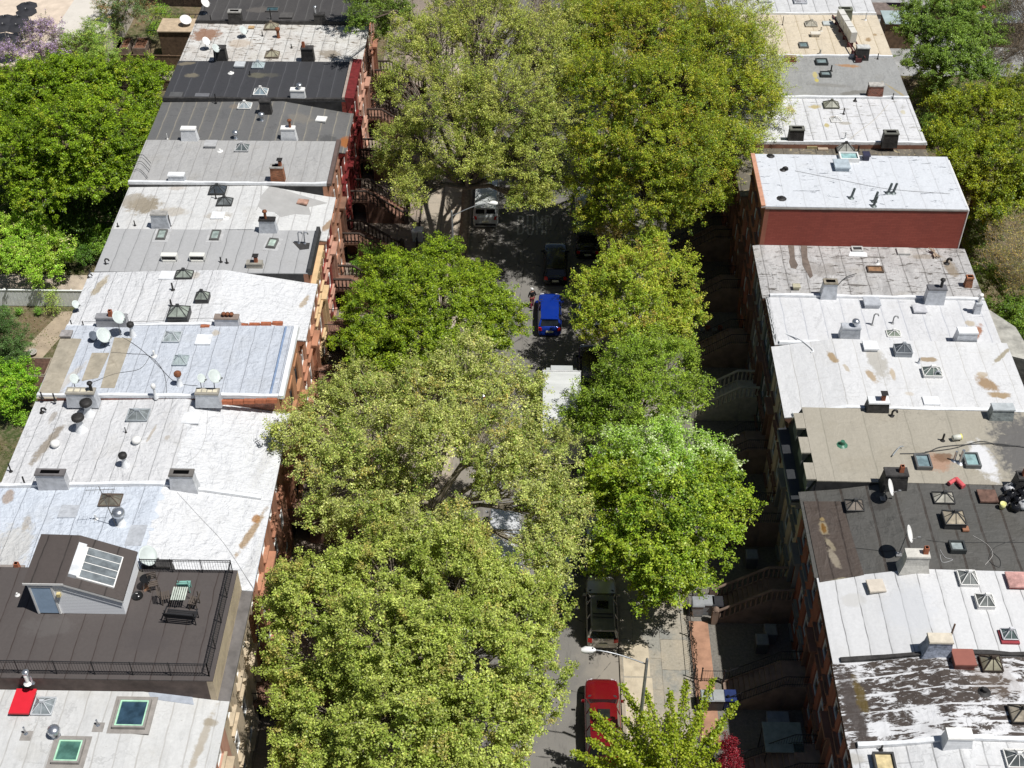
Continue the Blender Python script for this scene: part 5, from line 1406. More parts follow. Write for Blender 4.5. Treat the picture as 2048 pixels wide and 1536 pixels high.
def car(x, y, label, col, L=4.5, W=1.8, H=1.5, kind='suv', rz=0.0, group=None, cat='car', name='parked_car', rails=False, sunroof=False, roofcol=None, sticker=False):
    """rear towards -Y; origin under its middle"""
    root = empty(name, (x, y, 0.02), label, cat, group or 'cars parked and driving along the street', rz)
    pm = paint(col)
    hl, hw = L / 2, W / 2
    P_ = {'suv': dict(hood=.62, hz=.60, belt=.63, ws=.43, wt=.13, rt=-.84, rb=-.97, deck=None),
          'hatch': dict(hood=.6, hz=.58, belt=.62, ws=.48, wt=.12, rt=-.74, rb=-.96, deck=None),
          'sedan': dict(hood=.6, hz=.58, belt=.62, ws=.45, wt=.08, rt=-.36, rb=-.62, deck=.66),
          'van': dict(hood=.9, hz=.52, belt=.58, ws=.80, wt=.60, rt=-.965, rb=-.99, deck=None)}[kind]
    zb = H * P_['belt']
    zh = H * P_['hz']
    rear_top = zb if P_['deck'] is None else H * P_['deck']
    prof = [(-1.0, .42 * H, .86), (-.985, .55 * H, .93), (-.95, rear_top * .99, .97), (-.6, rear_top + .01, 1.0), (-.3, zb, 1.0), (P_['ws'] - .05, zb, 1.0), (P_['ws'] + .08, zb - .02, .99), (.76, zh + .03, .97), (.88, zh - .02, .93), (.965, zh - .12, .86), (1.0, .42 * H, .78)]
    if kind == 'van': prof = [(-1.0, .5 * H, .9), (-.99, zb, .96), (-.9, zb, 1), (-.3, zb, 1), (.5, zb, 1), (.82, zb - .05, .98), (.9, zb - .18, .93), (.97, zb - .28, .86), (1.0, .35 * H, .78)]
    rings = []
    for u, zt, kw in prof:
        w_ = hw * kw
        yy = u * hl
        lo = .2
        rings.append([(-w_ * .92, yy, lo), (-w_, yy, lo + .18), (-w_ * 1.0, yy, zt * .72), (-w_ * .97, yy, zt * .93), (-w_ * .86, yy, zt), (-w_ * .4, yy, zt + .035), (w_ * .4, yy, zt + .035), (w_ * .86, yy, zt), (w_ * .97, yy, zt * .93), (w_ * 1.0, yy, zt * .72), (w_, yy, lo + .18), (w_ * .92, yy, lo)])
    b = MB()
    loft(b, rings)
    body = b.build('body', pm, root)
    # panel gaps on the bonnet and tailgate
    # glazed cabin
    yw0, yw1, yr1, yr0 = P_['ws'] * hl, P_['wt'] * hl, P_['rt'] * hl, P_['rb'] * hl
    bw, tw = hw * .93, hw * (.74 if kind != 'van' else .84)
    zr = H - .13
    def cab(b, k0, k1, gr=0.0):
        def ring(k):
            z = zb - .03 + (zr - zb + .03) * k
            ww = bw + (tw - bw) * k
            ya = yr0 + (yr1 - yr0) * k
            yb_ = yw0 + (yw1 - yw0) * k
            c = .1
            return [(-ww + c, ya, z), (ww - c, ya, z), (ww, ya + c, z), (ww, yb_ - c, z), (ww - c, yb_, z), (-ww + c, yb_, z), (-ww, yb_ - c, z), (-ww, ya + c, z)]
        loft(b, [ring(k0), ring(k1)], False)
    g = MB()
    cab(g, 0, 1)
    gl_ = glass((0.012, 0.014, 0.016), 0.05)
    if kind == 'van':
        g = MB(); cab(g, 0, 1); g.build('cabin', pm, root)
        q = MB()
        for sx in (-1, 1):
            ya, z0, z1 = yr0 + (yr1 - yr0) * .2, zb + .12, H * .86
            q.add([(sx * .08, yr0 - .004 + .02, z0), (sx * (bw - .12), yr0 - .004 + .02, z0), (sx * (tw - .1), yr1 - .03, z1), (sx * .08, yr1 - .03, z1)], [(0, 1, 2, 3)])
        q2 = q.build('rear_window', gl_, root)
        MB().add([(-bw + .12, yw0 + .004, zb + .06), (bw - .12, yw0 + .004, zb + .06), (tw - .1, yw1 + .06, H * .88), (-tw + .1, yw1 + .06, H * .88)], [(0, 1, 2, 3)]).build('windscreen', gl_, root)
    else:
        g.build('windows', gl_, root)
    # roof skin
    r = MB()
    ny, nx = 8, 6
    vs = []
    ya, yb_ = yr1 - (.12 if kind != 'sedan' else .0), yw1 + .03
    for j in range(ny + 1):
        for i in range(nx + 1):
            u, v = i / nx * 2 - 1, j / ny * 2 - 1
            vs.append((u * (tw + .015) * (1 - .05 * v * v), ya + (yb_ - ya) * j / ny + (0.05 * (1 - u * u) * (1 if v > .9 else (-1 if v < -.9 else 0))), H - .015 - .05 * u * u - .035 * v * v))
    n1 = len(vs)
    vs += [(x_ * 1.02, y_, z_ - .085) for x_, y_, z_ in vs]
    fs = []
    for j in range(ny):
        for i in range(nx):
            a = j * (nx + 1) + i
            fs.append((a, a + 1, a + nx + 2, a + nx + 1))
    r.add(vs, fs, True)
    bd = [j * (nx + 1) for j in range(ny + 1)], [j * (nx + 1) + nx for j in range(ny + 1)], list(range(nx + 1)), [ny * (nx + 1) + i for i in range(nx + 1)]
    for L_ in bd:
        for p, q in zip(L_, L_[1:]): r.add([vs[p], vs[q], vs[q + n1], vs[p + n1]], [(0, 1, 2, 3)], False)
    roof = r.build('roof', roofcol or pm, root)
    if kind != 'van':
        for sx in (-1, 1):
            MB().tube((sx * (bw - .03), yw0 - .03, zb), (sx * (tw - .02), yw1 - .02, zr), .045, .04, 6).build('pillar', pm, root)
            MB().tube((sx * (bw - .05), yr0 + .08, zb), (sx * (tw - .03), yr1 + .04, zr), .09, .07, 6).build('pillar', pm, root)
            for f in (.0,) + ((-.42,) if kind == 'suv' else ()):
                MB().tube((sx * bw * 1.0, f * hl + .1, zb), (sx * tw, f * hl + .1, zr), .04, .035, 6).build('pillar', pm, root)
    for sx in (-1, 1):
        for fy in (-.62, .62):
            w1 = MB().lathe((sx * (hw - .2), fy * hl, .31), [(0.2, 0), (.31, .0), (.33, .04), (.33, .2), (.3, .22), (0.2, .22)], 16, (sx, 0, 0)).build('wheel', TYRE, root)
            MB().lathe((sx * (hw - .17), fy * hl, .31), [(0, .17), (.06, .175), (.2, .16), (.2, 0)], 12, (sx, 0, 0)).build('rim', RIM, w1)
        MB().rbox(sx * hw * .8, -hl * .985, .26, .12, zb * .72, zb * .97, sx * .25, .02, .02).build('taillight', RED_L, root)
        MB().rbox(sx * hw * .66, hl * .945, .34, .16, zh * .72, zh * .9, -sx * .35, .03, .03).build('headlight', LAMP_W, root)
        MB().rbox(sx * (hw + .09), yw0 - .22, .2, .12, zb + .0, zb + .14, 0, .02, .02).build('mirror', pm, root)
        if rails: MB().tube((sx * (tw - .04), yr1 + .1, H + .02), (sx * (tw - .04), yw1 - .2, H + .02), .022, .022, 6).build('roof_rail', M((.5, .5, .5), .3, .6), root)
    MB().box(-hw * .84, hw * .84, -hl * 1.015, -hl * .93, .3, .5, .05, .02).build('rear_bumper', pm if kind != 'van' else TRIMB, root)
    MB().box(-hw * .72, hw * .72, hl * .9, hl * 1.012, .26, .46, .06, .02).build('front_bumper', pm, root)
    MB().box(-.26, .26, -hl * 1.03, -hl * 1.016, .5 if kind != 'van' else .62, .66 if kind != 'van' else .78).build('number_plate', PLATE, root)
    if sunroof:
        MB().box(-.34, .34, yw1 - .95, yw1 - .35, H - .03, H + .012, .03, .03).build('sunroof', glass((.02, .02, .015), .05), roof)
        MB().box(-tw + .1, tw - .1, yw1 - 1.35, yw1 - 1.31, H + .005, H + .04).box(-tw + .1, tw - .1, yr1 + .7, yr1 + .74, H + .005, H + .04).build('cross_bar', TRIMB, roof)
    if kind != 'van':
        MB().box(-.3, .12, yr0 + .26, yr0 + .28, zb + .12, zb + .14).build('wiper', TRIMB, root)
        MB().add([(-bw + .1, yw0 + .07, zb + .0), (bw - .1, yw0 + .07, zb + .0), (bw - .16, yw0 + .2, zb - .0), (-bw + .16, yw0 + .2, zb - .0)], [(0, 1, 2, 3)]).build('cowl', TRIMB, root)
    return root


def gy(py, z=0.0, px=1100): return at(px, py, z)[1]


PK = 4.05
car(1.16, gy(676) + 2.12, 'blue hatchback driving up the street behind the standing pedestrian', (0.006, 0.035, 0.3), 4.2, 1.72, 1.5, 'hatch')
car(1.6, gy(574) + 2.3, 'black car driving in the tree shade, just ahead of the blue hatchback', (0.012, 0.012, 0.013), 4.6, 1.8, 1.5, 'hatch')
car(4.18, gy(1299) + 2.36, 'champagne estate car with dark glass roof parked ahead of the red one', (0.46, 0.43, 0.36), 4.72, 1.84, 1.6, 'suv', rails=True, sunroof=True, roofcol=M((.2, .195, .18), .3, .3))
car(4.02, gy(1358, .8) - 2.5, 'red estate car with sunroof parked beside the spiky young tree', (0.19, 0.006, 0.01), 5.0, 1.94, 1.78, 'suv', sunroof=True)
car(-3.95, gy(460) + 2.9, 'white passenger van with two rear windows parked by the left kerb', (0.62, 0.64, 0.63), 5.7, 2.0, 2.1, 'van', cat='van', name='parked_van')
car(-3.9, gy(330) + 2.4, 'white car parked in front of the white passenger van', (0.66, 0.67, 0.68), 4.5, 1.8, 1.45, 'sedan')
car(-1.55, gy(1190) + 3.0, 'white high roofed van half hidden below the large pale plane tree', (0.72, 0.73, 0.74), 6.0, 2.05, 2.5, 'van', cat='van', name='parked_van', rz=0.02)
car(1.65, gy(1196) + 2.3, 'pale silver car in the traffic lane left of the champagne estate', (0.5, 0.53, 0.52), 4.6, 1.8, 1.45, 'sedan')
car(4.1, gy(1150) + 2.4, 'white saloon parked under the round bright green tree', (0.66, 0.67, 0.68), 4.6, 1.8, 1.45, 'sedan')
car(4.1, gy(452) + 2.3, 'white hatchback parked at the right kerb near the road writing', (0.6, 0.62, 0.62), 4.3, 1.78, 1.5, 'hatch')
car(4.1, gy(520) + 2.2, 'black saloon parked at the right kerb behind the white hatchback', (0.015, 0.015, 0.018), 4.5, 1.8, 1.45, 'sedan')
car(4.1, gy(655) + 2.3, 'pale blue car parked right of the blue hatchback under branches', (0.42, 0.5, 0.55), 4.5, 1.8, 1.45, 'sedan')
car(4.1, gy(800) + 2.5, 'dark estate car parked beside the box truck', (0.02, 0.018, 0.018), 4.8, 1.88, 1.7, 'suv')
car(-3.95, gy(820) + 2.4, 'dark grey car parked by the left kerb between the two near plane trees', (0.06, 0.065, 0.07), 4.6, 1.8, 1.48, 'sedan')
car(-3.95, gy(1400) + 2.4, 'grey car parked by the left kerb beneath the lowest plane tree', (0.25, 0.26, 0.27), 4.6, 1.8, 1.48, 'sedan')
# box truck
tx, ty = at(1121, 742, 3.25)
root = empty('box_truck', (1.92, ty, 0.02), 'white box truck driving away below the dark green tree', 'truck', None)
wm_ = NT('truck_box_white')
wn = wm_.noise(1.0, 5, .6, vec=wm_.map((.25, 1.5, 1)))
wm_.bump(wn, .5, .05)
boxm = wm_.done(wm_.mix(wm_.ramp(wn, .35, .65), (.5, .51, .5), (.64, .65, .64)), .5)
MB().box(-1.27, 1.27, -6.3, 0, .95, 3.25, .02, .0).build('cargo_box', boxm, root)
for ya_ in (-6.32, -.1): MB().box(-1.29, 1.29, ya_, ya_ + .12, .93, 3.3).build('box_frame', M((.5, .5, .5), .5), root)
cabm = paint((.62, .64, .64))
b = MB()
b.extr_x([(0.03, .6), (0.03, 2.5), (.4, 2.6), (1.2, 2.45), (1.75, 1.55), (2.15, 1.35), (2.25, .6)], -1.02, 1.02)
b.build('cab', cabm, root)
MB().add([(-.9, 1.28, 2.37), (.9, 1.28, 2.37), (.95, 1.72, 1.64), (-.95, 1.72, 1.64)], [(0, 1, 2, 3)]).build('windscreen', glass((.015, .018, .02), .05), root)
MB().box(-.85, .85, .05, .5, 2.6, 3.28, .12, .0).build('wind_deflector', cabm, root)
MB().box(-.5, .5, -6.3, 1.9, .45, .93).build('chassis', TRIMB, root)
for sx in (-1, 1):
    for wy in (-4.9, 1.2):
        w1 = MB().lathe((sx * .8, wy, .46), [(.2, 0), (.44, 0), (.46, .05), (.46, .3), (.2, .3)], 16, (sx, 0, 0)).build('wheel', TYRE, root)
    MB().rbox(sx * 1.2, 1.45, .14, .1, 1.7, 2.15).build('mirror', TRIMB, root)

# ------------------------------------------------------------------ street lamps
def street_lamp(x, y, side, label, az=0.0):
    root = empty('street_lamp', (x, y, .15), label, 'street lamp', 'street lamps along the kerbs')
    g = M((.36, .37, .38), .4, .6)
    MB().lathe((0, 0, 0), [(.2, 0), (.19, .5), (.13, .6), (.115, 1.0), (.075, 8.85), (.06, 8.95), (0, 9.0)], 10).build('pole', g, root)
    d = -1 if side == 'R' else 1
    pts = [(0, 0, 8.5)]
    for k in range(1, 9):
        t = k / 8
        pts.append((d * 2.6 * t, az * t, 8.5 + .75 * math.sin(t * math.pi / 2)))
    MB().path(pts, .035, 6).build('arm', g, root)
    h_ = MB()
    X = d * 2.95
    ring = lambda x_, w_, z0, z1: [(x_, az - w_, z0 + .03), (x_, az - w_ * .8, z1 - .02), (x_, az, z1), (x_, az + w_ * .8, z1 - .02), (x_, az + w_, z0 + .03), (x_, az + w_ * .6, z0), (x_, az - w_ * .6, z0)]
    loft(h_, [ring(d * 2.5, .06, 9.19, 9.29), ring(d * 2.65, .15, 9.15, 9.36), ring(d * 3.0, .17, 9.12, 9.37), ring(d * 3.2, .1, 9.16, 9.3)], True)
    lh = h_.build('lamp_head', WHITE, root)
    MB().lathe((d * 2.65, az, 9.35), [(.035, 0), (.035, .06), (0, .08)], 8).build('photocell', BLACKM, lh)
street_lamp(5.73, 38.67, 'R', 'street lamp with white head reaching over the road beside the red estate', .25)
street_lamp(-5.82, 76.1, 'L', 'street lamp standing beside the white passenger van on the left pavement', .6)

# ------------------------------------------------------------------ people
def skin_mesh(name, pts, edges, radii, mat, sub=1):
    me = bpy.data.meshes.new(name)
    me.from_pydata(pts, edges, [])
    o = bpy.data.objects.new(name, me)
    COL.objects.link(o)
    m = o.modifiers.new('s', 'SKIN')
    m.use_smooth_shade = True
    for i, r in enumerate(radii): me.skin_vertices[0].data[i].radius = (r, r) if not isinstance(r, tuple) else r
    me.skin_vertices[0].data[0].use_root = True
    s_ = o.modifiers.new('u', 'SUBSURF'); s_.levels = sub; s_.render_levels = sub
    dg = bpy.context.evaluated_depsgraph_get()
    nm = bpy.data.meshes.new_from_object(o.evaluated_get(dg))
    nm.name = name
    bpy.data.objects.remove(o)
    nm.materials.clear(); nm.materials.append(mat)
    return nm


def person(x, y, z, rz, label, top, legs, hair, hat=None, arm=.25):
    sk = M((.42, .24, .17), .6, var=.05)
    # pelvis root, spine, neck, head; arms and legs; fingers
    P_ = [(0, 0, .95), (0, .01, 1.15), (0, .0, 1.36), (0, .0, 1.48), (0, .03, 1.56), (0, .035, 1.66), (0, .02, 1.73)]
    E_ = [(0, 1), (1, 2), (2, 3), (3, 4), (4, 5), (5, 6)]
    R_ = [(.15, .11), (.14, .1), (.16, .1), .055, .065, .085, .06]
    for s_ in (-1, 1):
        n = len(P_)
        P_ += [(s_ * .17, 0, 1.42), (s_ * .25, -.03 - .05 * s_, 1.16), (s_ * .25, arm * .5, .95), (s_ * .25, arm * .62, .86)]
        R_ += [.062, .045, .032, (.036, .02)]
        E_ += [(2, n), (n, n + 1), (n + 1, n + 2), (n + 2, n + 3)]
        for k in range(4):
            m = len(P_)
            fx = (k - 1.5) * .02
            P_ += [(s_ * .25 + fx * .3, arm * .62 + fx + .01, .815), (s_ * .245 + fx * .3, arm * .62 + fx + .02, .775 + .008 * abs(k - 1.5))]
            R_ += [.0095, .008]
            E_ += [(n + 3, m), (m, m + 1)]
        m = len(P_)
        P_ += [(s_ * .235, arm * .62 + .045, .85), (s_ * .225, arm * .62 + .055, .815)]
        R_ += [.011, .009]
        E_ += [(n + 3, m), (m, m + 1)]
        n = len(P_)
        P_ += [(s_ * .1, 0, .88), (s_ * .11, .03 + s_ * .07, .5), (s_ * .11, -.02 + s_ * .13, .1), (s_ * .115, .1 + s_ * .13, .04)]
        R_ += [.09, .06, .042, (.045, .035)]
        E_ += [(0, n), (n, n + 1), (n + 1, n + 2), (n + 2, n + 3)]
    root = put('person', skin_mesh('person', P_, E_, R_, sk), None, (x, y, z), rz)
    tag(root, label, 'person')
    # clothing: jacket and trousers follow the same joints, a little larger
    i0 = 7
    nA = 4 + 10
    A = [0, 1, 2, 3]
    pts, ed, rr = [P_[i] for i in A], [(0, 1), (1, 2), (2, 3)], [(.175, .13), (.165, .125), (.185, .12), .07]
    for k, s_ in enumerate((-1, 1)):
        b0 = 7 + k * 18
        n = len(pts)
        pts += [P_[b0], P_[b0 + 1], P_[b0 + 2]]
        rr += [.078, .06, .047]
        ed += [(2, n), (n, n + 1), (n + 1, n + 2)]
    put('jacket', skin_mesh('jacket', pts, ed, rr, top), root)
    pts, ed, rr = [(0, 0, .98)], [], [(.165, .125)]
    for k in (0, 1):
        b0 = 7 + k * 18 + 14
        n = len(pts)
        pts += [P_[b0], P_[b0 + 1], P_[b0 + 2]]
        rr += [.105, .075, .058]
        ed += [(0, n), (n, n + 1), (n + 1, n + 2)]
    put('trousers', skin_mesh('trousers', pts, ed, rr, legs), root)
    hm = MB().lathe((0, .02, 1.66), [(.098, -.03), (.105, .02), (.098, .07), (.07, .105), (0, .12)], 12)
    if hat: hm.box(-.07, .07, .1, .19, 1.675, 1.69)
    put('cap' if hat else 'hair', hm.mesh('hat', hat or hair), root)
    f = MB()
    for s_ in (-1, 1): f.box(s_ * .035 - .012, s_ * .035 + .012, .108, .118, 1.655, 1.665).lathe((s_ * .088, .03, 1.64), [(0, 0), (.02, .005), (0, .012)], 6, (s_, 0, 0))
    put('face', f.mesh('face', M((.1, .06, .05), .6)), root)
    sh = MB()
    for k, s_ in enumerate((-1, 1)):
        b0 = 7 + k * 18 + 14
        q = P_[b0 + 2]
        sh.box(q[0] - .05, q[0] + .05, q[1] - .06, q[1] + .2, 0, .09, .01, .03)
    put('shoes', sh.mesh('shoes', M((.12, .04, .05), .7)), root)
    return root


px_, py_ = at(1064, 614, .02)
person(px_, py_, .02, .35, 'person in white cap, black top and maroon trousers standing beside the blue hatchback', M((.012, .012, .014), .8), M((.2, .02, .035), .8), BLACKM, hat=M((.7, .7, .7), .8))
px_, py_ = at(722, 496, .15)
person(px_ + .3, py_, .15, 2.2, 'person in white shirt and blue jeans by the archway under a left side stoop', M((.6, .62, .65), .8), M((.05, .08, .14), .8), M((.03, .02, .015), .8))

# ------------------------------------------------------------------ fences, bins and front yard things
def iron_fence(x, y0, y1, label, grp='iron fences along the front yards', z=.15, hgt=1.05, along='y'):
    root = empty('iron_fence', (x, (y0 + y1) / 2, z) if along == 'y' else ((y0 + y1) / 2, x, z), label, 'fence', grp)
    b, p = MB(), MB()
    L_ = y1 - y0
    def T(a, zz): return (0, a - L_ / 2, zz) if along == 'y' else (a - L_ / 2, 0, zz)
    b.tube(T(0, hgt - .08), T(L_, hgt - .08), .018, .018, 4).tube(T(0, .12), T(L_, .12), .018, .018, 4)
    k = .06
    while k < L_:
        b.tube(T(k, .0), T(k, hgt), .01, .004, 3, False); k += .13
    b.build('pickets', IRON, root)
    nq = max(1, int(L_ / 2))
    for q in range(nq + 1):
        a = q * L_ / nq
        MB().tube(T(a, 0), T(a, hgt + .12), .035, .035, 6).lathe(T(a, hgt + .12), [(.03, 0), (.06, .04), (0, .12)], 6).build('fence_post', IRON, root)
    return root


fl = {'L': 'iron fence of the yard before the house with %s', 'R': 'iron fence of the yard before the house with %s'}
for i, (y0, y1, d) in enumerate(((95.1, 101.4, 'patchy white roof'), (89.1, 95.0, 'black roof'), (83.5, 89.0, 'dark grey strip roof'), (77.7, 83.3, 'brick chimney'), (72.5, 77.5, 'dirty white roof'), (67.8, 72.3, 'smooth grey roof'), (62.1, 67.6, 'bright wrinkled roof'), (55.6, 61.9, 'bluish roof'), (48.7, 55.4, 'tall black vents'), (42.5, 48.5, 'antenna'), (35.9, 42.3, 'roof terrace'), (30.0, 35.7, 'red hatch'))):
    iron_fence(-9.2, y0, y1, fl['L'] % d)
for i, (y0, y1, d) in enumerate(((91.2, 97.5, 'worn grey roof'), (84.7, 91.0, 'flaky white roof'), (78.5, 84.5, 'dirty brown roof'), (72.2, 78.3, 'red side wall'), (66.6, 72.0, 'grimy roof'), (62.0, 66.4, 'wire along its edge'), (55.7, 61.8, 'brown pools on white'), (49.9, 55.5, 'dormers'), (43.9, 49.7, 'two white dishes'), (38.6, 43.7, 'neat seamed roof'), (33.9, 38.4, 'streaked black roof'))):
    iron_fence(9.2, y0, y1, fl['R'] % d)
for yy, d in ((49.75, 'between the yards beside the white lidded bins'), (43.75, 'between the yards beside the blue bin')):
    r_ = iron_fence(yy, 9.6, 11.1, 'short iron side fence ' + d, along='x')
vm = MB()
rng = random.Random(3)
for k in range(60):
    y_ = 40.2 + k * .13
    vm.path([(9.35 + rng.uniform(-.1, .12), y_, .16 + rng.uniform(0, .7)), (9.38 + rng.uniform(-.12, .12), y_ + .2, .2 + rng.uniform(0, .9)), (9.35, y_ + .35, .2 + rng.uniform(0, .6))], .02, 3)
o = vm.build('vine', M((.1, .06, .035), .9)); tag(o, 'bare brown vine growing along the near right iron fence', 'vine')


def bin_(px, py, col, lid, label, w_=.6, h_=1.0, rz=0.0):
    x, y = at(px, py, .15)
    root = empty('wheelie_bin', (x, y, .15), label, 'bin', 'rubbish bins in the front yards', rz)
    MB().box(-w_ / 2, w_ / 2, -.32, .32, .05, h_, -.04, -.04).build('bin_body', M(col, .6), root)
    MB().box(-w_ / 2 - .06, w_ / 2 + .06, -.4, .38, h_ + .002, h_ + .07, .05, .05).build('lid', M(lid, .5), root)
    for sx in (-1, 1): MB().lathe((sx * (w_ / 2 - .08), .3, .1), [(0, 0), (.1, 0), (.1, .06), (0, .06)], 10, (sx, 0, 0)).build('wheel', TYRE, root)


wl = (.26, .27, .28)
bin_(1393, 1225, (.25, .27, .28), wl, 'grey bin with pale lid, nearer the pavement of the pair by the side fence')
bin_(1414, 1222, (.25, .27, .28), wl, 'grey bin with pale lid between another pale lidded bin and a black bin')
bin_(1432, 1224, (.03, .03, .035), (.03, .03, .035), 'black bin beside the pale lidded bins')
bin_(1411, 1412, (.04, .04, .045), (.3, .32, .34), 'dark bin with grey lid beside the young tree, closest to the fence')
bin_(1432, 1412, (.05, .05, .05), (.3, .31, .31), 'dark bin with whitish lid left of the blue bin')
bin_(1457, 1412, (.012, .02, .08), (.012, .025, .1), 'dark blue recycling bin in the right front yard')
bin_(1520, 1300, (.1, .11, .12), (.2, .22, .23), 'grey bin standing alone in the shaded yard')
bin_(1537, 1280, (.16, .17, .18), (.2, .21, .22), 'pale bin against the stone stoop in the shaded yard')
bin_(836, 480, (.6, .62, .6), (.72, .74, .74), 'white bin on the left pavement near the lamp', w_=.8)
bin_(790, 328, (.03, .08, .4), (.03, .08, .45), 'bright blue recycling bin in the left yard under the far plane tree')
bin_(1500, 1130, (.12, .13, .15), (.2, .22, .25), 'grey bin beside the round bright green tree in deep shade')
x, y = at(1566, 1475, 2.3)
root = empty('canopy', (x, y, .15), 'flat grey green canopy over the yard beside the bottom right stoop', 'canopy')
MB().box(-1.0, 1.0, -.9, .9, 2.15, 2.2).build('canopy_roof', M((.2, .25, .23), .6, var=.2), root)
for ux in (-1, 1):
    for uy in (-1, 1): MB().tube((ux * .93, uy * .82, 0), (ux * .93, uy * .82, 2.15), .03, .03, 5).build('post', IRON, root)
x, y = at(1555, 1440, .6)
root = empty('storage_box', (x, y, .15), 'pale blue grey storage box beside the bottom right stoop', 'box')
MB().box(-.55, .55, -.35, .35, 0, .6).build('box_body', M((.2, .25, .3), .6), root)
MB().box(-.6, .6, -.4, .4, .602, .7, .02, .02).build('lid', M((.2, .25, .3), .5), root)
x, y = at(1404, 560, .8)
# planters on the right side yards
for (px, py, lb) in ((1420, 665, 'cluster of potted plants in the shaded yard beside the pale stone stoop'),):
    x, y = at(px, py, .15)
    root = empty('planter', (x, y, .15), lb, 'planter')
    for k in range(4):
        MB().lathe((k * .45 - .6, (k % 2) * .3, 0), [(.12, 0), (.17, .28), (.19, .3), (.15, .29)], 10).build('pot', TERRA if k % 2 else M((.3, .32, .34)), root)

# ------------------------------------------------------------------ things standing on the roofs
def bench(px, py, z, W, label, col, rz=0.0, back=True, D=.5, name='bench', hs=.42, cat='bench', grp=None):
    x, y = at(px, py, z)
    root = empty(name, (x, y, z), label, cat, grp, rz)
    m = M(col, .7)
    s_ = MB()
    n = max(3, int(D / .1))
    for k in range(n): s_.box(-W / 2, W / 2, -D / 2 + k * D / n, -D / 2 + (k + .7) * D / n, hs, hs + .03)
    s_.build('seat', m, root)
    if back:
        b_ = MB()
        for k in range(4): b_.box(-W / 2, W / 2, D / 2 + .02 + k * .03, D / 2 + .045 + k * .03, hs + .12 + k * .1, hs + .19 + k * .1)
        b_.build('backrest', m, root)
    for ux in (-1, 1):
        for uy in (-1, 1): MB().box(ux * (W / 2 - .04) - .02, ux * (W / 2 - .04) + .02, uy * (D / 2 - .03) - .02, uy * (D / 2 - .03) + .02, 0, hs if uy < 0 or not back else hs + .5).build('leg', m, root)
    if W > 1.0:
        for ux in (-1, 1): MB().box(ux * (W / 2) - .03, ux * (W / 2) + .03, -D / 2, D / 2, hs + .22, hs + .26).build('armrest', m, root)
    return root


DZ = 10.76
bench(366, 1240, DZ, 1.5, 'black slatted bench on the brown roof terrace', (.02, .02, .022), rz=3.05)
tgrp = 'folding chairs on the roof terrace'
tw_ = (.1, .08, .065)
bench(333, 1202, DZ, .5, 'folding chair left of the slatted table, near the grill', tw_, rz=1.9, D=.42, name='folding_chair', cat='chair', grp=tgrp)
bench(390, 1212, DZ, .5, 'folding chair right of the slatted table, near the railing', tw_, rz=-1.7, D=.42, name='folding_chair', cat='chair', grp=tgrp)
bench(309, 1178, DZ, .45, 'small folding chair standing against the far railing beside the grill', tw_, rz=.3, D=.36, name='folding_chair', cat='chair', grp=tgrp)
bench(372, 1180, DZ, .55, 'green folding chair behind the slatted table', (.2, .42, .36), rz=3.2, D=.42, name='folding_chair', cat='chair', grp=tgrp)
x, y = at(364, 1206, DZ)
root = empty('patio_table', (x, y, DZ), 'pale slatted folding table among the chairs on the terrace', 'table')
b = MB()
for k in range(7): b.box(-.36 + k * .105, -.29 + k * .105, -.4, .4, .72, .745)
b.build('tabletop', M((.5, .55, .48), .7), root)
for s_ in (-1, 1):
    MB().tube((-.32, s_ * .3, 0), (.3, s_ * .3, .72), .015, .015, 5).tube((.32, s_ * .3, 0), (-.3, s_ * .3, .72), .015, .015, 5).build('leg', IRON, root)
x, y = at(296, 1176, DZ)
root = empty('kettle_grill', (x, y, DZ), 'black kettle grill on the terrace beside the stair shed', 'grill')
MB().lathe((0, 0, .55), [(0, 0), (.14, .02), (.24, .1), (.28, .2), (.27, .2), (0, .17)], 16).build('bowl', M((.015, .015, .015), .25), root)
for k in range(3):
    t = k * 2.09
    MB().tube((.12 * math.cos(t), .12 * math.sin(t), .6), (.3 * math.cos(t), .3 * math.sin(t), 0), .012, .012, 5).build('leg', M((.5, .5, .5), .4, .6), root)
x, y = at(275, 1192, DZ)
root = empty('grill_lid', (x, y, DZ), 'round black grill lid lying on the terrace floor', 'lid')
MB().lathe((0, 0, 0), [(.28, 0), (.27, .07), (.18, .15), (.05, .19), (0, .195)], 18).build('lid_shell', M((.015, .015, .015), .2), root)
MB().tube((-.05, 0, .2), (.05, 0, .2), .015, .015, 5).build('handle', WHITE, root)

# beige roof: fallen bucket, red cloth chute
x, y = at(1915, 876, 10.15)
root = empty('bucket', (x, y, 10.05), 'white plastic bucket with yellow rim lying on the beige roof', 'bucket')
MB().lathe((-.3, -.08, .17), [(0, 0), (.15, 0), (.165, .3), (.17, .45)], 16, (1, .25, 0)).build('bucket_body', M((.6, .6, .52), .4), root)
MB().lathe((.13, .03, .17), [(.172, 0), (.185, .01), (.185, .06), (.15, .06), (0, .05)], 16, (1, .25, 0)).build('rim', M((.75, .7, .15), .4), root)
RC = M((.62, .11, .12), .7, var=.2)
x, y = at(1910, 962, 10.2)
root = empty('cloth_chute', (x, y, 10.05), 'crumpled red cloth chute lying on the beige roof edge', 'chute')
b = MB()
b.tube((-.35, -.15, .1), (.1, .18, .14), .13, .1, 8).tube((.08, .2, .16), (.38, -.4, .12), .12, .15, 8)
b.build('chute', RC, root)
rng = random.Random(11)
bx = ((2008, 1000, 0), (2022, 990, 0), (2036, 1000, 0), (2030, 1015, 0), (2046, 1012, 1), (2018, 978, 1), (2044, 985, 0))
desc = ('at the rim beside the yellow pail', 'in the middle of the heap', 'right of the middle one', 'lowest of the heap', 'at the lower right rim', 'highest on the heap', 'touching the black chimney')
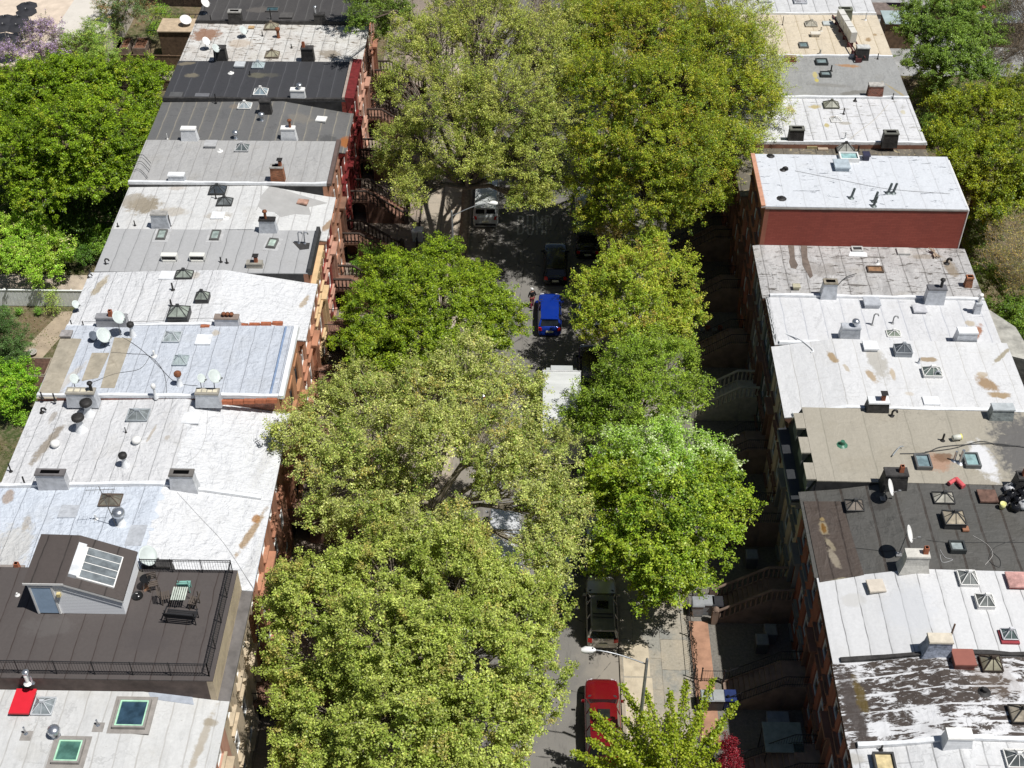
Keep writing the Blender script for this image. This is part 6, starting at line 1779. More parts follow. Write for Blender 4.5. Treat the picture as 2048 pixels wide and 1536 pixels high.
for (px, py, wht), d in zip(bx, desc):
    x, y = at(px, py, 10.1)
    me = MB()
    prof = [(0, 0), (.26, .03), (.33, .15), (.27, .3), (.1, .4), (.05, .46), (.09, .52)]
    me.lathe((0, 0, 0), prof, 11)
    me.v = [(vx * (1 + rng.uniform(-.18, .18)), vy * (1 + rng.uniform(-.18, .18)), vz * (1 + rng.uniform(-.1, .1))) for vx, vy, vz in me.v]
    o = put('rubbish_bag', me.mesh('rubbish_bag', M((.5, .5, .5), .3, var=.4, sc=6) if wht else M((.012, .012, .014), .22, var=.4, sc=5, bump=1.0)), None, (x, y, 10.0), rng.uniform(0, 6))
    tag(o, ('white' if wht else 'black') + ' rubbish bag on the dark roof, ' + d, 'rubbish bag', 'rubbish bags heaped on the dark roof')
x, y = at(2005, 1012, 10.15)
o = put('bucket', MB().lathe((0, 0, 0), [(0, .0), (.14, 0), (.17, .36), (.15, .36), (.13, .05), (0, .05)], 14).mesh('bucket', M((.7, .68, .3), .5)), None, (x, y, 10.0), 0); tag(o, 'pale yellow pail beside the heap of rubbish bags', 'bucket')
x, y = at(1868, 506, 9.5)
b = MB()
for k in range(9):
    a = rng.uniform(0, 3.1); r_ = rng.uniform(.2, .5)
    b.tube((-r_ * math.cos(a), -r_ * math.sin(a), rng.uniform(.02, .1)), (r_ * math.cos(a), r_ * math.sin(a), rng.uniform(.05, .25)), .05, .03, 6)
o = put('scrap_bundle', b.mesh('scrap_bundle', M((.35, .27, .2), .9, var=.5, sc=6)), None, (x, y, 9.42), 0); tag(o, 'bundle of tan and brown scraps on the grimy grey roof', 'scrap')

# ------------------------------------------------------------------ back gardens
def fence_run(p0, p1, label, mat, h_=1.6, name='board_fence', post=True, slat=.14):
    (xa, ya), (xb, yb) = p0, p1
    L_ = math.hypot(xb - xa, yb - ya)
    root = empty(name, ((xa + xb) / 2, (ya + yb) / 2, 0), label, 'fence', None, math.atan2(yb - ya, xb - xa))
    b = MB()
    k = 0
    while k * slat < L_:
        x_ = -L_ / 2 + k * slat
        b.box(x_, x_ + slat - .012, -.012 - .006 * (k % 2), .012, .05, h_ - .03 * ((k * 7) % 3) / 3); k += 1
    b.build('boards', mat, root)
    n = max(2, int(L_ / 2.4))
    for k in range(n + 1):
        MB().box(-L_ / 2 + k * L_ / n - .05, -L_ / 2 + k * L_ / n + .05, .02, .12, 0, h_ + .1).build('fence_post', mat, root)
    MB().box(-L_ / 2, L_ / 2, -.05, .06, h_ + .002, h_ + .06).build('top_rail', mat, root)
    return root


wf = M((.84, .86, .84), .7, var=.1)
wood = M((.14, .09, .055), .9, var=.4, sc=3)
fence_run((-44, 76.15), (-29.2, 76.2), 'whitish plank fence crossing the left back gardens', wf, 1.5)
fence_run((-40, 111.5), (-28.8, 111.3), 'dark board fence behind the raised planters', wood, 1.6)
fence_run((-39.5, 108.0), (-28.8, 107.6), 'low dark board fence below the planters', wood, 1.0)
fence_run((-42.5, 124.8), (-29, 124.3), 'tall dark board fence at the far left top', M((.06, .04, .03), .9, var=.4), 2.2)
fence_run((-50, 55.6), (-29.3, 55.6), 'old brown fence between the lawn and the lower left garden', wood, 1.2)
fence_run((29.2, 92.0), (52, 92.2), 'brown fence in the shade between right back gardens', wood, 1.6)
# path, patio, terraces
slm = M((.36, .29, .21), .9, var=.2, sc=1.5)
o = MB().extr_z([(-37.2, 69.5), (-35.2, 69.5), (-33.4, 75.6), (-35.0, 75.6)], -.1, .03).build('garden_path', slm); tag(o, kind='structure')
o = MB().box(-60, -28.8, 76.4, 80.0, -.1, .025).build('garden_patio', M((.42, .35, .28), .9, var=.3, sc=1.0)); tag(o, kind='structure')
o = MB().box(-60, -46.0, 112.0, 130, -.1, .03).build('garden_terrace', M((.6, .5, .4), .9, var=.15, sc=1.0)); tag(o, kind='structure')
o = MB().box(-40, -29, 107.9, 113.5, -.1, .035).build('flagstone_path', slab_mat('flagstones', 1.3, 1.0, (.36, .32, .24), (.28, .25, .2), (.14, .2, .07), .4, (.08, .12, .03))); tag(o, kind='structure')
o = MB().box(29.0, 60, 112, 132, -.1, .03).build('garden_paving', M((.3, .3, .29), .9, var=.3, sc=1.0)); tag(o, kind='structure')
root = empty('garden_building', (-45, 121, 0), 'flat cream roofed extension at the top left behind the lilac', 'building')
p0, p1, p2, p3 = at(168, -30, 3), at(262, -30, 3), at(200, 85, 3), at(92, 85, 3)
MB((-45, 121, 0)).extr_z([p0, p1, p2, p3], 0, 2.85).build('wall', M((.5, .45, .38), .9), root)
MB((-45, 121, 0)).extr_z([p0, p1, p2, p3], 2.852, 3.0).build('roof', M((.6, .56, .5), .8, var=.06, sc=.5, dirt=.1), root)
for k, (px, py, d) in enumerate(((53, 10, 'topmost'), (52, 22, 'second from the top'), (8, 36, 'at the picture edge, third down'), (6, 52, 'at the picture edge, fourth down'), (36, 36, 'in the middle beside the lilac'), (33, 53, 'just above the lilac'), (18, 78, 'lowest, standing apart'))):
    x, y = at(px, py, 2.3)
    root = empty('parasol', (x, y, 0.02), 'black parasol on the pale top left terrace, ' + d, 'parasol', 'black parasols on the top left terrace')
    MB().lathe((0, 0, 2.15), [(1.05, 0), (.6, .2), (0, .36), (.6, .16), (1.03, -.04)], 8).build('canopy', M((.03, .03, .035), .8), root)
    MB().tube((0, 0, 0), (0, 0, 2.6), .03, .03, 6).build('pole', WHITE, root)
    MB().lathe((0, 0, 0), [(.3, 0), (.3, .06), (.05, .1)], 10).build('base', M((.3, .3, .3)), root)
for px, d in ((233, 'leftmost of three, half hidden by leaves'), (248, 'middle one of three'), (283, 'rightmost of three')):
    x, y = at(px, 88, .6)
    root = empty('raised_planter', (x, y, .03), 'wooden raised planter with bare soil, ' + d, 'planter', 'raised planters in the top left garden')
    b = MB()
    b.box(-.62, -.54, -1.1, 1.1, 0, .7).box(.54, .62, -1.1, 1.1, 0, .7).box(-.54, .54, -1.1, -1.02, 0, .7).box(-.54, .54, 1.02, 1.1, 0, .7)
    b.build('box_side', M((.2, .15, .12), .9, var=.3), root)
    MB().box(-.539, .539, -1.019, 1.019, 0, .6).build('soil', M((.16, .075, .045), .95, var=.5, sc=6), root)
root = empty('pergola', (-34.8, 116.5, 0), 'black metal pergola frame under ivy beside the far row houses', 'pergola')
b = MB()
for ux in (-2.3, 2.3):
    for uy in (-1.7, 1.7): MB().tube((ux, uy, 0), (ux, uy, 2.4), .04, .04, 5).build('post', IRON, root)
for k in range(9): b.tube((-2.3 + k * .575, -1.7, 2.4), (-2.3 + k * .575, 1.7, 2.4), .025, .025, 4)
b.tube((-2.3, -1.7, 2.4), (2.3, -1.7, 2.4), .04, .04, 4).tube((-2.3, 1.7, 2.4), (2.3, 1.7, 2.4), .04, .04, 4)
b.build('top_frame', IRON, root)
x, y = at(360, 40, 4)
root = empty('garden_building', (x, y, 0), 'low tan roofed annex with a dish beside the charcoal roofed house', 'building')
MB().box(-1.9, 1.8, -1.2, 1.2, 0, 3.4).build('wall', wood, root)
MB().box(-2.0, 1.9, -1.3, 1.3, 3.402, 3.5).build('roof', M((.45, .35, .24), .9, var=.2), root)
dd = MB().lathe((0.5, 0, 3.95), [(0, 0), (.3, .04), (.55, .16), (.55, .13), (.3, 0), (0, -.03)], 18, (.3, -.3, .8)).build('satellite_dish', WHITE, root)
MB().tube((0.5, 0, 3.5), (0.5, 0, 3.93), .04, .04, 6).build('dish_mast', WHITE, dd)
# vegetable beds, hoop
for (px, py, d) in ((70, 735, 'upper wooden framed bed of dark soil in the left garden'), (83, 772, 'lower wooden framed bed of dark soil in the left garden')):
    x, y = at(px, py, .1)
    root = empty('raised_bed', (x, y, 0), d, 'garden bed')
    MB().box(-1.0, -.93, -.9, .9, 0, .25).box(.93, 1.0, -.9, .9, 0, .25).box(-.93, .93, -.9, -.83, 0, .25).box(-.93, .93, .83, .9, 0, .25).build('box_side', M((.3, .25, .19), .9, var=.3), root)
    MB().box(-.929, .929, -.829, .829, 0, .18).build('soil', M((.09, .05, .035), .95, var=.5, sc=5), root)
x, y = at(65, 706, .2)
root = empty('bird_bath', (x, y, 0), 'pale ring shaped basin in the left garden near the beds', 'basin')
MB().lathe((0, 0, .25), [(.28, 0), (.34, .03), (.34, .1), (.28, .1), (.27, .05), (0, .04)], 16).build('basin', M((.45, .42, .37), .8), root)
MB().lathe((0, 0, 0), [(.14, 0), (.07, .1), (.09, .25)], 10).build('pedestal', M((.45, .42, .37), .8), root)
# far right top yard: shed roofs, decking, pink tarpaulin
for (px, py, w_, d_, z, c, lb) in ((2005, 35, 4.6, 2.2, 2.6, (.3, .33, .36), 'blue grey flat roofed shed in the top right corner'), (1800, 36, 3.0, 2.4, 2.6, (.33, .4, .4), 'grey green roofed shed beside the far white roof'), (1930, 8, 6.0, 1.6, 3.0, (.24, .05, .04), 'dark red low building behind the top right trees')):
    x, y = at(px, py, z)
    root = empty('garden_shed', (x, y, 0), lb, 'shed')
    MB().box(-w_ / 2, w_ / 2, -d_ / 2, d_ / 2, 0, z).build('wall', wood, root)
    MB().box(-w_ / 2 - .15, w_ / 2 + .15, -d_ / 2 - .15, d_ / 2 + .15, z + .002, z + .1).build('roof', M(c, .7, var=.15, sc=1), root)
x, y = at(1805, 4, .8)
root = empty('garden_umbrella', (x, y, .03), 'pink and red garden umbrella at the top edge', 'umbrella')
MB().lathe((0, 0, 1.9), [(1.0, 0), (.5, .22), (0, .36), (.5, .18), (.98, -.04)], 8).build('canopy', M((.7, .12, .2), .7, var=.3, sc=2), root)
MB().tube((0, 0, 0), (0, 0, 2.2), .03, .03, 6).build('pole', WHITE, root)
x, y = at(1762, 16, .6)
root = empty('garden_deck', (x + .6, y, 0), 'grey slatted timber deck behind the farthest white roof', 'deck')
b = MB()
for k in range(12): b.box(-2.0, 2.0, -1.3 + k * .22, -1.12 + k * .22, .5, .56)
b.build('deck_boards', M((.2, .16, .14), .9, var=.3), root)
for ux in (-1.8, 1.8): MB().box(ux - .06, ux + .06, -1.2, 1.2, 0, .498).build('joist', wood, root)
# ------------------------------------------------------------------ trees and shrubs
def leafmat(name, trans=0.33, rough=0.42):
    t = NT(name)
    a = t.n('ShaderNodeAttribute', attribute_name='leaf_tone')
    t.b.inputs['Roughness'].default_value = rough
    t.b.inputs['Specular IOR Level'].default_value = 0.35
    t.l(a.outputs['Color'], t.b.inputs['Base Color'])
    tr = t.n('ShaderNodeBsdfTranslucent')
    hs = t.mix(1.0, a.outputs['Color'], (1.25, 1.15, 0.5), 'MULTIPLY')
    t.l(hs, tr.inputs['Color'])
    mx = t.n('ShaderNodeMixShader')
    mx.inputs[0].default_value = trans
    t.l(t.b.outputs[0], mx.inputs[1])
    t.l(tr.outputs[0], mx.inputs[2])
    t.l(mx.outputs[0], t.t.nodes['Material Output'].inputs['Surface'])
    return t.m


LEAFM = leafmat('leaves')
BARK = M((0.11, 0.085, 0.06), 0.95, var=0.4, sc=6)
BARKP = M((0.32, 0.28, 0.21), 0.9, var=0.4, sc=3)       # pale peeling plane bark
BARKG = M((0.17, 0.14, 0.11), 0.95, var=0.35, sc=5)


def np_mesh(name, verts, quads, mat, color=None, smooth=False):
    me = bpy.data.meshes.new(name)
    nv, nf = len(verts), len(quads)
    me.vertices.add(nv)
    me.vertices.foreach_set('co', verts.astype(np.float32).ravel())
    me.loops.add(nf * 4)
    me.loops.foreach_set('vertex_index', quads.astype(np.int32).ravel())
    me.polygons.add(nf)
    me.polygons.foreach_set('loop_start', np.arange(0, nf * 4, 4, dtype=np.int32))
    me.polygons.foreach_set('loop_total', np.full(nf, 4, dtype=np.int32))
    if smooth: me.polygons.foreach_set('use_smooth', np.ones(nf, dtype=bool))
    if color is not None:
        at_ = me.attributes.new('leaf_tone', 'FLOAT_COLOR', 'FACE')
        c = np.ones((nf, 4), dtype=np.float32)
        c[:, :3] = color
        at_.data.foreach_set('color', c.ravel())
    me.materials.append(mat)
    me.update()
    me.validate()
    return me


def unit(a):
    return a / np.maximum(np.linalg.norm(a, axis=1, keepdims=True), 1e-9)


def leaf_quads(c, n, size, rng, aspect=0.72):
    N = len(c)
    n = unit(n)
    r = rng.normal(size=(N, 3))
    t = unit(np.cross(n, r))
    b = np.cross(n, t)
    L_, W_ = size[:, None] * 0.5, size[:, None] * 0.5 * aspect
    k = n * size[:, None] * 0.12
    v = np.empty((N, 4, 3))
    v[:, 0] = c + t * L_ - k
    v[:, 1] = c + b * W_ + k * .5
    v[:, 2] = c - t * L_ - k
    v[:, 3] = c - b * W_ + k * .5
    return v.reshape(-1, 3), np.arange(N * 4).reshape(N, 4)


def tube_quads(p0, p1, r0, r1, ns=4):
    N = len(p0)
    d = unit(p1 - p0)
    h = np.where(np.abs(d[:, 2:3]) > .9, np.array([[1., 0, 0]]), np.array([[0, 0, 1.]]))
    u = unit(np.cross(d, h))
    w_ = np.cross(d, u)
    v = np.empty((N, 2 * ns, 3))
    for i in range(ns):
        a = 2 * math.pi * i / ns
        o = u * math.cos(a) + w_ * math.sin(a)
        v[:, i] = p0 + o * r0[:, None]
        v[:, ns + i] = p1 + o * r1[:, None]
    base = (np.arange(N) * 2 * ns)[:, None, None]
    q = np.array([[i, (i + 1) % ns, ns + (i + 1) % ns, ns + i] for i in range(ns)])[None]
    return v.reshape(-1, 3), (base + q).reshape(-1, 4)


TREE_N = [0]


def tree(label, base, lobes, pal, leaf=.2, dens=230, twig=.75, ncl=1.0, up=.45, flat=0.0, bark=BARK, trunk_r=.3, cat='tree', name='street_tree', group=None,
         px=True, gap=.0, twigs=True, nrm_up=1.05, seed=None, jitter=.27, lowcut=-.35, limb=1.0, tips=None, tipdir=None, fork=.45, clump=6, bright=1.7, holes=()):
    """lobes: (px, py, z, radius px, vertical half height m) seen in the photograph, or world (x, y, z, r, rz)"""
    TREE_N[0] += 1
    rng = np.random.default_rng(seed if seed is not None else 100 + TREE_N[0])
    W = []
    for (a, b_, z, r, rz) in lobes:
        if px:
            x, y = at(a, b_, z)
            W.append((x, y, z, r / scale_at(b_, z), rz))
        else: W.append((a, b_, z, r, rz))
    W = np.array(W)
    bx, by = base
    org = np.array([bx, by, 0.0])
    C, R = W[:, :3], np.stack([W[:, 3], W[:, 3], W[:, 4]], 1)
    # branch ends spread over the crown's outer shell
    cl, clo, lid = [], [], []
    for i in range(len(W)):
        m = int(max(5, 7.5 * ncl * W[i, 3] ** 2 + 8))
        d = unit(rng.normal(size=(m * 3, 3)))
        d = d[d[:, 2] > lowcut][:m]
        f = rng.uniform(.3, 1.12, size=(len(d), 1)) ** .55
        p = C[i] + d * R[i] * f
        keep = np.ones(len(p), bool)
        for j in range(len(W)):
            if j == i: continue
            q = np.linalg.norm((p - C[j]) / R[j], axis=1)
            keep &= (q > .6) | (rng.random(len(p)) < .3)
        cl.append(p[keep]); clo.append(d[keep]); lid.append(np.full(keep.sum(), i))
    cl, clo, lid = np.concatenate(cl), np.concatenate(clo), np.concatenate(lid)
    if gap > 0:
        k = rng.random(len(cl)) > gap
        cl, clo, lid = cl[k], clo[k], lid[k]
    for (hx, hy, hr) in holes:                                   # openings in the crown where limbs and what lies below show
        for hz in np.arange(1.5, 17, .7):
            q = np.array([*at(hx, hy, hz), hz])
            k = np.linalg.norm(cl - q, axis=1) > hr / scale_at(hy, hz) + .35
            cl, clo, lid = cl[k], clo[k], lid[k]
    area = float((W[:, 3] ** 2).sum() * 3.14)
    nleaf = int(dens * area * 2.6)
    K = len(cl)
    # twigs grow out of each branch end
    nt = clump
    ts = np.repeat(cl, nt, 0) - np.repeat(clo, nt, 0) * .25 + rng.normal(size=(K * nt, 3)) * jitter
    td = np.repeat(clo, nt, 0) * .55 + rng.normal(size=(K * nt, 3)) * .62
    td[:, 2] = td[:, 2] * (1 - flat) + up
    td = unit(td)
    clen = rng.uniform(.7, 1.3, K)
    tl = rng.uniform(.45, 1.1, K * nt) * twig * np.repeat(clen, nt)
    te = ts + td * tl[:, None]
    per = max(2, nleaf // (K * nt))
    u = rng.uniform(.12, 1.04, size=(K * nt, per, 1))
    c = ts[:, None] + (te - ts)[:, None] * u + rng.normal(size=(K * nt, per, 3)) * np.array([.085, .085, .06]) * (1 + leaf)
    c = c.reshape(-1, 3)
    cloN = np.repeat(clo, nt * per, 0)
    n = rng.normal(size=c.shape) * .55 + cloN * .35
    n[:, 2] += nrm_up
    sz = leaf * .66 * rng.uniform(.55, 1.25, len(c))
    # tone: palette entry per branch end, with scatter per leaf
    palc = np.array([q[:3] for q in pal])
    wgt = np.array([q[3] for q in pal], float)
    wgt /= wgt.sum()
    ck = rng.choice(len(pal), K, p=wgt)
    lk = np.repeat(ck, nt * per)
    alt = rng.random(len(c)) < .45
    lk = np.where(alt, rng.choice(len(pal), len(c), p=wgt), lk)
    col = palc[lk] * rng.uniform(.5, 1.55, (len(c), 1)) * np.repeat(rng.uniform(.85, 1.15, K), nt * per)[:, None] * bright
    v, q = leaf_quads(c - org, n, sz, rng)
    root = empty(name, tuple(org), label, cat, group)
    put('crown', np_mesh('crown', v, q, LEAFM, col), root)
    # wood
    P0, P1, R0, R1 = [], [], [], []
    top = C.mean(0).copy()
    zf = max(1.0, float(C[:, 2].mean() - W[:, 4].mean() * .6)) * fork * 1.5
    zf = min(zf, float(C[:, 2].min()) * .8)
    fk = np.array([bx + (top[0] - bx) * .25, by + (top[1] - by) * .25, zf])
    def seg(a, b, ra, rb): P0.append(a); P1.append(b); R0.append(ra); R1.append(rb)
    b0 = np.array([bx, by, .0])
    m1 = b0 + (fk - b0) * .5 + np.array([.05, .04, 0])
    seg(b0, b0 + (m1 - b0) * .12, trunk_r * 1.35, trunk_r * 1.02); seg(b0 + (m1 - b0) * .12, m1, trunk_r * 1.02, trunk_r * .9); seg(m1, fk, trunk_r * .9, trunk_r * .8)
    for i in range(len(W)):
        e = C[i] - np.array([0, 0, W[i, 4] * .25])
        a = fk.copy()
        dv = e - a
        mid = a + dv * .45 + np.array([0, 0, .12 * np.linalg.norm(dv)]) + rng.normal(size=3) * .2
        rr = trunk_r * .5 * limb
        seg(a, mid, rr, rr * .7); seg(mid, e, rr * .7, rr * .4)
        sel = np.where(lid == i)[0]
        for s_ in sel:
            t_ = rng.uniform(.0, 1.0)
            st_ = mid + (e - mid) * t_
            en = cl[s_] - clo[s_] * .2
            md = st_ + (en - st_) * .55 + np.array([0, 0, .1 * np.linalg.norm(en - st_)]) + rng.normal(size=3) * .12
            seg(st_, md, rr * .2, rr * .11); seg(md, en, rr * .11, .014)
    P0, P1, R0, R1 = np.array(P0), np.array(P1), np.array(R0), np.array(R1)
    v1, q1 = tube_quads(P0 - org, P1 - org, R0, R1, 6)
    if twigs:
        v2, q2 = tube_quads(ts - org, te - org, np.full(len(ts), .014), np.full(len(ts), .006), 3)
        q2 = q2 + len(v1)
        v1, q1 = np.concatenate([v1, v2]), np.concatenate([q1, q2])
    put('trunk', np_mesh('trunk', v1, q1, bark, None, True), root)
    return root


SG = 'street trees along both pavements'
PLANE = [(.28, .315, .085, 5), (.21, .255, .055, 3), (.36, .37, .13, 2), (.31, .26, .07, .8), (.14, .2, .03, 1.5)]
PLANE2 = [(.235, .285, .055, 5), (.3, .34, .085, 3), (.155, .205, .03, 2.5), (.3, .27, .075, .8)]
tree('large plane tree with yellow green crown, lowest on the left side of the street', (-6.3, 38.5),
     [(640, 1200, 9, 108, 2.4), (780, 1140, 9.5, 110, 2.6), (930, 1160, 10, 125, 2.6), (1040, 1230, 8.5, 100, 2.2), (618, 1320, 8, 85, 2.2), (575, 1210, 8, 50, 1.6), (590, 1440, 7, 48, 1.6), (600, 1510, 6.5, 50, 1.6), (760, 1290, 10.5, 125, 2.8), (920, 1320, 11, 130, 2.8), (1050, 1350, 8.5, 88, 2.2), (650, 1430, 7.5, 105, 2.2), (800, 1450, 10, 130, 2.8), (960, 1460, 9.5, 115, 2.6), (1040, 1430, 7.5, 60, 1.8), (850, 1590, 9, 130, 2.4), (690, 1560, 7, 100, 2.2), (980, 1560, 8.5, 80, 2)],
     PLANE2, leaf=.175, dens=400, twig=.5, ncl=1.4, bark=BARKG, trunk_r=.42, group=SG, gap=.05, holes=[(1014, 1080, 24), (600, 1290, 22), (990, 1320, 12)])
tree('tall pale plane tree whose pale forked limbs show, in the middle of the left side', (-5.9, 51.0),
     [(940, 750, 11.5, 85, 2.2), (1020, 800, 11, 75, 2), (850, 800, 11, 80, 2.2), (720, 800, 9.5, 85, 2), (650, 840, 8.5, 70, 2), (590, 880, 9.5, 62, 1.5), (760, 890, 11, 90, 2.2), (870, 890, 12.5, 85, 2.4), (980, 880, 12, 90, 2.4), (1080, 910, 10, 85, 2), (680, 960, 9.5, 80, 2), (820, 990, 10, 70, 2.2), (1020, 980, 10, 85, 2), (1110, 1020, 8.5, 75, 1.8), (740, 1050, 9, 80, 2), (880, 1080, 10, 90, 2.4), (1090, 1100, 8, 85, 1.8), (990, 1120, 8.5, 50, 1.6), (650, 1040, 8, 55, 1.6)],
     PLANE, leaf=.165, dens=260, twig=.6, ncl=1.4, up=.55, bark=BARKP, trunk_r=.36, group=SG, gap=.12, limb=1.0, holes=[(1014, 1030, 28), (1014, 1075, 22), (918, 965, 30), (870, 1005, 20)])
DARKM = [(.165, .24, .014, 5), (.21, .285, .018, 4), (.09, .15, .01, 3), (.28, .32, .03, 1)]
tree('dense dark green maple reaching over the road, left of the blue hatchback', (-6.0, 66.0),
     [(880, 600, 8, 95, 2), (800, 560, 7.5, 80, 1.8), (950, 590, 7.5, 80, 1.8), (880, 515, 7.5, 45, 1.4), (740, 620, 7, 62, 1.6), (1000, 650, 6.5, 52, 1.4), (850, 680, 7, 85, 1.8), (730, 690, 6, 62, 1.5), (960, 690, 6, 50, 1.4), (790, 720, 5.5, 55, 1.4)],
     DARKM, bright=1.5, leaf=.17, dens=420, twig=.62, ncl=1.25, up=.12, flat=.65, nrm_up=1.1, trunk_r=.26, group=SG)
tree('very tall pale plane tree beside the white passenger van, top left of the street', (-5.7, 82.0),
     [(860, 90, 14, 90, 2.6), (980, 60, 14.5, 95, 2.8), (1080, 110, 13.5, 80, 2.6), (900, 200, 14, 90, 2.6), (1010, 200, 14.5, 95, 2.8), (810, 180, 12, 62, 2), (1100, 240, 12, 62, 2), (820, 280, 10.5, 65, 2), (930, 300, 12, 75, 2.2), (1060, 310, 10.5, 70, 2), (850, 380, 9, 70, 1.8), (1060, 400, 8, 50, 1.5), (1110, 370, 8, 48, 1.5), (960, 330, 9, 62, 1.6), (780, 330, 8.5, 36, 1.4), (940, -20, 13, 100, 2.5), (1130, 60, 13.5, 60, 2.2), (1120, 170, 12.5, 55, 2.2), (1100, -20, 13, 60, 2.2)],
     [(.265, .295, .06, 5), (.2, .25, .04, 3), (.33, .33, .09, 2), (.12, .17, .03, 1.5)], leaf=.155, dens=240, twig=.75, ncl=1.4, up=.75, bark=BARKG, trunk_r=.45, group=SG, gap=.1, fork=.6, holes=[(890, 395, 40), (825, 180, 24), (972, 395, 30), (800, 470, 30), (948, 430, 24)])
tree('huge yellowish green oak over the road at the top right', (7.0, 93.0),
     [(1180, 60, 13, 85, 2.6), (1300, 60, 14, 105, 2.8), (1430, 90, 13.5, 100, 2.6), (1220, 180, 13.5, 95, 2.8), (1340, 180, 14.5, 110, 2.8), (1480, 190, 11.5, 80, 2.2), (1220, 290, 11.5, 85, 2.4), (1340, 300, 12.5, 105, 2.6), (1450, 290, 10.5, 75, 2), (1190, 370, 8.5, 55, 1.8), (1290, 390, 9.5, 85, 2), (1400, 370, 9, 75, 1.8), (1230, 440, 7, 48, 1.5), (1340, 430, 7.5, 50, 1.5), (1300, -40, 13, 130, 2.5), (1150, 130, 12, 50, 2.2), (1165, 300, 9.5, 45, 1.8), (1178, 440, 6.5, 34, 1.4), (1190, 10, 12, 70, 2.2)],
     [(.23, .27, .02, 5), (.17, .23, .018, 4), (.3, .3, .03, 2.5), (.08, .14, .014, 2.5), (.32, .24, .04, .8)], leaf=.15, dens=340, twig=.7, ncl=1.6, up=.65, nrm_up=.8, trunk_r=.42, group=SG, gap=.04)
tree('yellow green plane tree brushing the farthest white roofs at the top right', (9.0, 99.0),
     [(1500, 60, 12.5, 55, 2), (1535, 130, 11.5, 45, 1.6), (1545, 225, 10.5, 40, 1.5), (1510, 130, 12, 50, 2), (1480, 10, 12, 60, 2), (1530, 170, 11.5, 40, 1.6), (1510, 280, 10, 32, 1.3)],
     [(.28, .32, .06, 3), (.22, .28, .04, 3), (.33, .33, .1, 1)], leaf=.15, dens=150, twig=.9, ncl=1.1, up=.6, bark=BARKG, trunk_r=.25, group=SG, gap=.15)
tree('bright yellow green maple right of the blue hatchback', (7.0, 70.5),
     [(1270, 560, 8, 75, 2), (1200, 590, 6.5, 62, 1.6), (1350, 550, 7, 55, 1.6), (1270, 640, 7, 75, 1.8), (1360, 620, 6.5, 48, 1.5), (1190, 650, 5.5, 40, 1.3), (1300, 500, 7, 42, 1.4), (1345, 670, 6, 50, 1.4), (1235, 520, 6.5, 40, 1.3)],
     [(.24, .30, .025, 5), (.17, .25, .025, 3), (.33, .34, .05, 2), (.3, .22, .05, .5)], bright=1.6, leaf=.17, dens=330, twig=.62, ncl=1.15, up=.4, trunk_r=.2, group=SG, gap=.04)
tree('small reddish budding tree just above the bright yellow green maple', (5.9, 74.5),
     [(1222, 478, 6.5, 28, 1.3)], [(.28, .2, .08, 3), (.3, .26, .07, 2)], leaf=.13, dens=260, twig=.5, trunk_r=.08, group=SG)
tree('mid green tree above the round bright green one, right of the box truck', (6.6, 60.0),
     [(1260, 745, 7.5, 78, 2), (1340, 730, 7, 62, 1.7), (1190, 800, 6, 55, 1.5), (1280, 810, 7, 80, 1.8), (1370, 790, 6.5, 45, 1.5), (1220, 860, 5.5, 60, 1.4), (1300, 690, 6.5, 50, 1.4), (1150, 830, 5, 28, 1)],
     [(.17, .26, .025, 5), (.23, .31, .035, 3), (.1, .16, .018, 2)], leaf=.17, dens=270, twig=.7, ncl=1.1, up=.3, flat=.3, trunk_r=.2, group=SG, gap=.05, bright=1.5)
BR = [(.19, .28, .02, 5), (.26, .33, .03, 4), (.1, .17, .014, 3), (.31, .35, .05, 1)]
tree('round bright green tree whose upper crown carries whitish leaf sheen', (7.2, 50.2),
     [(1330, 1000, 8.5, 100, 2.4), (1240, 950, 7.5, 65, 1.8), (1410, 980, 7.5, 72, 2), (1200, 1010, 6, 42, 1.4), (1290, 1070, 7.5, 90, 2.2), (1400, 1070, 7, 75, 1.9), (1230, 1110, 6, 52, 1.6), (1330, 1140, 6.5, 75, 1.8), (1470, 1010, 6, 35, 1.3), (1300, 1180, 5.5, 42, 1.3), (1380, 1150, 5.5, 45, 1.4)],
     BR, bright=1.5, leaf=.2, dens=330, twig=.6, ncl=1.25, up=.25, flat=.3, trunk_r=.24, group=SG)
tr = tree('pale leaf sheen sprays', (7.2, 50.2),
     [(1340, 900, 8.6, 85, 1.6), (1250, 900, 7.6, 55, 1.3), (1420, 925, 7.4, 52, 1.2), (1330, 950, 9.2, 60, 1.2), (1190, 960, 6.4, 20, .8)],
     [(.42, .47, .29, 2.5), (.3, .38, .15, 3), (.22, .33, .05, 6), (.16, .28, .03, 4)], leaf=.18, dens=290, twig=.65, up=.6, seed=77, trunk_r=.03)
# sheen and leaf undersides painted as pale leaves, same tree: hang them under it
BT = [o for o in bpy.data.objects if o.get('label') == 'round bright green tree whose upper crown carries whitish leaf sheen'][0]
for ch in list(tr.children):
    if ch.name.startswith('crown'): ch.parent = BT; ch.name = 'sheen_leaves'
    else: bpy.data.objects.remove(ch)
bpy.data.objects.remove(tr)

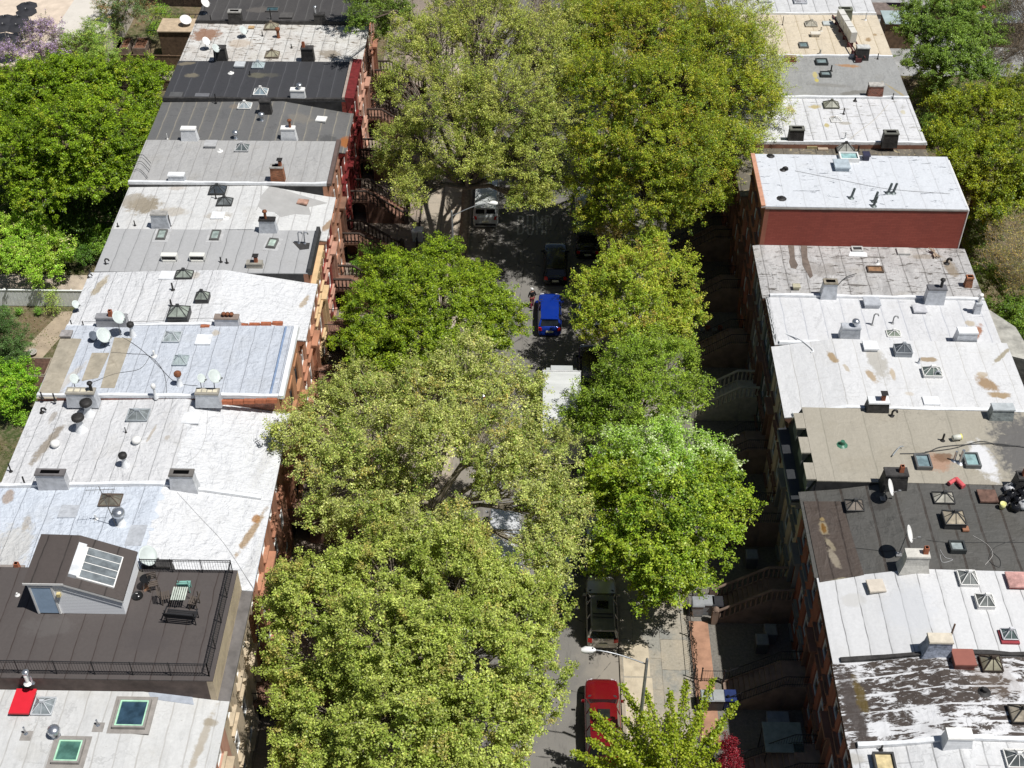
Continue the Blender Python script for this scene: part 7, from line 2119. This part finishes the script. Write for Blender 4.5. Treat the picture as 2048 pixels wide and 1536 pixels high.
# spiky young ginkgo: every branch is a leafy spike
GB = (7.4, 36.3)
spk = [((1290, 1480, 3.2), t) for t in ((1148, 1506, 3.6), (1192, 1452, 4.6), (1186, 1425, 5.2), (1245, 1372, 5.4), (1292, 1385, 5.2), (1340, 1388, 5.4), (1372, 1365, 5.2), (1425, 1362, 4.6), (1472, 1408, 4.4), (1442, 1450, 4.2), (1436, 1490, 3.6), (1436, 1530, 3.2), (1230, 1500, 4.6), (1345, 1440, 6.0), (1285, 1430, 6.2), (1400, 1430, 5.0), (1200, 1540, 3.2), (1300, 1540, 4.2), (1370, 1540, 4.0), (1250, 1440, 5.2), (1320, 1500, 5.0), (1380, 1490, 4.6), (1180, 1480, 4.0), (1240, 1560, 3.6), (1410, 1570, 3.0))]
rng = np.random.default_rng(9)
root = empty('street_tree', (GB[0], GB[1], 0), 'spiky young ginkgo with yellow green leaf spikes at the bottom right', 'tree', SG)
LC, LN, LSZ, T0, T1 = [], [], [], [], []
org = np.array([GB[0], GB[1], 0.])
for (a, t) in spk:
    e = np.array([*at(t[0], t[1], t[2]), t[2]])
    s0 = np.array([GB[0], GB[1], max(1.6, t[2] - 2.4)])
    L_ = np.linalg.norm(e - s0)
    n_ = int(L_ * 230)
    u = rng.uniform(.22, 1.02, n_)[:, None]
    bend = np.sin(u * math.pi) * np.array([[0, 0, -.25]])
    c = s0 + (e - s0) * u + bend
    rad_ = (.24 * (1.05 - u) + .07)
    c += rng.normal(size=(n_, 3)) * rad_
    LC.append(c); nn = rng.normal(size=(n_, 3)); nn[:, 2] += .6; LN.append(nn); LSZ.append(rng.uniform(.08, .165, n_))
    T0.append(s0); T1.append(e)
LC, LN, LSZ = np.concatenate(LC), np.concatenate(LN), np.concatenate(LSZ)
pc = np.array([(.36, .46, .03), (.45, .52, .05), (.26, .38, .03), (.5, .54, .08)])
v, q = leaf_quads(LC - org, LN, LSZ, rng, .9)
put('crown', np_mesh('crown', v, q, LEAFM, pc[rng.choice(4, len(LC), p=[.4, .3, .2, .1])] * rng.uniform(.8, 1.2, (len(LC), 1))), root)
T0, T1 = np.array(T0), np.array(T1)
T0 = np.concatenate([T0, [[GB[0], GB[1], 0]], [[GB[0], GB[1], 2.2]]]); T1 = np.concatenate([T1, [[GB[0], GB[1], 2.2]], [[GB[0], GB[1], 4.6]]])
v, q = tube_quads(T0 - org, T1 - org, np.array([.035] * len(spk) + [.09, .075]), np.array([.01] * len(spk) + [.075, .03]), 6)
put('trunk', np_mesh('trunk', v, q, BARKG, None, True), root)
tree('small dark red japanese maple in the bottom right front yard', at(1456, 1520, .1), [(1456, 1490, 1.9, 24, .7), (1458, 1520, 1.4, 32, .7)], [(.13, .006, .012, 3), (.09, .005, .01, 2), (.2, .015, .025, 1)], leaf=.1, dens=900, twig=.3, trunk_r=.05, name='maple_tree', jitter=.08)

# left back gardens
GG = 'trees and shrubs of the left back gardens'
tree('large bright green maple behind the far left row houses', (-41.0, 96.5),
     [(60, 190, 8.5, 95, 2.4), (150, 170, 9, 85, 2.2), (240, 180, 8.5, 80, 2.2), (295, 160, 7, 45, 1.6), (40, 300, 8, 90, 2.2), (140, 270, 9.5, 100, 2.6), (240, 280, 8, 80, 2), (90, 370, 6.5, 80, 1.8), (200, 350, 7, 75, 1.8), (-20, 230, 8, 80, 2.2), (290, 240, 7, 45, 1.6)],
     [(.15, .24, .012, 5), (.2, .29, .016, 4), (.08, .14, .01, 3), (.28, .32, .025, 1)], leaf=.2, dens=320, twig=.6, ncl=1.2, up=.2, flat=.45, nrm_up=1.0, trunk_r=.35, name='maple_tree', group=GG, bright=1.5)
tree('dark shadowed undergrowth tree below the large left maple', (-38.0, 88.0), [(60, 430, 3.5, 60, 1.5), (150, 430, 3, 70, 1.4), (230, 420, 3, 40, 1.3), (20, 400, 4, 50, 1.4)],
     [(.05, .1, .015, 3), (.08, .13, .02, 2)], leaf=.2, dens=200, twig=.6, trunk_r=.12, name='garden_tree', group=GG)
tree('lilac coloured wisteria at the top left beside the parasols', (-47.5, 114.0), [(85, 75, 3.5, 38, 1.4), (95, 55, 3.6, 26, 1), (15, 108, 3, 34, 1.2), (112, 105, 2.8, 26, 1), (60, 100, 2.8, 30, 1)],
     [(.33, .25, .4, 4), (.24, .18, .3, 3), (.2, .2, .1, 2), (.14, .18, .05, 1)], leaf=.15, dens=260, twig=.7, trunk_r=.08, name='wisteria', group=GG, bark=BARKG, gap=.2)
tree('yellow green shrub tree right of the lilac wisteria', (-43.5, 112.5), [(150, 85, 3.2, 30, 1.2), (190, 70, 3.6, 40, 1.4), (205, 110, 3, 36, 1.2), (150, 130, 2.6, 30, 1)],
     [(.2, .3, .05, 4), (.3, .34, .07, 2), (.12, .22, .03, 2)], leaf=.15, dens=230, twig=.55, trunk_r=.08, name='garden_tree', group=GG)
tree('grey green conifer beside the raised planters at the top', (-40.8, 121.5), [(215, 20, 4, 30, 1.5), (255, 10, 4.5, 36, 1.6), (285, 25, 3.5, 26, 1.3), (240, 45, 2.6, 24, 1)],
     [(.12, .19, .07, 4), (.2, .22, .08, 2), (.26, .14, .07, 1)], leaf=.13, dens=330, twig=.5, trunk_r=.1, name='conifer', group=GG)
tree('small bright shrub before the annex with the dish', at(320, 45, .5), [(318, 28, 2, 20, .8), (305, 60, 1.6, 16, .6), (350, 62, 1.4, 14, .6)], [(.2, .36, .04, 3), (.3, .3, .04, 1)], leaf=.13, dens=330, twig=.4, trunk_r=.05, name='shrub', group=GG)
tree('dogwood with cream blossom at the left edge', (-41.0, 79.5), [(35, 460, 4, 42, 1.3), (75, 470, 3.5, 40, 1.2), (30, 515, 3.5, 50, 1.3), (110, 500, 3.2, 35, 1.0), (88, 540, 2.6, 40, 1)],
     [(.2, .34, .03, 5), (.28, .38, .05, 3), (.45, .42, .22, .8), (.12, .22, .02, 1)], leaf=.17, dens=300, twig=.5, trunk_r=.1, name='dogwood', group=GG, gap=.08)
tree('dark green yew shrub behind the smooth grey roofed house', at(160, 520, .5), [(160, 505, 1.6, 30, .9), (190, 500, 1.2, 16, .6), (135, 515, 1.2, 18, .6)], [(.07, .15, .02, 3), (.12, .2, .03, 1)], leaf=.12, dens=500, twig=.35, trunk_r=.06, name='shrub', group=GG)
tree('dark spruce at the left edge above the round shrub', at(8, 700, .5), [(12, 640, 4.2, 30, 1.2), (10, 670, 3.0, 45, 1.1), (20, 700, 1.8, 45, .9)], [(.06, .12, .03, 3), (.1, .17, .05, 1)], leaf=.11, dens=450, twig=.55, up=-.1, flat=.6, trunk_r=.1, name='spruce_tree', group=GG)
tree('round glossy green shrub at the left edge beside the vegetable beds', at(35, 790, .5), [(30, 760, 2.6, 42, 1.2), (55, 775, 2.2, 26, 1), (20, 800, 1.8, 34, 1)], [(.15, .3, .02, 4), (.24, .36, .03, 2), (.08, .17, .015, 1)], leaf=.15, dens=480, twig=.4, trunk_r=.08, name='shrub', group=GG)
tree('low bright green bush under the round glossy shrub', at(15, 830, .1), [(15, 825, .5, 20, .4), (40, 838, .4, 14, .3)], [(.2, .36, .03, 1)], leaf=.12, dens=420, twig=.3, trunk_r=.03, name='shrub', group=GG)
for k, (a, d) in enumerate(((12, 'leftmost of three below the whitish fence'), (38, 'middle one of three below the whitish fence'), (76, 'rightmost of three below the whitish fence'))):
    tree('small green bush, ' + d, at(a, 628, .1), [(a, 622, .4, 10, .35)], [(.13, .27, .03, 1)], leaf=.1, dens=600, twig=.22, trunk_r=.02, name='shrub', group=GG, jitter=.06)
tree('climber hanging over the whitish fence', at(100, 600, .1), [(98, 592, 1.2, 18, .5), (105, 612, .8, 10, .4)], [(.22, .34, .05, 1), (.3, .36, .07, 1)], leaf=.11, dens=300, twig=.4, trunk_r=.03, name='climbing_plant', group=GG)
tree('ivy covered shrub inside the black pergola', (-34.8, 116.5), [(-35.5, 116.5, 2.0, 1.4, .8), (-34.0, 116.3, 2.1, 1.2, .7)], [(.12, .2, .03, 3), (.25, .22, .04, 1)], px=False, leaf=.13, dens=240, twig=.4, trunk_r=.05, name='shrub', group=GG)
tree('dark crowned tree over the charcoal roof at the top', (-8.5, 108.0), [(735, 10, 12, 40, 1.8), (790, 20, 11, 40, 1.8), (705, -10, 13, 40, 1.6), (760, 60, 9.5, 26, 1.4), (722, 38, 14, 26, 1.3)], [(.09, .15, .02, 3), (.14, .2, .03, 2)], leaf=.17, dens=280, twig=.7, trunk_r=.22, name='street_tree', group=SG)
tree('low shrub in the left front yard beside the brown stoop', at(745, 530, .2), [(745, 515, 1.8, 26, .9), (720, 535, 1.5, 18, .7), (770, 545, 1.3, 18, .7)], [(.1, .2, .02, 2), (.15, .27, .03, 1)], leaf=.13, dens=380, twig=.4, flat=.5, trunk_r=.05, name='shrub', group=GG)
# right back gardens
RG = 'trees of the right back gardens'
tree('large yellow green oak behind the tall red walled house', (33.5, 85.0),
     [(1900, 290, 8.5, 62, 2), (1980, 230, 9.5, 80, 2.4), (2050, 200, 9, 70, 2.2), (1960, 330, 9, 80, 2.2), (2040, 320, 9, 80, 2.2), (1900, 360, 6.5, 40, 1.5), (1990, 410, 7, 60, 1.8), (1900, 220, 8, 45, 1.6), (2060, 400, 7, 50, 1.6)],
     [(.22, .26, .015, 5), (.16, .22, .015, 4), (.28, .29, .02, 2), (.08, .13, .012, 2)], bright=1.5, leaf=.18, dens=320, twig=.65, ncl=1.2, up=.45, trunk_r=.35, name='oak_tree', group=RG)
tree('deep green tree behind the farthest right roofs', (34.5, 103.0),
     [(1850, 60, 9, 50, 2), (1900, 30, 9.5, 60, 2.2), (1960, 70, 8.5, 55, 2), (1840, 120, 7.5, 40, 1.6), (1900, 130, 8, 60, 1.8), (1960, 150, 7, 45, 1.6), (1920, 90, 9, 55, 2), (1960, 20, 8.5, 50, 1.8), (1880, 180, 6, 35, 1.4), (1820, 30, 7, 30, 1.4)],
     [(.12, .19, .03, 5), (.17, .25, .04, 3), (.07, .12, .02, 2)], leaf=.18, dens=300, twig=.65, up=.25, flat=.3, trunk_r=.3, name='garden_tree', group=RG)
tree('bare grey brown tree in the top right corner', (46.0, 110.0), [(2010, 70, 8, 62, 2.4), (2050, 30, 9, 50, 2.2), (1985, 130, 7, 36, 1.6), (2050, 120, 7.5, 45, 1.8)],
     [(.2, .16, .1, 3), (.24, .17, .09, 1)], leaf=.08, dens=90, twig=1.3, ncl=1.3, up=.35, clump=14, trunk_r=.22, name='bare_tree', group=RG, bark=BARKG)
tree('tan budding tree at the right edge below the large oak', (38.0, 74.0), [(2020, 480, 6.5, 48, 1.8), (2050, 530, 6, 45, 1.6), (2000, 530, 5.5, 35, 1.4), (2030, 570, 4.5, 35, 1.3)],
     [(.36, .26, .08, 3), (.28, .26, .06, 2), (.2, .2, .05, 1)], leaf=.11, dens=130, twig=.9, ncl=1.2, up=.5, clump=12, trunk_r=.15, name='budding_tree', group=RG, bark=BARKP)
tree('dark green understorey tree at the right edge by the rear extension', (35.5, 72.0), [(1960, 460, 4, 45, 1.4), (1985, 560, 3.5, 40, 1.3), (2020, 620, 3.5, 45, 1.3), (2045, 680, 3, 40, 1.2), (1950, 510, 3.5, 30, 1.2)],
     [(.07, .13, .015, 3), (.12, .18, .02, 2)], leaf=.16, dens=330, twig=.5, trunk_r=.12, name='garden_tree', group=RG)
tree('small leafy tree between the far right gardens', (33.5, 93.0), [(1850, 200, 3, 26, 1.2), (1870, 250, 3.5, 26, 1.2), (1850, 165, 3, 20, 1)], [(.08, .16, .02, 2), (.14, .22, .03, 1)], leaf=.16, dens=300, twig=.5, trunk_r=.08, name='garden_tree', group=RG)
tree('broad green shrub bed along the rear walls at the right edge', (31.5, 66.0), [(30.8, 69, 2.5, 1.6, 1.2), (32.5, 66.5, 3, 2.0, 1.4), (31.8, 63, 2.4, 1.8, 1.2), (33.5, 71.5, 3, 2.0, 1.5), (31.3, 74.5, 2.6, 1.6, 1.3)], [(.1, .18, .02, 3), (.16, .24, .03, 2)], px=False, leaf=.17, dens=260, twig=.5, trunk_r=.1, name='garden_tree', group=RG)
tree('green shrub row between the conifer and the whitish fence', (-33.0, 82.5), [(-36.0, 83.5, 1.6, 1.5, .9), (-33.2, 82.5, 1.8, 1.6, 1.0), (-30.8, 81.5, 1.5, 1.3, .9), (-38.5, 82.5, 1.8, 1.6, 1.1)], [(.1, .19, .02, 3), (.16, .26, .03, 2)], px=False, leaf=.15, dens=300, twig=.4, trunk_r=.06, name='shrub', group=GG)
# soft ground cover
def ground_cover(name, label, x0, x1, y0, y1, n, pal, seed, h=.12, size=.12):
    rng = np.random.default_rng(seed)
    c = np.stack([rng.uniform(x0, x1, n), rng.uniform(y0, y1, n), rng.uniform(.01, h, n)], 1)
    m = np.sin(c[:, 0] * 1.3) + np.sin(c[:, 1] * 1.7 + c[:, 0] * .6) + rng.normal(size=n) * .6
    c = c[m > -.2]
    nn = rng.normal(size=c.shape); nn[:, 2] += .5
    v, q = leaf_quads(c, nn, rng.uniform(.6, 1.3, len(c)) * size, rng, .4)
    pc = np.array(pal)
    o = put(name, np_mesh(name, v, q, LEAFM, pc[rng.integers(0, len(pc), len(c))] * rng.uniform(.7, 1.2, (len(c), 1))))
    tag(o, label, 'grass', kind='stuff')
ground_cover('grass', 'thin dry grass and weeds of the left gardens', -44, -29.2, 56, 76, 16000, [(.25, .24, .09), (.16, .24, .05), (.34, .29, .14)], 4)
ground_cover('undergrowth', 'low weeds of the far left gardens', -45, -29.2, 80, 107, 16000, [(.1, .17, .03), (.15, .2, .05)], 5, .3, .2)
ground_cover('undergrowth', 'low shaded weeds of the right gardens', 29.2, 48, 62, 112, 26000, [(.07, .13, .02), (.13, .16, .05), (.2, .16, .09)], 6, .3, .2)
